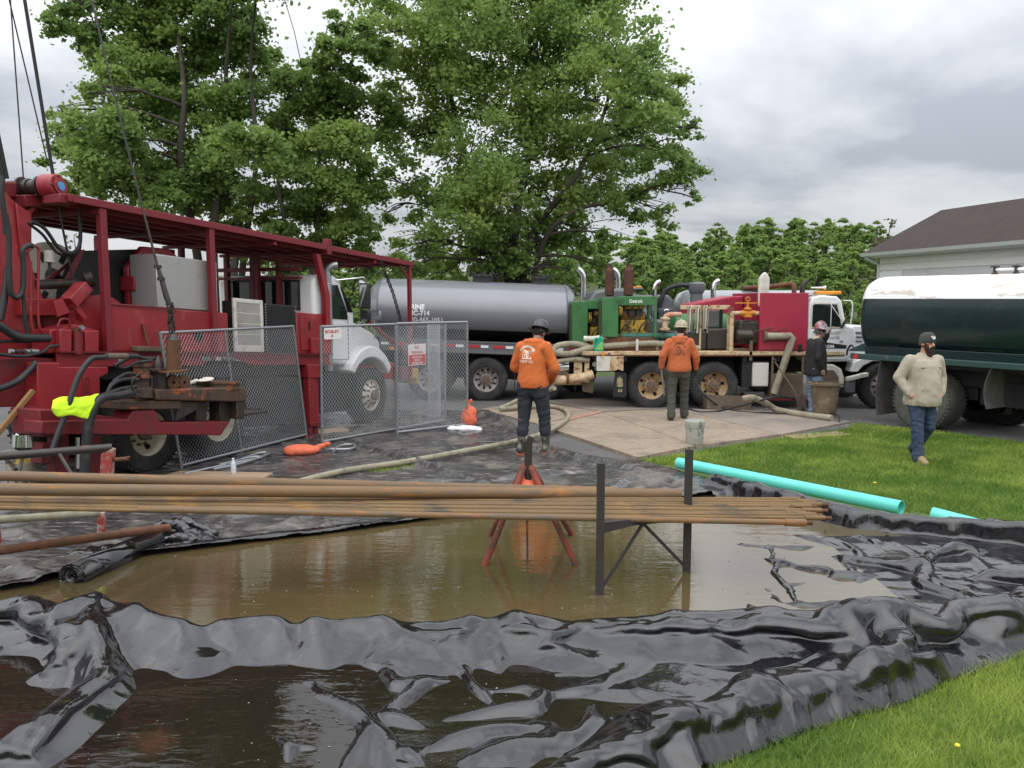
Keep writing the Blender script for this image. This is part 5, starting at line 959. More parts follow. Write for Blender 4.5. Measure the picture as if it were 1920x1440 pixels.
hd2 = MB(); hd2.prism([(4.72, 1.5), (4.72, 2.30), (5.1, 2.22), (5.75, 2.02), (6.0, 1.85), (6.02, 1.2), (5.6, 1.2)], 'y', .45, 1.95); G_('bonnet', hd2, 'white', bevel=.06, seg=3)
fd = MB(); arcp = [(5.08 + .62 * cos(a), .94 + .60 * sin(a)) for a in np.linspace(R(28), R(150), 14)]; outp = [(5.08 + .74 * cos(a), .94 + .82 * sin(a)) for a in np.linspace(R(140), R(30), 12)]
fd.prism(arcp + [(4.40, 1.30), (4.46, 1.45)] + outp, 'y', .0, .5); G_('front_fender', fd, 'white', bevel=.03, seg=2)
G_('grille', MB().box(6.02, 6.08, .5, 1.9, 1.25, 1.95), 'plastic_black'); G_('bumper', MB().prism([(4.9, 1.18), (4.9, 1.40), (6.3, 1.42), (6.34, 1.15), (6.0, 1.1)], 'y', .22, .36), 'red', bevel=.02); G_('front_frame', MB().box(6.08, 6.36, .0, 2.3, 1.10, 1.36), 'dred', bevel=.012); G_('winch_mount', MB().box(6.37, 6.85, .1, .7, 1.12, 1.32).box(6.78, 6.85, .1, .7, 1.0, 1.12), mat('yellow_bracket', (.48, .30, .03), .6, layers=[(RUST, 6, .55, .75, .9)]), bevel=.012)
G_('headlamp', MB().cbox((6.05, .62, 1.55), (.12, .26, .22)), 'chrome', bevel=.02); G_('turn_lamp', MB().cbox((5.75, .02, 1.72), (.1, .06, .05)), 'amber', bevel=.01)
G_('bonnet_mirror', MB().cbox((5.7, .35, 2.36), (.06, .26, .18)), 'galv', bevel=.03); G_('mirror_stalk', MB().tube([(5.7, .38, 1.9), (5.7, .38, 2.3)], .012, 6), 'galv')
mm = MB(); mm.cbox((4.72, -.12, 2.66), (.10, .20, .46)); mm.cbox((4.72, -.12, 2.32), (.10, .20, .18)); G_('mirror', mm, 'plastic_black', bevel=.03, seg=3); G_('mirror_glass', MB().cbox((4.665, -.12, 2.66), (.006, .16, .40)), 'chrome')
G_('mirror_arm', MB().tube(spline([(4.2, .12, 2.9), (4.5, -.08, 2.96), (4.70, -.12, 2.98), (4.74, -.12, 2.86), (4.74, -.12, 2.25)], 5), .015, 7), 'chrome'); G_('mirror_arm', MB().tube([(4.74, -.12, 2.24), (4.7, .12, 2.1)], .012, 6), 'chrome')
G_('front_strut', MB().tube([(5.3, .2, 2.2), (6.38, .05, 1.6)], .04, 8), 'dred')
# chains hanging off the canopy
def chain(name, pts, s, m, par=None, step=.06, fn=None):
    q = MB(); d = 0; out = []
    for a, b_ in zip(pts, pts[1:]): 
        a = Vector(a); b_ = Vector(b_); n = max(1, int((b_ - a).length / step)); out += [a.lerp(b_, i / n) for i in range(n)]
    for i, p in enumerate(out[:-1]):
        dr_ = (out[i + 1] - p).normalized(); sd_ = dr_.cross(Vector((.3, .9, .1))).normalized(); sd_ = sd_ if i % 2 else dr_.cross(sd_)
        q.tube([p - dr_ * s * .3 + sd_ * s * .45, p + dr_ * step * .5 + sd_ * s * .6, p + dr_ * (step + s * .3) + sd_ * s * .45, p + dr_ * (step + s * .3) - sd_ * s * .45, p + dr_ * step * .5 - sd_ * s * .6, p - dr_ * s * .3 - sd_ * s * .45, p - dr_ * s * .3 + sd_ * s * .45], s * .2, 5)
    return kind((fn or (lambda n_, mb, m_, par_: mb.build(n_, m_, par_)))(name, q, m, par), 'stuff')
chain('chain', [(5.35, -.03, 3.36), (5.75, -.03, 2.8), (6.0, -.03, 2.3), (6.3, -.03, 1.6)], .05, 'oil', rig, .055, G_)
# ---- rear works: mast foot, winch, jack column, plumbing (placed from what is seen)
def poly_box(n, m, pix, y0, y1, bevel=.012, par=None):
    """outline seen on the plane y0, carried back to y1"""
    q = rp(*[(a, b_, y0) for a, b_ in pix]); return G_(n, MB().prism([(v.x, v.z) for v in q], 'y', y0, y1), m, par, bevel=bevel)
poly_box('mast_leg', 'red', [(-60, 352), (2, 352), (30, 380), (46, 420), (60, 500), (82, 560), (86, 640), (60, 690), (-60, 690)], .5, .75)
poly_box('mast_leg', 'dred', [(-80, 360), (-10, 360), (20, 690), (-80, 690)], 1.5, 1.9)
poly_box('mast_bracket', 'dred', [(45, 365), (110, 365), (112, 386), (50, 388)], .45, .9); poly_box('mast_brace', 'red', [(68, 375), (84, 375), (58, 404), (45, 404)], .5, .6)
poly_box('mast_gusset', 'red', [(30, 380), (60, 400), (60, 470), (40, 480)], .46, .495)
w0 = rd(84, 350, .35); w1 = rd(30, 352, .75)
def dcyl(n, a, b_, r, m, par=None, r1=None, nn=22, **k): return G_(n, MB().cyl(a, b_, r, r1, nn), m, par, **k)
v = (w1 - w0).normalized(); wn = dcyl('winch_drum', w0 + v * .02, w0 + v * .5, .085, 'oil')
for t in (.04, .2, .3): dcyl('drum_flange', w0 + v * t, w0 + v * (t + .03), .125 if t != .2 else .10, 'oil', wn)
gb = dcyl('winch_gearbox', w0 - v * .0, w0 - v * .20, .145, 'red', None, .14, 26, bevel=.012); dcyl('gearbox_cover', w0 - v * .205, w0 - v * .225, .095, 'red', gb); dcyl('gearbox_cap', w0 - v * .226, w0 - v * .24, .05, mat('blue_cap', (.08, .3, .6), .4), gb)
for k in range(8):
    a = k * pi / 4; e1 = v.cross(Vector((0, 0, 1))).normalized(); e2 = v.cross(e1); c_ = w0 - v * .2 + (e1 * cos(a) + e2 * sin(a)) * .12; dcyl('bolt', c_, c_ - v * .02, .012, 'dred', gb, nn=6)
poly_box('winch_motor', 'dred', [(-10, 338), (34, 340), (34, 372), (-10, 372)], .6, .85, .03)
poly_box('roof_corner', 'dred', [(112, 362), (130, 364), (145, 372), (145, 384), (112, 380)], .0, .3)
# jack column and stabiliser box at the rear corner
poly_box('rear_crossmember', 'dred', [(-40, 672), (112, 672), (112, 760), (-40, 765)], .10, .5); poly_box('rear_bulkhead', 'dred', [(10, 560), (200, 560), (200, 672), (10, 672)], .62, .7); poly_box('cross_beam', 'red', [(40, 560), (112, 560), (112, 592), (40, 592)], .40, .6)
poly_box('jack_column', 'red', [(70, 680), (112, 680), (112, 688), (203, 688), (203, 700), (188, 708), (188, 765), (98, 768), (70, 766)], -.10, .3); poly_box('jack_rib', 'dred', [(156, 706), (168, 706), (168, 765), (156, 765)], -.115, -.102, .004)
poly_box('jack_head', 'red', [(94, 618), (114, 616), (140, 608), (186, 620), (186, 660), (94, 662)], .06, .4); poly_box('jack_head_side', 'red', [(160, 620), (186, 620), (186, 660), (160, 660)], -.04, .055); poly_box('jack_head_side', 'red', [(113, 618), (135, 618), (135, 660), (113, 660)], -.04, .055)
j0 = rd(145, 622, .0); j1 = rd(145, 664, 0.); dcyl('jack_cylinder', j0, j1, .062, 'dred'); dcyl('jack_cap', j0 + Vector((0, 0, .04)), j0, .045, 'rust'); dcyl('hydraulic_fitting', j0 + Vector((0, -.06, .05)), j0 + Vector((0, -.1, .05)), .03, 'galv')
ghose('lifting_handle', rp((108, 614, .05), (112, 602, .05), (118, 598, .05), (128, 600, .05), (132, 612, .05)), .014, 'dred')
poly_box('jack_foot', 'dred', [(75, 768), (108, 768), (130, 820), (80, 820)], .0, .3); poly_box('jack_foot', 'dred', [(80, 830), (100, 830), (96, 870), (78, 870)], .0, .2)
for a, b_ in ((168, 190), (104, 130)): poly_box('jack_post', 'dred', [(a, 818), (b_, 818), (b_, 895), (a, 895)], .05, .2)
dcyl('chrome_rod', rd(146, 820, .02), rd(146, 878, .02), .022, 'chrome')
# square tube bracket pointing up and right
q0 = rd(128, 568, .2); q1 = rd(158, 536, .2); G_('square_tube', MB().bar(q0, q1, .20, .14), 'red', bevel=.008); poly_box('tube_plate', 'red', [(101, 565), (118, 560), (132, 586), (108, 594)], .15, .18, .004); G_('tube_arm', MB().bar(rd(136, 570, .18), rd(158, 598, .18), .08, .07), 'red', bevel=.006)
dcyl('cross_shaft', rd(66, 534, .5), rd(165, 530, .5), .06, 'oil'); dcyl('shaft_hub', rd(160, 524, .45), rd(174, 521, .4), .10, 'oil', None, .11)
# cathead wheel behind
cw = rd(100, 520, .95); G_('drum_flange', MB().lathe([(.12, 0), (.45, 0), (.45, .04), (.12, .04)], cw, 'y', 30), 'dwhite')
for k in range(6): a = k * pi / 3; G_('flange_slot', MB().cbox((cw.x + .28 * cos(a), cw.y - .006, cw.z + .28 * sin(a)), (.12, .01, .07), (0, -a, 0)), 'black')
dcyl('lubricator', rd(93, 492, .5), rd(93, 470, .5), .06, 'dwhite'); dcyl('lubricator_stem', rd(93, 508, .5), rd(93, 492, .5), .02, 'oil')
for pts in (((58, 490), (58, 600), (70, 640)), ((73, 465), (72, 600), (86, 630)), ((58, 462), (68, 462), (73, 470), (73, 490))): ghose('hydraulic_pipe', rp(*[(a, b_, .15) for a, b_ in pts]), .016, 'red')
for pts, r, y in ((((10, 400), (16, 440), (17, 500), (20, 545), (30, 558), (42, 545), (44, 500), (42, 470), (55, 460), (62, 462)), .030, .1), (((60, 415), (85, 430), (110, 465), (130, 475), (146, 466), (151, 440), (146, 380)), .022, .25), (((52, 418), (80, 440), (105, 472), (128, 479), (148, 470), (150, 440)), .018, .3), (((110, 385), (118, 430), (130, 490), (138, 525)), .014, .3), (((-30, 600), (0, 612), (30, 630), (60, 634), (92, 634)), .05, .0), (((-30, 660), (0, 664), (40, 668), (80, 660), (92, 650), (108, 648)), .02, -.02), (((-30, 735), (0, 728), (30, 716), (50, 700), (68, 680)), .036, -.06), (((40, 545), (44, 560), (47, 600), (52, 625)), .022, .12), (((5, 330), (3, 360), (8, 400), (12, 440)), .03, .2), (((-10, 640), (25, 640), (60, 640)), .02, .05), (((16, 500), (8, 560), (0, 600)), .04, .2)):
    ghose('hydraulic_hose', rp(*[(a, b_, y) for a, b_ in pts]), r, 'hoseblk')
for a in (18, 27, 38, 48, 58, 64): dcyl('hose_fitting', rd(a, 658, .0), rd(a + 7, 659, .0), .026, ('galv', 'oil')[a % 2] if a != 38 else 'oil')
# breakout arm with the turntable
ya = -.75
poly_box('swing_arm', 'dred', [(78, 790), (240, 786), (250, 770), (290, 768), (300, 792), (432, 790), (415, 816), (78, 814)], ya, ya + .3, .012); poly_box('swing_base', 'dred', [(74, 768), (112, 768), (240, 786), (78, 818)], ya + .1, ya + .6)
poly_box('rotary_lower', 'orange_steel', [(225, 752), (340, 750), (340, 767), (225, 768)], ya - .02, ya + .35); poly_box('rotary_upper', 'orange_steel', [(292, 730), (462, 726), (465, 748), (458, 754), (292, 750)], ya - .06, ya + .5, .02)
tcn = rd(410, 722, ya + .22); G_('turntable_ring', MB().lathe([(.01, -.05), (.30, -.05), (.30, -.015), (.27, -.01), (.27, .02), (.29, .025), (.29, .05), (.2, .05), (.01, .045)], tcn, 'z', 36), 'orange_steel')
poly_box('table_end', 'oil', [(444, 752), (462, 750), (458, 786), (444, 786)], ya - .04, ya + .3, .01); G_('handle_bar', MB().bar(rd(455, 778, ya), rd(500, 772, ya), .05, .04), 'oil', bevel=.008); G_('handle_bar', MB().bar(rd(455, 766, ya), rd(490, 768, ya), .02, .02), 'oil')
for a in (368, 412): poly_box('support_block', 'oil', [(a, 752), (a + 20, 752), (a + 20, 790), (a, 790)], ya + .1, ya + .3)
poly_box('pipe_guide', 'oil', [(330, 790), (372, 768), (372, 752), (335, 752)], ya + .02, ya + .06)
hx = MB(); a0 = rd(268, 745, ya); hx.lathe([(.01, 0), (.11, 0), (.11, .10), (.08, .12), (.08, .22), (.12, .23), (.12, .26), (.09, .27), (.09, .36), (.11, .37), (.11, .40), (.05, .42), (.01, .42)], a0, 'z', 18); G_('hydraulic_motor', hx, 'orange_steel')
hx = MB(); a0 = rd(300, 742, ya + .1); hx.lathe([(.01, 0), (.09, 0), (.09, .3), (.06, .33), (.06, .42), (.03, .46), (.01, .5)], a0, 'z', 16); G_('hydraulic_motor', hx, 'oil')
for a in (326, 346): s_ = rd(a, 717, ya); G_('sheave', MB().lathe([(.02, 0), (.095, 0), (.08, .02), (.095, .04), (.02, .04)], s_, 'y', 22), 'rust')
poly_box('motor_plate', 'oil', [(285, 692), (345, 690), (348, 695), (285, 697)], ya, ya + .3, .004)
for i, pts in enumerate((((290, 672), (270, 672), (250, 668), (225, 680), (215, 686)), ((285, 676), (255, 680), (235, 690), (222, 688)), ((262, 705), (240, 700), (220, 710), (205, 725)), ((258, 712), (230, 712), (210, 722), (200, 740)), ((255, 725), (225, 730), (205, 738), (188, 746)), ((250, 735), (220, 742), (195, 745), (178, 760), (165, 800), (160, 860), (158, 900)), ((258, 668), (235, 668), (190, 670), (170, 674), (150, 700), (138, 730), (125, 770), (110, 810), (96, 850)), ((262, 700), (248, 715), (252, 735), (270, 745), (284, 728), (283, 705)))):
    ghose('hydraulic_hose', rp(*[(a, b_, ya - .05 - .02 * i) for a, b_ in pts]), (.022, .018, .022, .024, .028, .052, .030, .012)[i], 'hoseblk')
G_('swivel_joint', MB().tube(rp((200, 668, ya - .17), (238, 668, ya - .17)), .036, 10), 'mudsteel', smooth=50); G_('swivel_joint', MB().tube(rp((195, 743, ya - .16), (242, 738, ya - .16)), .036, 10), 'oil', smooth=50)
# lower rear clutter
G_('lever_bar', MB().bar(rd(-10, 820, -.25), rd(62, 732, -.25), .05, .05), mat('rusty_lever', (.24, .13, .05), .8), bevel=.006)
dcyl('grease_pot', rd(42, 838, -.2), rd(42, 815, -.2), .11, 'chrome', None, .10); dcyl('grease_pot_neck', rd(42, 812, -.2), rd(42, 782, -.2), .055, 'oil'); dcyl('grease_pot_shoulder', rd(42, 815, -.2), rd(42, 806, -.2), .10, 'chrome', None, .055)
# diagonal guy wires running up to the mast top, out of the picture
for (a, b_, r) in (((100, 332), (43, -20), .020), ((44, 336), (18, -20), .008), ((88, 300), (8, -40), .008), ((12, 335), (-12, 220), .030), ((4, 330), (-6, 280), .028)):
    G_('mast_cable', MB().tube([rd(*a, .4), rd(*b_, .4)], r, 6), 'hoseblk')
poly_box('engine_cover', 'black', [(122, 548), (128, 528), (153, 470), (305, 466), (305, 600), (122, 600)], .78, 1.9); poly_box('cover_edge', 'dred', [(116, 540), (150, 468), (160, 468), (128, 540)], .74, .77, .004); poly_box('control_box', 'red', [(251, 518), (290, 518), (290, 545), (251, 545)], .5, .77)
# ---- the tool hanging on the sand line in front of the deck
TY = 10.25
tl = thing('drill_tool', 'rusty drilling tool hanging by chain from the thin line', 'drilling tool', at(322, 700, TY))
def T_(p): return at(p[0], p[1], TY) - tl.location
MB().tube([T_((325, 695)), T_((325, 637))], .085, 16).build('tool_body', 'rust', tl, smooth=50); MB().tube([T_((325, 637)), T_((325, 632)), T_((325, 626))], [.085, .06, .03], 14).build('tool_neck', 'oil', tl, smooth=50); MB().lathe([(.02, 0), (.19, 0), (.19, .02), (.02, .02)], T_((325, 697)), 'z', 22).build('tool_plate', 'rust', tl)
chain('chain', [T_((318, 572)), T_((322, 600)), T_((326, 628))], .06, 'oil', tl, .06); chain('chain', [T_((322, 576)), T_((318, 605)), T_((322, 630))], .05, 'oil', tl, .055)
MB().tube([T_((318, 572)), T_((312, 556)), T_((302, 520)), T_((295, 498))], [.03, .035, .028, .02], 10).build('rod_socket', 'oil', tl, smooth=50)
for p in ((302, 523), (296, 500), (318, 570)): MB().lathe([(.01, -.02), (.045, -.02), (.045, .02), (.01, .02)], T_(p), 'z', 12).build('rod_knot', 'oil', tl)
MB().tube([T_((295, 498)), T_((262, 370)), T_((215, 180)), T_((165, -30))], [.016, .014, .012, .012], 6).build('sand_line', 'oil', tl)
tb = thing('overhead_wire', 'thin dark wire in the sky between the two broad maples', 'wire', at(552, 60, 12)); MB().tube([at(528, -20, 12) - tb.location, at(552, 60, 12) - tb.location, at(565, 120, 12.5) - tb.location], .006, 5).build('wire', 'hoseblk', tb)
# ================================================================ boards laid on the drive
def board(name, label, pix, z0, z1, m, cat='board', group=None):
    q = [gr(a, b, z1) for a, b in pix]; c = sum(q, Vector()) / len(q)
    o = MB().prism([(p.x - c.x, p.y - c.y) for p in q], 'z', z0 - z1, 0).build(name, m, None, (c.x, c.y, z1), smooth=None, bevel=.004); return tag(o, label, cat, group)
OSB = mat('osb_board', (.33, .262, .19), .85, var=((.245, .19, .14), (1.2, 7, 1)), layers=[((.47, .39, .30), (14, 9, 9), .56, .68, .9), ((.17, .14, .115), 1.0, .50, .68, .55), ((.09, .075, .06), (1.5, 9, 2), .57, .68, .6), ((.10, .085, .075), 6, .60, .70, .7)], bump=(50, .35))
OSB2 = mat('osb_board_worn', (.30, .24, .19), .85, var=((.22, .19, .165), .8), layers=[((.13, .12, .115), 1.2, .48, .72, .75), ((.40, .33, .26), (12, 8, 8), .6, .72, .9)], bump=(50, .35))
board('ground_board', 'pale wooden mat board under the bucket, its corner over the lawn', [(1010, 795), (1128, 773), (1303, 835), (1196, 857)], .0, .055, OSB, 'ground board', 'wooden mats on the drive')
board('ground_board', 'wooden mat board between the worker in olive trousers and the lawn edge', [(1130, 773), (1262, 766), (1462, 814), (1305, 835)], .0, .05, OSB, 'ground board', 'wooden mats on the drive')
board('ground_board', 'muddy wooden mat board strewn with gravel, reaching farthest along the lawn', [(1264, 766), (1500, 772), (1596, 790), (1464, 814)], .0, .045, OSB2, 'ground board', 'wooden mats on the drive')
board('ground_board', 'brown wooden mat board beside the loop of hose', [(900, 766), (1003, 752), (1126, 772), (1008, 794)], .0, .03, OSB, 'ground board', 'wooden mats on the drive')
board('ground_board', 'dark trodden wooden mat board close to the rear wheels of the rusty truck', [(1006, 751), (1112, 746), (1258, 764), (1130, 771)], .0, .028, OSB2, 'ground board', 'wooden mats on the drive')
board('timber_batten', 'narrow reddish batten lying along the seam of the mat boards', [(1062, 784), (1122, 770), (1130, 772), (1068, 787)], .03, .075, mat('reddish_batten', (.36, .2, .14), .8, layers=[((.2, .12, .09), 6, .5, .7, .9)]), 'batten')
board('plank', 'thin grey plank end sticking out under the mat boards onto the lawn', [(1470, 816), (1570, 808), (1598, 814), (1490, 822)], .0, .03, 'timber', 'plank')
board('plywood_board', 'weathered plywood board under the water bottle', [(285, 897), (338, 882), (512, 886), (470, 908)], .03, .06, 'timber', 'board')
board('plywood_board', 'small tan board lying under the fence gate by the outrigger foot', [(585, 806), (645, 801), (655, 806), (600, 812)], .02, .045, 'timber', 'board')
# ================================================================ green pipes on the grass
def pipe(name, label, p0, p1, r, m, cat, group=None, wall=.006, n=24):
    p0, p1 = Vector(p0), Vector(p1); root = MB(); d = (p1 - p0)
    root.tube([d * 0 - d * 0, d], r, n, cap=False); root.tube([d * 0, d], r - wall, n, cap=False)
    k = len(root.v) // 4; 
    for e in (0, k): root.f += [(e + i, e + (i + 1) % k, 2 * k + e + (i + 1) % k, 2 * k + e + i) for i in range(n)]
    o = root.build(name, m, None, p0, smooth=50); return tag(o, label, cat, group)
a, b = gr(1272, 868, .13), gr(1690, 952, .13); pipe('drain_pipe', 'long turquoise drain pipe lying along the liner edge on the lawn', a, b, .074, 'pvc', 'pipe', 'turquoise drain pipes')
a, b = gr(1748, 964, .10), gr(1900, 1004, .03); pipe('drain_pipe', 'short end of a turquoise drain pipe showing over the liner bank', a, b, .074, 'pvc', 'pipe', 'turquoise drain pipes')
# ================================================================ pipe rack and rods over the pool
rk = thing('rod_stand', 'dark angle-iron stand with two uprights standing in the water', 'stand', gr(1124, 1130, .0))
def K(p): return Vector(p) - rk.location
p1 = gr(1124, 1128, 0); p2 = gr(1287, 1083, 0); p1t = at(1124, 868, p1.y); p2t = at(1287, 842, p2.y)
IRON = mat('dark_angle_iron', (.035, .03, .028), .6, layers=[((.10, .05, .03), 7, .56, .74, .85)], bump=(60, .2))
for a, b in ((p1, p1t), (p2, p2t)):
    up = MB(); o_ = K(a); ln = b.z - a.z; up.prism([(o_.x - .028, o_.y - .028), (o_.x + .028, o_.y - .028), (o_.x + .028, o_.y - .018), (o_.x - .018, o_.y - .018), (o_.x - .018, o_.y + .03), (o_.x - .028, o_.y + .03)], 'z', o_.z, o_.z + ln); up.build('upright', IRON, rk, smooth=None)
bm1 = at(1124, 985, p1.y); bm2 = at(1287, 968, p2.y); MB().bar(K(bm1), K(bm2), .045, .05).build('cross_beam', IRON, rk)
mid = bm1.lerp(bm2, .48)
for e in (p1, p2): MB().bar(K(mid - Vector((0, 0, .02))), K(e + Vector((0, 0, .08))), .016, .022).build('brace', IRON, rk)
gs_ = MB(); q = K(bm1); w = K(mid); gs_.add([q + Vector((0, -.03, .0)), w + Vector((0, -.03, -.01)), q + Vector((0, -.03, -.06)), q + Vector((0, -.024, .0)), w + Vector((0, -.024, -.01)), q + Vector((0, -.024, -.06))], [(0, 1, 2), (3, 5, 4), (0, 3, 4, 1), (1, 4, 5, 2), (2, 5, 3, 0)]); gs_.build('gusset', IRON, rk)
def rod(label, l, r_, Yl, Yr, rad, m, name='sucker_rod', cat='rod', group='rusty rods on the stand', sag=0, coup=True):
    a = at(*l, Yl); b = at(*r_, Yr); root = thing(name, label, cat, a, 0, group); d = b - a; n = 12
    pts = [d * (i / n) + Vector((0, 0, -sag * sin(pi * i / n))) for i in range(n + 1)]
    MB().tube(pts, rad, 12).build('rod_shaft', m, root, smooth=60)
    u = d.normalized()
    if coup: MB().tube([d - u * .17, d - u * .005], rad * 1.28, 12).build('coupling', m, root, smooth=60); MB().tube([d, d + u * .05], rad * .8, 10).build('pin_end', 'rust', root, smooth=60)
    return root
for l, r_, Yl, Yr, lb in (((-70, 927), (1500, 936), 6.35, 6.92, 'rusty rod at the back of the bundle, highest of the thin rods'), ((-70, 930), (1530, 940.5), 6.28, 6.85, 'second thin rusty rod from the top of the bundle'), ((-70, 933), (1541, 945.5), 6.22, 6.80, 'thin rusty rod near the top with a long end past its neighbours'), ((-70, 934), (1521, 949.5), 6.16, 6.74, 'fourth rusty rod down in the bundle on the stand'), ((-70, 938.5), (1479, 954.5), 6.10, 6.68, 'rusty rod with the shortest end in the bundle'), ((-70, 940), (1541, 957), 6.06, 6.64, 'rusty rod beneath the shortest one in the bundle'), ((-70, 945), (1510, 962), 6.0, 6.58, 'dark-ended rusty rod low in the bundle'), ((-70, 946), (1530, 965.5), 5.96, 6.54, 'rusty rod third from the bottom of the bundle'), ((-70, 951), (1547, 971), 5.90, 6.48, 'rusty rod reaching farthest right in the bundle')):
    rod(lb, l, r_, Yl, Yr, .0165, 'rod', sag=.012)
rod('dark bottom pipe under the bundle of rusty rods', (260, 955), (1511, 980), 6.02, 6.40, .024, 'rod2')
rod('long fat rusty pipe lying on top of the rod bundle', (-80, 917), (1275, 926.5), 5.95, 6.98, .047, 'rod2', 'steel_pipe', 'pipe', 'fat rusty pipes', coup=False)
rod('grey and orange pipe behind the long fat rusty pipe', (-80, 890), (1150, 922), 6.45, 7.1, .042, 'rod2', 'steel_pipe', 'pipe', 'fat rusty pipes', coup=False)
rod('red-brown pipe propped low over the liner roll', (-80, 1043), (316, 989), 5.75, 7.3, .036, 'rust', 'steel_pipe', 'pipe', 'fat rusty pipes', coup=False)
rod('pale grey pipe lying low at the red stand leg', (-80, 980), (186, 962), 6.6, 7.4, .035, 'hosetan', 'steel_pipe', 'pipe', 'fat rusty pipes', coup=False)
# left stand
ls = thing('pipe_stand', 'peeling red pipe stand with a rusty top bar near the muddy bucket', 'stand', at(200, 1010, 7.5)); ls.location.z = 0
def K2(px, py, Y): return at(px, py, Y) - ls.location
MB().tube([K2(-80, 862, 7.0), K2(210, 839, 7.5)], .037, 12).build('top_bar', 'oil', ls, smooth=50)
PEEL = mat('peeling_red_paint', (.34, .05, .04), .7, layers=[((.42, .34, .28), 9, .46, .58, .85), (RUST, 6, .56, .68, .9)], bump=(40, .4))
MB().bar(K2(204, 840, 7.5), K2(200, 898, 7.5), .10, .08).build('end_bracket', PEEL, ls, bevel=.006); MB().bar(K2(190, 960, 7.4), K2(190, 1004, 7.4), .06, .05).build('leg', PEEL, ls, bevel=.005); MB().bar(K2(-12, 940, 7.0), K2(-6, 1020, 7.0), .06, .05).build('leg', PEEL, ls, bevel=.005)
MB().tube([K2(214, 862, 7.5), K2(240, 860, 7.55), K2(240, 856, 7.55)], .02, 8).build('lock_pin', 'rust', ls, smooth=50)
for a_, b_ in (((42, 858), (36, 885)), ((112, 852), (135, 890)), ((12, 862), (30, 880))): MB().tube([K2(*a_, 7.2), K2(*b_, 7.1)], .016, 7).build('hook_bar', 'oil', ls)
# red jack stand with splayed legs
js = thing('jack_stand', 'red four-legged jack stand with rust standing in the pool', 'jack stand', gr(992, 1045, 0))
def K3(v): return v - js.location
ap = at(988, 862, 7.22); TRI = mat('flaking_red_paint', (.27, .055, .035), .75, layers=[((.10, .055, .035), 6, .46, .62, .85), ((.36, .28, .22), 10, .62, .72, .9)], bump=(45, .4))
for (px, py) in ((903, 1074), (1086, 1074), (916, 1013), (1078, 1012)):
    f = gr(px, py, 0); MB().tube([K3(ap + (f - ap) * .06), K3(f)], .028, 10).build('leg', TRI, js, smooth=50); MB().cyl(K3(f), K3(f + Vector((0, 0, .012))), .06, n=12).build('foot_plate', 'rust', js)
MB().tube([K3(at(990, 905, 7.2)), K3(at(991, 828, 7.2))], .034, 12).build('jack_screw', 'oil', js, smooth=50); MB().cbox(K3(at(991, 832, 7.2)), (.06, .04, .14), (0, .35, 0)).cbox(K3(at(983, 838, 7.2)), (.03, .03, .16), (0, -.4, 0)).build('screw_head', 'oil', js, bevel=.006)
MB().lathe([(.03, -.02), (.10, -.07), (.13, -.16), (.05, -.16)], K3(at(988, 890, 7.22)), 'z', 16).build('collar', 'orangebag', js); MB().tube([K3(at(988, 905, 7.2)), K3(gr(989, 1072, 0))], .009, 6).build('centre_rod', 'oil', js)
# ================================================================ chain-link panels
def fence_panel(label, pb0, pb1, hgt, lean, posts, side=0, group='chain-link fence panels', pitch=.058):
    root = thing('chain_link_fence', label, 'fence', pb0, 0, group); u = (pb1 - pb0); ln = u.length; u.normalize(); n = Vector((-u.y, u.x, 0)); up = (Vector((0, 0, 1)) * math.sqrt(max(.01, 1 - lean * lean - side * side)) + n * lean + u * side)
    def W(a, h): return u * a + up * h
    for a in posts: MB().tube([W(a * ln, .0), W(a * ln, hgt)], .021 if a in (0, 1) else .017, 8).build('fence_post', 'galv', root, smooth=50)
    for h in (.06, hgt - .01): MB().tube([W(0, h), W(ln, h)], .020, 8).build('fence_rail', 'galv', root, smooth=50)
    mb = MB(); x0, x1, h0, h1 = .02, ln - .02, .07, hgt - .03; sl = 1.25; m = int((ln + hgt / sl) / pitch) + 1
    for s_ in (1, -1):
        for i in range(-int(hgt / sl / pitch) - 1, m + 1):
            c = x0 + i * pitch; t0 = h0; xa = c; xb = c + s_ * (h1 - h0) / sl if s_ > 0 else c + (h1 - h0) / sl
            if s_ > 0: ha, hb = h0, h1
            else: ha, hb = h1, h0
            def clip(xa, ha, xb, hb):
                if xa < x0: ha += (hb - ha) * (x0 - xa) / (xb - xa); xa = x0
                if xb > x1: hb -= (hb - ha) * (xb - x1) / (xb - xa); xb = x1
                return (xa, ha, xb, hb)
            if xb <= x0 or xa >= x1: continue
            a_, ha, b_, hb = clip(xa, ha, xb, hb)
            if b_ - a_ > .01: mb.tube([W(a_, ha) + n * .004 * s_, W(b_, hb) + n * .004 * s_], .0023, 4, cap=False)
    kind(mb.build('wire_mesh', 'wire', root, smooth=60, recalc=False), 'stuff')
    tc = MB()
    for a in posts:
        for k in range(5): p = W(a * ln, .2 + k * (hgt - .35) / 4); tc.cyl(p - up * .012, p + up * .012, .026, n=10)
    kind(tc.build('tie_clip', 'galv', root, smooth=50), 'stuff'); return root, W
fA, WA = fence_panel('leaning chain-link panel in front of the rear wheels of the red rig', gr(341, 881), gr(575, 821), 1.89, .0, (0, .43, 1), -.15)
fB, WB = fence_panel('upright chain-link panel carrying the two signs', gr(604, 835), gr(834, 794), 1.88, -.02, (0, .56, 1))
fC, WC = fence_panel('chain-link panel ending at the upright orange sandbag', gr(745, 817), gr(876, 801), 1.90, -.01, (0, 1))
fr_ = thing('mesh_roll', 'upright roll of chain-link wire behind the fence panels', 'wire roll', gr(808, 790) + Vector((.02, .5, 0)))
mb = MB()
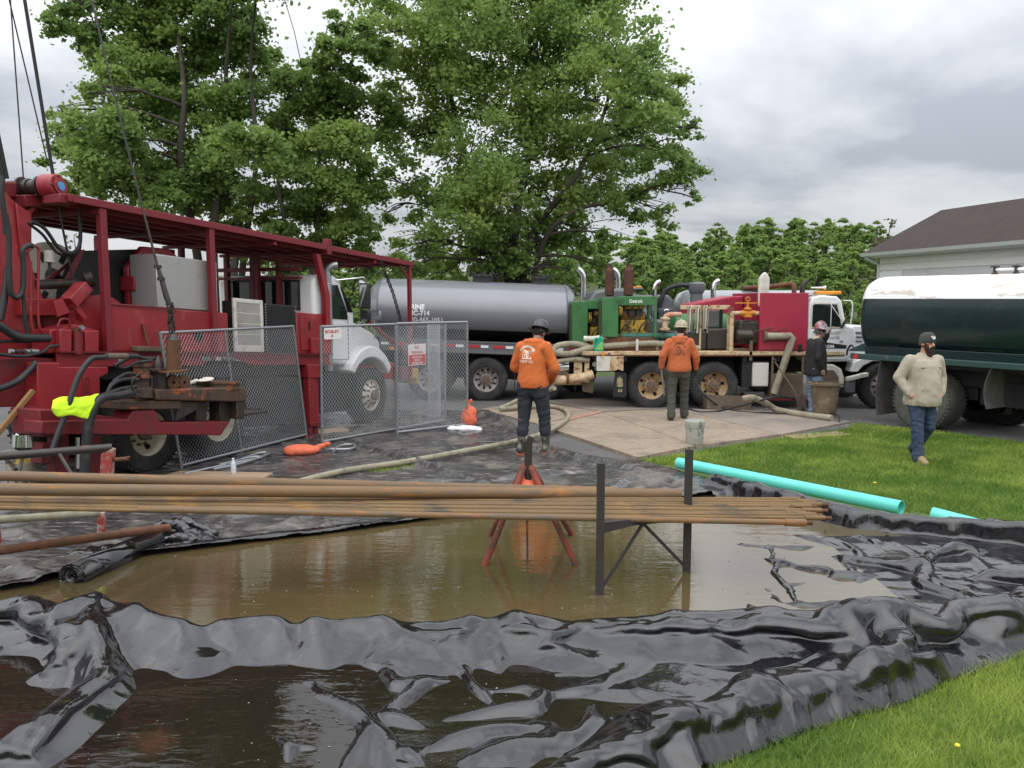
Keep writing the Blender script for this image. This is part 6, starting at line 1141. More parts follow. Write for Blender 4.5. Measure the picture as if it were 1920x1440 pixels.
for k in range(22):
    for s_ in (1, -1):
        pts = [Vector((.12 * cos(2 * pi * k / 22 + s_ * t * 5.2), .12 * sin(2 * pi * k / 22 + s_ * t * 5.2), .02 + 1.86 * t)) for t in np.linspace(0, 1, 22)]; mb.tube(pts, .0032, 4, cap=False)
kind(mb.build('wire_mesh', 'wire', fr_, smooth=60, recalc=False), 'stuff')
for lab, p0, p1, p2 in (('galvanised fence foot lying flat by the water bottle', (345, 888), (440, 868), (492, 857)), ('galvanised fence foot lying flat beside the orange sandbag', (605, 842), (655, 842), (665, 834)), ('thin galvanised fence foot lying behind the bottle', (400, 880), (455, 868), (505, 850))):
    c0 = gr(*p0); o = thing('bent_pipe', lab  , 'pipe', c0, 0, 'fence feet on the ground'); pts = [gr(p0[0], p0[1], .06), gr(p1[0], p1[1], .06), gr(p2[0], p2[1], .06), gr(p2[0] - 25, p2[1] + 1, .06), gr(p1[0] - 30, p1[1] + 4, .06)]
    MB().tube([p - c0 for p in spline(pts, 4)], .02, 8).build('bent_tube', 'galv', o, smooth=60)
# signs wired to the panel
def sign(label, W, root, a0, a1, h0, h1, parts):
    o0 = root.location + W(a0, h0); u = (W(a1, h0) - W(a0, h0)).normalized(); s = thing('warning_sign' if 'trespassing' in label else 'name_sign', label, 'sign', o0, math.atan2(u.y, u.x)); w = a1 - a0; h = h1 - h0
    MB().box(0, w, -.034, -.030, 0, h).build('sign_board', 'signwhite', s, bevel=.001); 
    for body, x, z, sz, sx, m in parts: text('lettering', body, sz, m, s, (x, -.0375, z), depth=.0005, bold=.0012 * (sz / .05), sx=sx, align='CENTER')
    for x in (.01, w - .01):
        for z in (.012, h - .012): MB().cyl((x, -.036, z), (x, -.028, z), .006, n=8).build('sign_tie', 'galv', s)
    return s
def fa(W, root, px, py):      # place on a panel seen at a pixel
    d = Vector(ray(px, py)); o = Vector((0, 0, CAMH)); u = W(1, 0); n = u.cross(W(0, 1)); t = (root.location - o).dot(n) / d.dot(n); p = o + d * t - root.location; return p.dot(u), p.dot(W(0, 1))
a0, h1 = fa(WB, fB, 605, 615); a1, h0 = fa(WB, fB, 638, 635); w_ = a1 - a0; h_ = h1 - h0
sign('white sign with BOSLEY in red letters at the top of the fence', WB, fB, a0, a1, h0, h1, [('BOSLEY', w_ * .45, h_ * .55, h_ * .36, 1.3, 'signred'), ('&', w_ * .45, h_ * .20, h_ * .34, 1, 'signred')])
a0, h1 = fa(WB, fB, 763, 646); a1, h0 = fa(WB, fB, 796, 683); w_ = a1 - a0; h_ = h1 - h0
s2 = sign('red and white no trespassing sign hung on the fence', WB, fB, a0, a1, h0, h1, [('NO', w_ / 2, h_ * .78, h_ * .20, 1, 'signred'), ('TRESPASSING', w_ / 2, h_ * .55, h_ * .17, .78, 'signred'), ('VIOLATORS', w_ / 2, h_ * .34, h_ * .13, .95, 'signwhite'), ('WILL BE', w_ / 2, h_ * .20, h_ * .13, .8, 'signwhite'), ('PROSECUTED', w_ / 2, h_ * .06, h_ * .13, .9, 'signwhite')])
MB().box(.012, w_ - .012, -.0365, -.0345, .012, h_ * .5).build('red_field', 'signred', s2)
# ================================================================ soft lumpy things
def blob_mesh(prims, voxel=.02, smooth=6, noise=None):
    """one continuous skin round overlapping tapered limbs and balls"""
    mb = MB()
    for p in prims:
        if p[0] == 'c':
            _, a, b, r0, r1 = p; a = Vector(a); b = Vector(b); mb.tube([a, b], [r0, r1], 14); mb.ball(a, r0, 14, 9); mb.ball(b, r1, 14, 9)
        elif p[0] == 'e':
            mb2 = MB().ball((0, 0, 0), 1, 18, 12, p[2]); T = Matrix.Translation(p[1]) @ Euler(p[3] if len(p) > 3 else (0, 0, 0)).to_matrix().to_4x4(); mb.add([T @ Vector(v) for v in mb2.v], mb2.f)
        else: mb.add(p[1], p[2])
    me = bpy.data.meshes.new('tmp'); me.from_pydata(mb.v, [], mb.f); import bmesh
    bm = bmesh.new(); bm.from_mesh(me); bmesh.ops.recalc_face_normals(bm, faces=bm.faces); bm.to_mesh(me); bm.free()
    o = bpy.data.objects.new('tmp', me); COL.objects.link(o); r = o.modifiers.new('r', 'REMESH'); r.mode = 'VOXEL'; r.voxel_size = voxel
    if smooth: s = o.modifiers.new('s', 'SMOOTH'); s.iterations = smooth; s.factor = .5
    out = bpy.data.meshes.new_from_object(o.evaluated_get(bpy.context.evaluated_depsgraph_get())); bpy.data.objects.remove(o); bpy.data.meshes.remove(me)
    if noise:
        amp, sc, st = noise
        n = len(out.vertices); co_ = np.zeros(n * 3, np.float32); no = np.zeros(n * 3, np.float32); out.vertices.foreach_get('co', co_); out.vertices.foreach_get('normal', no); co_ = co_.reshape(-1, 3); no = no.reshape(-1, 3)
        a_ = (co_[:, 0] + .6 * co_[:, 1]) * sc; b_ = co_[:, 2] * sc * st + (co_[:, 1] - co_[:, 0]) * sc * .4; q = fbm(a_, b_, 5, 3); f = (np.abs(q - .5) * -2 + .25) * amp * 1.6 + (vn(a_ * 2.3, b_ * 2.1, 9) - .5) * amp * .6
        out.vertices.foreach_set('co', (co_ + no * f[:, None]).ravel().astype(np.float32))
    return out
def lump(name, label, cat, loc, prims, m, voxel=.015, smooth=5, noise=(.008, 14, 1), group=None, rz=0):
    o = link(name, blob_mesh(prims, voxel, smooth, noise), m, None, loc, (0, 0, rz), smooth=80, recalc=False); return tag(o, label, cat, group) if label else o
lump('sandbag', 'orange sandbag lying flat by the foot of the fence', 'sandbag', gr(566, 853), [('e', (0, 0, .075), (.27, .16, .085), (0, .05, .12)), ('e', (-.12, -.03, .06), (.14, .13, .065)), ('c', (.24, .05, .10), (.33, .08, .13), .05, .028), ('e', (.36, .09, .14), (.055, .05, .04))], 'orangebag', group='orange sandbags', rz=.12)
lump('sandbag', 'orange sandbag standing upright against the end fence post', 'sandbag', gr(879, 800), [('e', (0, 0, .15), (.15, .12, .16)), ('e', (.02, 0, .26), (.12, .10, .13)), ('c', (0, 0, .33), (-.02, 0, .42), .075, .03), ('e', (-.04, 0, .46), (.05, .035, .035)), ('e', (.03, .01, .465), (.035, .03, .05))], 'orangebag', noise=(.02, 9, 1), group='orange sandbags')
lump('white_bag', 'white plastic bag slumped on the liner under the orange sandbag', 'bag', gr(872, 808), [('e', (0, 0, .04), (.24, .12, .06)), ('e', (-.2, .03, .035), (.12, .09, .05)), ('e', (.2, -.02, .03), (.12, .08, .04))], 'whitebag', noise=(.018, 10, 1))
# hi-vis vest over the swing arm
vb = rd(142, 782, -.82); vloc = rig.matrix_world
rigM = Matrix.Translation(RO) @ Matrix.Rotation(math.atan2(RU.y, RU.x), 4, 'Z')
def rw(px, py, y):
    q = rd(px, py, y); q.z -= RK * q.x; return rigM @ q
top = [rw(a, b, -.86) for a, b in ((100, 752), (118, 745), (150, 746), (172, 742), (187, 738))]; bot = [rw(a, b, -.95) for a, b in ((97, 770), (108, 781), (132, 778), (150, 783), (166, 786))]; c0 = sum(top + bot, Vector()) / 10
vs = []; fs = []; nu, nv = 28, 16; tp = spline(top, 7); bt = spline(bot, 7)
for i in range(nu):
    a = tp[i]; b = bt[i]
    for j in range(nv):
        t = j / (nv - 1); p = a.lerp(b, t); f = .05 * sin(pi * t) + .03 * (float(fbm(np.array([i * .22]), np.array([j * .3]), 3)[0]) - .5) * 2; p = p + Vector((.35, -.9, .1)) * f - c0; vs.append(p)
for i in range(nu - 1):
    for j in range(nv - 1): fs.append((i * nv + j, i * nv + j + 1, (i + 1) * nv + j + 1, (i + 1) * nv + j))
ve = MB().add(vs, fs).build('hi_vis_vest', 'hivis', None, c0, smooth=80); sm = ve.modifiers.new('thick', 'SOLIDIFY'); sm.thickness = .012
tag(ve, 'bright yellow safety vest draped over the rear arm of the rig', 'safety vest')
lump('rag', 'cream coloured rag lying on the round rotary table', 'rag', rw(384, 713, -.62), [('e', (0, 0, .0), (.14, .09, .02), (0, 0, .5)), ('e', (.08, .08, .01), (.10, .05, .02)), ('c', (-.12, 0, 0), (-.2, .02, -.03), .03, .02)], 'cloth', voxel=.009, noise=(.01, 18, 1), rz=.8)
# liner roll and the folded heap behind it
r0 = gr(136, 1106, .0) + Vector((0, 0, .115)); r1 = gr(268, 1050, .0) + Vector((.0, .25, .11)); lr = thing('liner_roll', 'roll of black plastic liner at the pool edge, its spiral end showing', 'liner roll', r0)
ax = (r1 - r0); 
def spiral(n=150, t=.001):
    e1 = ax.normalized().cross(Vector((0, 0, 1))).normalized(); e2 = ax.normalized().cross(e1); vs = []; fs = []
    for i in range(n):
        a = i * 2 * pi * 7.5 / n; r = .018 + .10 * i / n; r *= 1 + .05 * sin(a * 2 + 1) + .03 * sin(a * 3.3)
        q = (e1 * cos(a) + e2 * sin(a) * .92) * r; vs += [q + ax.normalized() * .015 * sin(i * .37), q + ax]
    fs = [(2 * i, 2 * i + 2, 2 * i + 3, 2 * i + 1) for i in range(n - 1)]; return vs, fs
o = MB().add(*spiral()).build('rolled_sheet', LINER, lr, smooth=60); sm = o.modifiers.new('t', 'SOLIDIFY'); sm.thickness = .004
h0 = gr(325, 1022, 0)
fold = lump('liner_heap', 'crumpled heap of black liner behind the liner roll', 'liner heap', h0, [('e', (0, 0, .02), (.42, .25, .09)), ('c', (-.3, -.05, .10), (-.05, .12, .20), .05, .05), ('c', (-.05, .1, .2), (.25, -.02, .10), .05, .04), ('c', (.05, .2, .17), (.36, .1, .08), .05, .03), ('e', (-.42, -.2, .02), (.4, .12, .05), (0, 0, .5)), ('c', (-.25, -.2, .08), (.1, -.15, .12), .04, .03), ('c', (.1, -.15, .12), (.4, -.08, .04), .04, .02)], LINER, voxel=.014, smooth=4, noise=(.035, 7, 1))
# ================================================================ hoses on the ground
def ghos(name, label, pix, r, m, z=None, ribs=0, group=None, ends=None):
    pts = [gr(a, b, (r if z is None else z[i]) ) for i, (a, b) in enumerate(pix)]; c = pts[0].copy(); q = spline([p - c for p in pts], 12)
    rs = [r * (1 + ribs * (1 if i % 2 else -1)) for i in range(len(q))]; o = MB().tube(q, rs, 12).build(name, m, None, c, smooth=60); return tag(o, label, 'hose', group)
ghos('long_hose', 'long muddy hose snaking from the rods past the boots of the worker to the trucks', [(535, 910), (640, 884), (760, 866), (870, 846), (955, 830), (1015, 814), (1052, 795), (1066, 781), (1058, 768), (1035, 762), (990, 763), (940, 766), (955, 758), (985, 744), (1040, 728)], .042, 'hosetan', z=[.06, .07, .08, .09, .10, .10, .09, .08, .08, .08, .09, .10, .16, .3, .6])
ghos('thin_hose', 'thin dark hose arching from the hand of the worker in olive trousers', [(1309, 722), (1322, 742), (1350, 762), (1385, 771), (1440, 774), (1530, 776), (1568, 777), (1574, 792)], .018, 'hoseblk', z=[.55, .35, .10, .05, .06, .10, .16, .04])
ghos('thin_hose', 'dark hose curving over the mud trough towards the big steel tub', [(1270, 760), (1310, 772), (1350, 770), (1400, 758), (1440, 747), (1470, 744), (1495, 752), (1507, 768)], .021, 'hoseblk', z=[.05, .05, .07, .24, .36, .36, .2, .05])
ghos('suction_hose', 'fat pale suction hose drooping from the mud trough to the steel tub', [(1392, 748), (1412, 746), (1436, 756), (1456, 768), (1490, 775), (1525, 780), (1560, 784)], .062, 'hosetan', z=[.36, .38, .24, .10, .09, .09, .1], ribs=.03)
# ================================================================ mud trough, steel tub, buckets, small things
mt = thing('mud_trough', 'grey steel mud trough on the drive beside the rusty truck wheels', 'trough', gr(1368, 771)); 
t = MB(); t.prism([(-.46, .0), (-.50, .36), (-.47, .36), (-.43, .03), (.40, .03), (.43, .31), (.47, .31), (.42, 0)], 'y', -.02, .72); t.prism([(-.47, .03), (-.49, .35), (.45, .30), (.42, .03)], 'y', -.03, -.005); t.prism([(-.47, .03), (-.49, .35), (.45, .30), (.42, .03)], 'y', .705, .735); t.build('trough_body', 'mudsteel', mt)
MB().box(-.15, .08, -.04, -.03, .10, .115).build('handle', 'rust', mt); MB().prism([(-.44, .0), (.42, 0), (.42, .22), (-.46, .24)], 'y', .02, .68).build('mud', mat('wet_mud', (.13, .10, .07), .35), mt)
tb_ = thing('steel_tub', 'mud-caked tapered steel tub with wide rim on the drive before the black-jacketed man', 'tub', gr(1545, 787))
MB().lathe([(.01, .04), (.19, .04), (.20, .06), (.265, .66), (.32, .675), (.32, .70), (.255, .70), (.19, .1), (.01, .09)], ax='z', n=36).build('tub_body', mat('mud_caked_tub', (.22, .165, .10), .85, var=((.10, .07, .045), 3.5), layers=[((.36, .30, .22), 5, .55, .75, .9)], bump=(22, .5)), tb_); MB().lathe([(.262, .70), (.325, .70), (.325, .712), (.262, .712)], ax='z', n=36).build('rim_flange', 'mudsteel', tb_)
for a in (.4, 2.5, 4.6): MB().bar((.15 * cos(a), .15 * sin(a), .0), (.16 * cos(a), .16 * sin(a), .1), .07, .03).build('foot', 'mudsteel', tb_)
def bucket(label, loc, m, bail=True):
    b = thing('bucket', label, 'bucket', loc, 0, 'plastic buckets'); MB().lathe([(.01, 0), (.125, 0), (.13, .01), (.150, .33), (.155, .33), (.155, .36), (.148, .365), (.14, .35), (.122, .02), (.01, .015)], ax='z', n=32).build('bucket_body', m, b)
    for z in (.26, .285, .31): MB().lathe([(.143, z), (.157, z), (.157, z + .012), (.144, z + .012)], ax='z', n=32, closed=True).build('bucket_rib', m, b)
    if bail: MB().tube(spline([(-.155, 0, .29), (-.17, -.06, .2), (-.05, -.165, .12), (.05, -.165, .12), (.17, -.06, .2), (.155, 0, .29)], 6), .003, 5).build('bail', 'galv', b)
    return b
bucket('white bucket splashed with mud on the edge of the mat boards', gr(1302, 831, .055), 'bucketm')
b2 = bucket('muddy cream bucket below the rusty bar of the pipe stand', gr(42, 920), mat('muddy_cream_bucket', (.45, .41, .31), .7, layers=[((.13, .1, .07), (9, 9, 5), .5, .6, .95)])); b2.scale = (1.1, 1.1, 1.0)
lump('yellow_rag', 'yellow cloth stuffed into the muddy cream bucket', 'rag', gr(46, 920) + Vector((.02, 0, .33)), [('e', (0, 0, 0), (.12, .1, .06)), ('e', (-.06, .05, .02), (.06, .06, .05))], mat('yellow_cloth', (.5, .33, .05), .9), voxel=.012)
wb = thing('water_bottle', 'clear plastic water bottle with white cap standing on the plywood board', 'bottle', gr(438, 888, .06))
MB().lathe([(.001, 0), (.031, 0), (.033, .01), (.033, .04), (.031, .045), (.033, .05), (.033, .125), (.028, .15), (.014, .172), (.013, .185), (.001, .186)], ax='z', n=20).build('bottle_body', 'bottle', wb); MB().cyl((0, 0, .186), (0, 0, .202), .0145, n=16).build('cap', 'letterwhite', wb); MB().lathe([(.0338, .06), (.0338, .11)], ax='z', n=20).build('bottle_label', mat('blue_white_label', (.45, .55, .7), .5, var=((.75, .78, .8), 60)), wb)
jg = thing('plastic_jug', 'green plastic coolant jug standing on the cream truck deck', 'jug', (2.92 - 1.11, 17.20 + .08, 1.212))
jb = MB(); jb.prism([(-.10, 0), (.095, 0), (.10, .05), (.095, .18), (.085, .26), (.055, .285), (.05, .31), (.02, .31), (.015, .285), (-.02, .275), (-.05, .29), (-.085, .27), (-.10, .2)], 'y', -.06, .06); jb.build('jug_body', 'jugmat', jg, bevel=.016, seg=3); MB().cyl((.036, 0, .305), (.036, 0, .335), .022, n=14).build('cap', 'plastic_black', jg)
MB().prism([(-.055, .03), (.08, .03), (.08, .19), (.05, .20), (-.03, .12), (-.055, .07)], 'y', -.064, -.0615).build('jug_label', 'jugl', jg); MB().prism([(-.085, .16), (-.07, .25), (-.045, .255), (-.03, .225), (-.055, .20), (-.06, .155)], 'y', -.064, -.061).build('handle_gap', mat('dark_gap_green', (.01, .1, .06), .5), jg)
sv = thing('shovel', 'muddy shovel leaning against the tool box of the rusty truck', 'shovel', (2.92 + 2.75, 16.95, .0)); MB().tube([(.20, -.12, .28), (-.2, .2, .98)], .017, 8).build('shaft', 'mudsteel', sv, smooth=50); MB().lathe([(.035 + .012 * cos(a), .012 * sin(a)) for a in np.linspace(0, 2 * pi, 8)], (-.225, .22, 1.02), 'y', 14).build('grip', 'mudsteel', sv); MB().prism([(.12, .30), (.30, .36), (.36, .12), (.34, .02), (.24, .0), (.17, .06)], 'y', -.14, -.125).build('blade', 'mudsteel', sv)
fg = thing('marker_flag', 'small orange marker flag beside the steel tub', 'marker flag', gr(1570, 770) + Vector((.02, .5, 0))); MB().cyl((0, 0, 0), (.01, 0, .36), .004, n=6).build('stake', 'galv', fg); f_ = MB().cbox((.0, -.02, .27), (.11, .006, .17), (0, -.25, 0)).build('flag', mat('fluorescent_orange', (.95, .12, .06), .6), fg)
# ================================================================ people: each faces +X of its own frame
SKIN = mat('skin', (.50, .27, .20), .55, var=((.55, .25, .18), 9), layers=[((.45, .22, .16), 20, .6, .8, .5)])
SKINT = mat('tanned_skin', (.33, .19, .14), .55)
HOOD = mat('orange_hoodie', (.52, .135, .045), .9, var=((.46, .115, .04), 4), layers=[((.22, .08, .05), 3.2, .58, .76, .95)], bump=(90, .3))
HOOD1 = mat('stained_orange_hoodie', (.60, .145, .03), .9, var=((.55, .13, .03), 4), layers=[((.12, .05, .035), 3.4, .57, .72, .95)], bump=(90, .3))
DENIM = mat('dark_denim', (.022, .026, .036), .9, var=((.034, .038, .05), 5), layers=[((.07, .07, .075), 6, .6, .8, .95)], bump=(120, .3))
DENIM2 = mat('blue_denim', (.030, .050, .095), .9, var=((.05, .075, .125), 4), layers=[((.09, .11, .14), 5, .62, .85, .95)], bump=(120, .3))
DENIM3 = mat('pale_denim', (.20, .27, .38), .9, var=((.12, .17, .26), 8), layers=[((.42, .46, .5), 10, .6, .75, .95)], bump=(120, .3))
OLIVE = mat('olive_trousers', (.052, .056, .044), .9, var=((.07, .073, .058), 5), layers=[((.11, .1, .08), 4, .62, .8, .95)], bump=(120, .3))
BEIGE = mat('beige_shirt', (.44, .385, .305), .9, var=((.38, .33, .26), 4), bump=(110, .25))
BLACKJ = mat('black_jacket', (.012, .012, .014), .8, layers=[((.04, .036, .033), 4, .6, .8, .9)], bump=(60, .3))
BOOTR = mat('camo_rubber_boot', (.05, .06, .048), .6, layers=[((.19, .17, .12), 9, .48, .58, .7), ((.012, .016, .014), 12, .58, .66, .6)])
BOOTT = mat('tan_leather_boot', (.34, .235, .13), .75, layers=[((.22, .15, .09), 7, .5, .75, .85)], bump=(50, .3)); BOOTB = mat('brown_boot', (.10, .075, .055), .8, layers=[((.2, .16, .12), 5, .55, .8, .9)])
SOLEO = mat('orange_sole', (.36, .09, .035), .7, layers=[((.1, .06, .05), 9, .5, .7, .9)]); SOLED = mat('dark_sole', (.03, .025, .02), .8)
GLOVE = mat('dark_glove', (.02, .022, .02), .85, layers=[((.3, .28, .26), 16, .62, .7, .9)]); HAIR = mat('dark_brown_hair', (.022, .014, .011), .8, bump=(120, .7))
def person(name, label, loc, rz, pose, top, pants, boots, sole, skin=SKIN, gloves=None, build=1., belly=0, boot_h=.26, hood=False, group=None, scale=1., hem=.90, headturn=(0, 0), curl=.7):
    J = dict(hipL=(0, .10, .93), hipR=(0, -.10, .93), kneeL=(.02, .12, .50), kneeR=(.02, -.12, .50), ankL=(-.02, .13, .10), ankR=(-.02, -.13, .10), pel=(0, 0, .97), waist=(0, 0, 1.10), chest=(.01, 0, 1.32), shL=(0, .185, 1.455), shR=(0, -.185, 1.455), neck=(.01, 0, 1.51), head=(.04, 0, 1.665), elL=(-.03, .26, 1.17), elR=(-.03, -.26, 1.17), wrL=(.04, .27, .92), wrR=(.04, -.27, .92), toeL=None, toeR=None, handL=None, handR=None)
    J.update(pose); J = {k: (Vector(v) if v is not None else None) for k, v in J.items()}; b = build
    for s in 'LR':
        if J['toe' + s] is None: J['toe' + s] = J['ank' + s] + Vector((.17, .0, -.065))
        if J['hand' + s] is None: d = (J['wr' + s] - J['el' + s]).normalized(); J['hand' + s] = J['wr' + s] + d * .09
    hd = J['head']; ht = Euler((headturn[1] * 0, headturn[1], headturn[0])); HM = Matrix.Translation(hd) @ ht.to_matrix().to_4x4()
    def hp(x, y, z): return HM @ Vector((x, y, z))
    sk = [('c', J['neck'] - Vector((0, 0, .06)), hp(-.015, 0, -.05), .062 * b, .058), ('e', hp(-.005, 0, .025), (.098, .077, .108), ht), ('e', hp(.035, 0, -.055), (.062, .058, .062), ht), ('c', hp(.085, 0, .01), hp(.108, 0, -.025), .012, .017), ('e', hp(.075, 0, -.10), (.026, .03, .022), ht), ('e', hp(.09, 0, -.062), (.014, .026, .008), ht)]
    for s in (1, -1): sk += [('e', hp(-.01, s * .079, -.01), (.026, .010, .034), ht), ('e', hp(.083, s * .032, .022), (.014, .018, .012), ht)]
    sk += [('c', J['pel'], J['waist'], .125 * b, .115 * b), ('c', J['waist'], J['chest'], .115 * b, .135 * b), ('c', J['chest'], J['neck'], .12 * b, .06)]
    for s in 'LR':
        sk += [('c', J['chest'], J['sh' + s], .09, .05), ('c', J['sh' + s], J['el' + s], .052, .042), ('c', J['el' + s], J['wr' + s], .042, .030), ('c', J['pel'], J['hip' + s], .10, .088), ('c', J['hip' + s], J['knee' + s], .088, .058), ('c', J['knee' + s], J['ank' + s], .055, .042), ('c', J['ank' + s] - Vector((0, 0, .03)), J['toe' + s], .04, .03)]
    hands = {}
    for s, sg in (('L', 1), ('R', -1)):
        w = J['wr' + s]; h = J['hand' + s]; d = (h - w).normalized(); fw = (J.get('palm' + s) or Vector((.2, -sg, 0))); pn = (fw - d * fw.dot(d)).normalized(); sd = d.cross(pn)      # pn: the way the palm faces
        H = [('c', w, w + d * .045, .027, .030)]
        for i in range(4):
            o = (i - 1.5) * .0205; L_ = (.040, .046, .043, .034)[i]; a = w + d * .035 + sd * o * .6; k = w + d * .088 + sd * o; H.append(('c', a, k, .015, .0125)); e1 = k + (d * cos(curl * .6) + pn * sin(curl * .6)) * L_; e2 = e1 + (d * cos(curl * 1.6) + pn * sin(curl * 1.6)) * L_ * .68; e3 = e2 + (d * cos(curl * 2.3) + pn * sin(curl * 2.3)) * L_ * .5; H += [('c', k, e1, .0115, .010), ('c', e1, e2, .010, .009), ('c', e2, e3, .009, .0075)]
        t0 = w + d * .028 + sd * .022 * 1; t1 = t0 + (d * .55 + sd * .62 + pn * .5).normalized() * .045; t2 = t1 + (d * .8 + pn * .6 + sd * .1).normalized() * .034; H += [('c', t0, t1, .016, .0125), ('c', t1, t2, .0115, .009)]
        hands[s] = H
        if not gloves: sk += H
    o = link(name, blob_mesh(sk, .0085, 2), skin, None, loc, (0, 0, rz), smooth=80, recalc=False); o.scale = (scale,) * 3; tag(o, label, 'person', group)
    C = lambda n, pr, m, vox=.012, sm=4, nz=(.008, 9, 1.6): link(n, blob_mesh(pr, vox, sm, nz), m, o, smooth=80, recalc=False)
    # trousers
    pr = [('c', J['pel'] + Vector((0, 0, .03)), J['pel'] - Vector((0, 0, .05)), .118 * b, .135 * b)]
    for s, sg in (('L', 1), ('R', -1)):
        a = J['ank' + s]; kn = J['knee' + s]; low = kn.lerp(a, .40 if boot_h > .3 else .93); pr += [('c', J['pel'] + Vector((0, sg * .035, -.04)), J['hip' + s] - Vector((0, 0, .03)), .122 * b, .116 * b), ('c', J['hip' + s] + Vector((-.03, 0, .0)), J['hip' + s] + Vector((-.02, 0, -.08)), .11 * b, .10 * b), ('c', J['hip' + s], kn, .112 * (b * .5 + .5), .086), ('c', kn, low, .084, .076), ('c', low, low + (a - kn).normalized() * .04, .083, .08)]
    C('trousers', pr, pants, nz=(.012, 10, 1.9))
    # boots
    for s in 'LR':
        a = J['ank' + s]; kn = J['knee' + s]; up = (kn - a).normalized(); t = J['toe' + s]; fd = (t - a); 
        pr = [('c', a + up * boot_h, a, .066 if boot_h > .3 else .062, .052), ('c', a - up * .03, t, .052, .046), ('c', a + fd * .45, t, .054, .047), ('e', a - fd.normalized() * .03 - up * .03, (.055, .045, .05))]
        bo = C('boot', pr, boots, .011, 3, (.004, 14, 1)); f2 = Vector((fd.x, fd.y, fd.z + .02)); sp = MB()
        fl = (t - a).normalized(); n_ = fl.cross(Vector((0, 0, 1))).normalized(); dn = n_.cross(fl).normalized(); dn = dn if dn.z < 0 else -dn; base = a.lerp(t, 0) 
        outl = [(-.075, .0), (-.06, .04), (0, .044), (.10, .042), (.16, .056), (.215, .045), (.235, .0), (.215, -.045), (.16, -.056), (.10, -.042), (0, -.044), (-.06, -.04)]
        flat = Vector((fd.x, fd.y, fd.z + (.065 if s + 'flat' not in pose else 0))).normalized() if abs(fd.z) < .12 else fl; nn = flat.cross(Vector((0, 0, 1))).normalized(); d2 = nn.cross(flat); d2 = d2 if d2.z < 0 else -d2; o0 = a + d2 * .072
        vs = [o0 + flat * x + nn * y for x, y in outl] + [o0 + flat * x + nn * y + d2 * .028 for x, y in outl]; k = len(outl)
        sp.add(vs, [tuple(range(k)), tuple(range(k, 2 * k))[::-1]] + [(i, (i + 1) % k, k + (i + 1) % k, k + i) for i in range(k)]); sp.build('sole', sole, bo, bevel=.006)
        if boot_h > .3: c_ = a + up * (boot_h + .035); MB().tube([c_ - up * .012, c_ + up * .012], .078, 18).build('boot_rim', sole, bo, smooth=50)
    # top
    # the trunk as one loft of rings, then sleeves
    pc, wc, cc, nc = J['pel'], J['waist'], J['chest'], J['neck']
    def ring_at(z):
        ks = [(pc.z - .1, pc), (pc.z, pc), (wc.z, wc), (cc.z, cc), (nc.z, nc)]
        for (z0, a), (z1, b_) in zip(ks, ks[1:]):
            if z <= z1: t = max(0, (z - z0) / (z1 - z0)); return a.lerp(b_, t)
        return nc
    rows = [(hem - .045, .172, .203, .6), (hem - .01, .178, .208, .65), (hem + .02, .184, .212, .7), (hem + .08, .178, .204, .85), (wc.z, .165, .190, 1.), (wc.z + .1, .160, .188, .85), (cc.z - .04, .155, .192, .55), (cc.z + .05, .148, .195, .25), (cc.z + .12, .125, .178, .1), (nc.z - .03, .085, .12, 0), (nc.z + .02, .06, .075, 0)]
    vs = []; k_ = 24
    for z, rx, ry, g_ in rows:
        c_ = ring_at(z)
        for j in range(k_):
            t = 2 * pi * j / k_; cx_ = cos(t); vs.append((c_.x + (rx * b * (.92 if cx_ < 0 else 1) + belly * g_ * (1.3 if cx_ > 0 else .35)) * cx_, c_.y + ry * b * sin(t), z))
    nr = len(rows); pr = [('m', vs, [(i * k_ + j, i * k_ + (j + 1) % k_, (i + 1) * k_ + (j + 1) % k_, (i + 1) * k_ + j) for i in range(nr - 1) for j in range(k_)] + [tuple(range(k_))[::-1], tuple(range((nr - 1) * k_, nr * k_))])]
    for s in 'LR':
        w = J['wr' + s]; e = J['el' + s]; pr += [('c', cc + Vector((0, 0, .07)), J['sh' + s] - Vector((0, 0, .015)), .09 * b, .080 * (b * .6 + .4)), ('c', J['sh' + s] - Vector((0, 0, .015)), e, .082 * (b * .6 + .4), .070 * (b * .5 + .5)), ('c', e, e.lerp(w, .8), .068 * (b * .5 + .5), .056), ('c', e.lerp(w, .86), e.lerp(w, .93), .049, .044)]
    if hood: pr += [('e', J['neck'] + Vector((-.055, 0, .0)), (.085, .135, .06), (0, .35, 0)), ('e', J['neck'] + Vector((-.09, 0, -.045)), (.06, .12, .06), (0, .3, 0)), ('c', J['neck'] + Vector((.05, .08, .0)), J['neck'] + Vector((-.05, .11, .01)), .04, .05), ('c', J['neck'] + Vector((.05, -.08, .0)), J['neck'] + Vector((-.05, -.11, .01)), .04, .05)]
    C('hoodie' if hood else 'jacket' if top is BLACKJ else 'shirt', pr, top, sm=6, nz=(.011, 7, .75))
    if gloves:
        for s in 'LR': C('glove', [(('c',) + q[1:3] + (q[3] * 1.12, q[4] * 1.12)) for q in hands[s]], gloves, .0085, 1, None)
    return o, J, HM, C
def on_head(o, HM, mb, n, m, **k): mb.v = [tuple(HM @ Vector(v)) for v in mb.v]; return mb.build(n, m, o, **k)
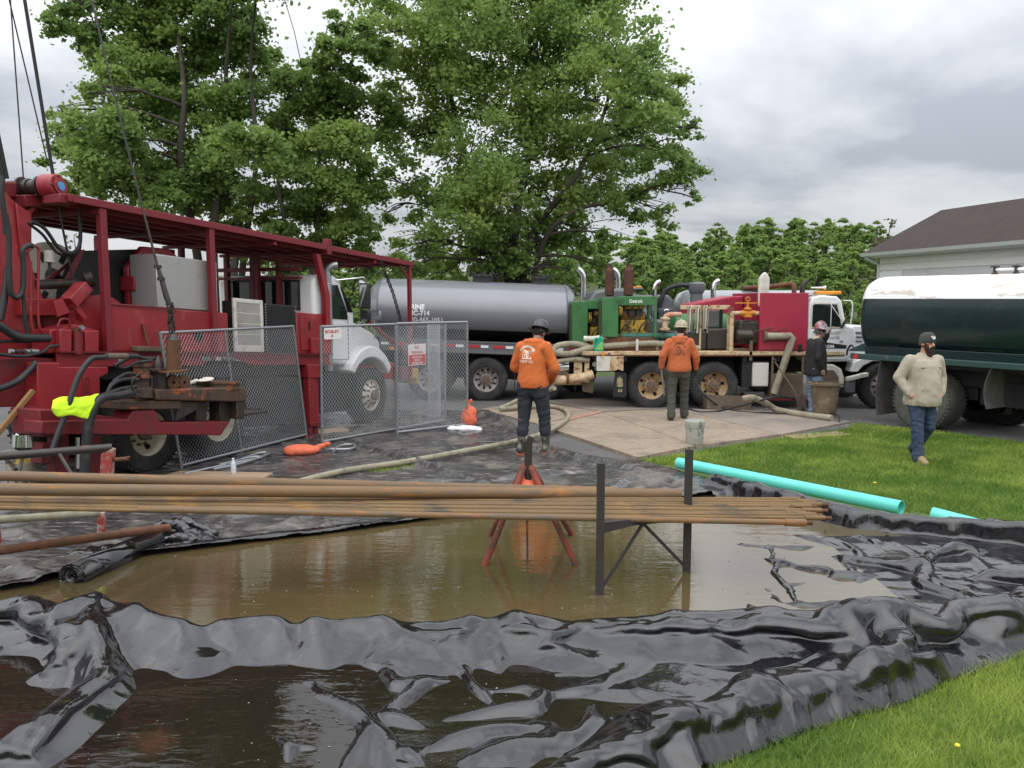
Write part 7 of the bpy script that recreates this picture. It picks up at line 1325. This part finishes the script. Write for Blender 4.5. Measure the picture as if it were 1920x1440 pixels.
def hardhat(o, HM, m, tilt=0, brim=.155, full=True, name='hard_hat'):
    T = Matrix.Rotation(tilt, 4, 'Y'); mb = MB(); mb.lathe([(brim, .045), (brim, .051), (.122, .068), (.118, .10), (.105, .145), (.075, .178), (.04, .192), (.001, .196)], n=32); mb.lathe([(brim - .004, .043), (.115, .055), (.10, .13), (.001, .17)], n=32)
    mb.v = [tuple(T @ Vector((v[0] * (1.12 if full else 1.05), v[1], v[2]))) for v in mb.v]; h = on_head(o, HM, mb, name, m, smooth=40)
    rb_ = MB(); rb_.tube([T @ Vector((.13, 0, .07)), T @ Vector((.11, 0, .15)), T @ Vector((.05, 0, .192)), T @ Vector((0, 0, .2)), T @ Vector((-.05, 0, .192)), T @ Vector((-.11, 0, .15)), T @ Vector((-.13, 0, .07))], [.01, .014, .016, .016, .016, .014, .01], 8); on_head(o, HM, rb_, 'crown_ridge', m, smooth=60).parent = h
    sb = MB(); sb.lathe([(.103, .0), (.108, .0), (.108, .05), (.103, .05)], n=28, closed=True); sb.v = [tuple(T @ Vector((v[0] * 1.05, v[1] * .9, v[2]))) for v in sb.v]; on_head(o, HM, sb, 'headband', 'plastic_black', smooth=40); return h
def hair(o, HM, m=HAIR): return on_head(o, HM, MB().ball((-.022, 0, .02), 1, 20, 12, (.098, .086, .098)), 'hair', m, smooth=80)
def back_print(o, J, m, band, off, sc=1.):
    """arc band, pumpjack and lettering on the back of a hoodie, bent onto the cloth"""
    hoodie = [c for c in o.children if c.name.startswith('hoodie')][0]; me = hoodie.data; from mathutils.bvhtree import BVHTree
    bt = BVHTree.FromPolygons([v.co for v in me.vertices], [tuple(p.vertices) for p in me.polygons]); z0 = J['chest'].z + off[1]; y0 = off[0]; xb = J['chest'].x
    def stick(mb_or_me, n, mm):
        if isinstance(mb_or_me, MB):
            m_ = bpy.data.meshes.new(n); m_.from_pydata(mb_or_me.v, [], mb_or_me.f)
        else: m_ = mb_or_me
        for v in m_.vertices:
            p = Vector((xb - .6, y0 - v.co.x * sc, z0 + v.co.z * sc)); h = bt.ray_cast(p, Vector((1, 0, 0))); v.co = (h[0] + Vector((-.003, 0, 0))) if h[0] else Vector((xb - .2, p.y, p.z))
        return link(n, m_, mm, hoodie, smooth=None, recalc=False)
    a = MB(); n = 28
    for k in range(n):
        t0 = pi * .14 + pi * .72 * k / n; t1 = pi * .14 + pi * .72 * (k + (1 if band else .62)) / n
        if not band and k % 4 == 3: continue
        for r0, r1 in ((.098, .128),): a.add([(r * cos(t), 0, r * sin(t) * .95) for t, r in ((t0, r0), (t1, r0), (t1, r1), (t0, r1))], [(0, 1, 2, 3)])
    stick(a, 'print_arc', m)
    if band:
        l = MB()
        for k in range(13):
            t = pi * .18 + pi * .64 * k / 12; l.add([(r * cos(t + d), 0, r * sin(t + d) * .95) for r, d in ((.106, -.02), (.106, .02), (.12, .02), (.12, -.02))], [(0, 1, 2, 3)])
        q = stick(l, 'print_notch', HOOD1); 
        for v in q.data.vertices: v.co.x -= .001
    p = MB()
    def seg(x0, z0_, x1, z1_, w=.006):
        d = Vector((x1 - x0, 0, z1_ - z0_)); k = max(2, int(d.length / .02)); nn_ = Vector((-d.z, 0, d.x)).normalized() * w
        for i in range(k): a_ = Vector((x0, 0, z0_)) + d * (i / k); b_ = Vector((x0, 0, z0_)) + d * ((i + 1) / k); p.add([a_ - nn_, b_ - nn_, b_ + nn_, a_ + nn_], [(0, 1, 2, 3)])
    for s in ((-.06, -.05, -.048, .055), (-.052, .058, .03, .03, .008), (.03, .03, .026, -.0), (-.005, .045, -.03, -.045), (-.005, .045, .018, -.045), (-.02, .0, .01, .0), (.018, -.045, .035, -.01), (.01, -.02, .045, -.02), (-.065, -.05, .085, -.05, .007), (.07, -.05, .072, -.025)): seg(*s)
    stick(p, 'print_pumpjack', m)
    cu = bpy.data.curves.new('t', 'FONT'); cu.body = 'FOREST OIL'; cu.size = .042; cu.align_x = 'CENTER'; cu.offset = .001; t = bpy.data.objects.new('t', cu); COL.objects.link(t); me2 = bpy.data.meshes.new_from_object(t.evaluated_get(bpy.context.evaluated_depsgraph_get())); bpy.data.objects.remove(t)
    for v in me2.vertices: v.co = Vector((v.co.x, 0, v.co.y - .105))
    stick(me2, 'print_lettering', m)
PRW = mat('cream_print', (.75, .68, .58), .8); PRD = mat('dark_print', (.13, .05, .035), .85)
# the worker on the near liner: seen from behind, looking down at his hands
o, J, HM, C = person('person', 'worker in stained orange hoodie, dark hard hat and rubber boots standing on the liner', gr(1000, 852, .03), R(62),
 dict(head=(.13, -.02, 1.625), neck=(.05, 0, 1.50), chest=(.0, 0, 1.32), waist=(-.02, 0, 1.10), pel=(-.02, 0, .97), elR=(.02, -.30, 1.17), elL=(.02, .29, 1.17), wrR=(.20, -.17, .98), wrL=(.22, .12, 1.02), ankL=(-.10, .14, .10), ankR=(.12, -.13, .10), kneeL=(-.02, .13, .50), kneeR=(.09, -.12, .50), hipL=(-.03, .1, .93), hipR=(-.01, -.1, .93), palmR=(0, 1, 0), palmL=(0, -1, 0)), HOOD1, DENIM, BOOTR, SOLEO, hood=True, boot_h=.34, build=1.04, headturn=(0, .5), skin=SKINT, scale=1.09, hem=.955)
hardhat(o, HM, mat('dark_hard_hat', (.03, .034, .04), .3, layers=[((.12, .12, .12), 6, .6, .8, .5)], coat=.3), -.12, .158); hair(o, HM); back_print(o, J, PRW, True, (.045, .03), 1.0)
# the worker on the boards
o, J, HM, C = person('person', 'worker in orange hoodie, tan hard hat and olive trousers walking towards the rusty truck', gr(1271, 786, .05), R(84),
 dict(head=(.07, -.03, 1.665), elL=(-.05, .30, 1.19), elR=(.02, -.31, 1.18), wrL=(.02, .33, .94), wrR=(.12, -.33, .93), ankL=(-.16, .14, .10), ankR=(.14, -.13, .10), kneeL=(-.02, .13, .50), kneeR=(.12, -.12, .51), palmL=(0, -1, 0), palmR=(0, 1, 0)), HOOD, OLIVE, BOOTB, SOLED, hood=True, gloves=GLOVE, build=1.1, headturn=(-.25, .12), boot_h=.14, belly=.02, curl=1.0, hem=.95)
hardhat(o, HM, mat('tan_hard_hat', (.42, .35, .24), .45, layers=[((.22, .16, .1), 11, .52, .66, .7)]), .0, .14, False); hair(o, HM); back_print(o, J, PRD, False, (.01, .0), 1.0)
hl = thing('hand_tool', 'grey steel bar held in the gloved hand of the worker in olive trousers', 'steel bar', o.location + Vector((-.33, .0, 0))); MB().tube([(.0, -.02, .92), (.08, .05, .45)], .018, 8).build('bar', 'galv', hl, smooth=50)
# the man in the black jacket, arm raised
o, J, HM, C = person('person', 'man in black jacket and patterned hard hat raising his arm beside the white cab', gr(1524, 779, 0), R(8),
 dict(head=(.08, -.02, 1.66), elR=(-.06, -.24, 1.16), wrR=(.03, -.23, .93), elL=(.20, .17, 1.36), wrL=(.30, .08, 1.62), handL=(.33, .06, 1.71), ankL=(.05, .1, .1), ankR=(-.06, -.1, .1), palmL=(1, -.3, 0)), BLACKJ, DENIM3, BOOTB, SOLED, skin=SKINT, build=1.12, belly=.03, hem=.84, boot_h=.16, headturn=(.1, .05), curl=.5)
hardhat(o, HM, mat('patterned_hard_hat', (.28, .27, .32), .35, layers=[((.32, .05, .05), 9, .5, .54, .4), ((.03, .03, .05), 13, .54, .58, .4), ((.75, .72, .7), 16, .62, .66, .4)]), .08, .14, False); hair(o, HM, mat('grey_hair', (.12, .11, .1), .8))
MB().lathe([(.075, 0), (.085, .05), (.08, .055), (.07, 0)], tuple(J['neck'] + Vector((.0, 0, .0))), 'z', 18).build('collar', 'cloth', o)
# the bearded man crossing the lawn
o, J, HM, C = person('person', 'bearded man in beige shirt, jeans, beanie and sunglasses walking on the lawn', gr(1722, 866, 0), R(-80),
 dict(head=(.06, .0, 1.685), neck=(.02, 0, 1.53), elL=(-.06, .33, 1.20), elR=(-.06, -.33, 1.20), wrL=(.08, .26, .97), wrR=(.08, -.26, .97), handL=(.10, .19, .91), handR=(.10, -.19, .91), ankR=(.12, -.10, .10), kneeR=(.09, -.11, .51), hipR=(.02, -.1, .93), ankL=(-.22, .10, .17), kneeL=(.03, .12, .51), toeL=(-.09, .11, .045), palmL=(-.2, -1, 0), palmR=(-.2, 1, 0), shL=(0, .21, 1.45), shR=(0, -.21, 1.45)), BEIGE, DENIM2, BOOTT, SOLED, build=1.2, belly=.05, hem=.86, boot_h=.24, headturn=(.22, .02), curl=.9)
bn = MB(); bn.lathe([(.001, .152), (.05, .145), (.082, .12), (.098, .075), (.102, .03), (.101, .0), (.094, -.004)], n=28); bn.v = [(v[0] * 1.08 - .012, v[1] * .88, v[2] + (.022 if v[0] > .03 else 0) * min(1, max(0, v[0] * 12)) - (.03 if v[0] < -.02 and v[2] < .06 else 0)) for v in bn.v]
be = on_head(o, HM, bn, 'beanie', mat('grey_green_knit', (.062, .066, .056), .95, bump=(90, .6)), smooth=70); bd = on_head(o, HM, MB().lathe([(.001, 0), (.032, 0), (.032, .006), (.001, .007)], (0, 0, 0), 'x', 20), 'badge', mat('badge_white', (.7, .72, .75), .7, var=((.25, .3, .36), 90)), smooth=None); bd.parent = be
for v in bd.data.vertices: pass
inv = HM.inverted(); 
for v in bd.data.vertices: q = inv @ v.co; v.co = HM @ (Euler((0, -.42, 0)).to_matrix() @ Vector((q.x, q.y * 1.15, q.z)) + Vector((.091, .0, .085)))
sg = MB()
for s in (1, -1): sg.prism([(s * .006, .016), (s * .012, .034), (s * .05, .036), (s * .062, .026), (s * .052, .004), (s * .02, .002)], 'x', .085, .098); sg.bar((.088, s * .06, .026), (-.01, s * .083, .022), .006, .012)
sg.bar((.098, -.01, .03), (.098, .01, .03), .006, .006); on_head(o, HM, sg, 'sunglasses', 'glass', smooth=30, bevel=.003)
C('beard', [('e', HM @ Vector((.05, 0, -.105)), (.062, .058, .062)), ('e', HM @ Vector((.035, .052, -.06)), (.045, .022, .055)), ('e', HM @ Vector((.035, -.052, -.06)), (.045, .022, .055)), ('c', HM @ Vector((.098, .03, -.052)), HM @ Vector((.098, -.03, -.052)), .013, .013), ('e', HM @ Vector((.055, 0, -.145)), (.05, .05, .045))], mat('brown_beard', (.035, .018, .013), .85, layers=[((.09, .05, .035), 30, .5, .7, .9)], bump=(160, .8)), .008, 2, (.006, 30, 1))
hair(o, HM, HAIR).scale = (1, 1, 1)
# pockets, placket
for s in (1, -1):
    x = J['chest'].x + .155; MB().cbox((x + .02, s * .10, J['chest'].z + .04), (.02, .12, .016), (0, .25, 0)).build('pocket_flap', BEIGE, o, bevel=.006)
MB().cbox((J['chest'].x + .185, 0, J['chest'].z - .13), (.012, .03, .34), (0, -.05, 0)).build('placket', BEIGE, o, bevel=.004); MB().bar((J['pel'].x + .18, .10, .90), (J['pel'].x + .17, .12, .76), .016, .006).build('pocket_strap', 'letterwhite', o)
MB().tube([J['neck'] + Vector((.0, .085, .0)), J['neck'] + Vector((.065, .055, -.03)), J['neck'] + Vector((.10, .0, -.09))], [.022, .022, .016], 8).tube([J['neck'] + Vector((.0, -.085, .0)), J['neck'] + Vector((.065, -.055, -.03)), J['neck'] + Vector((.10, .0, -.09))], [.022, .022, .016], 8).build('collar', BEIGE, o, smooth=60)
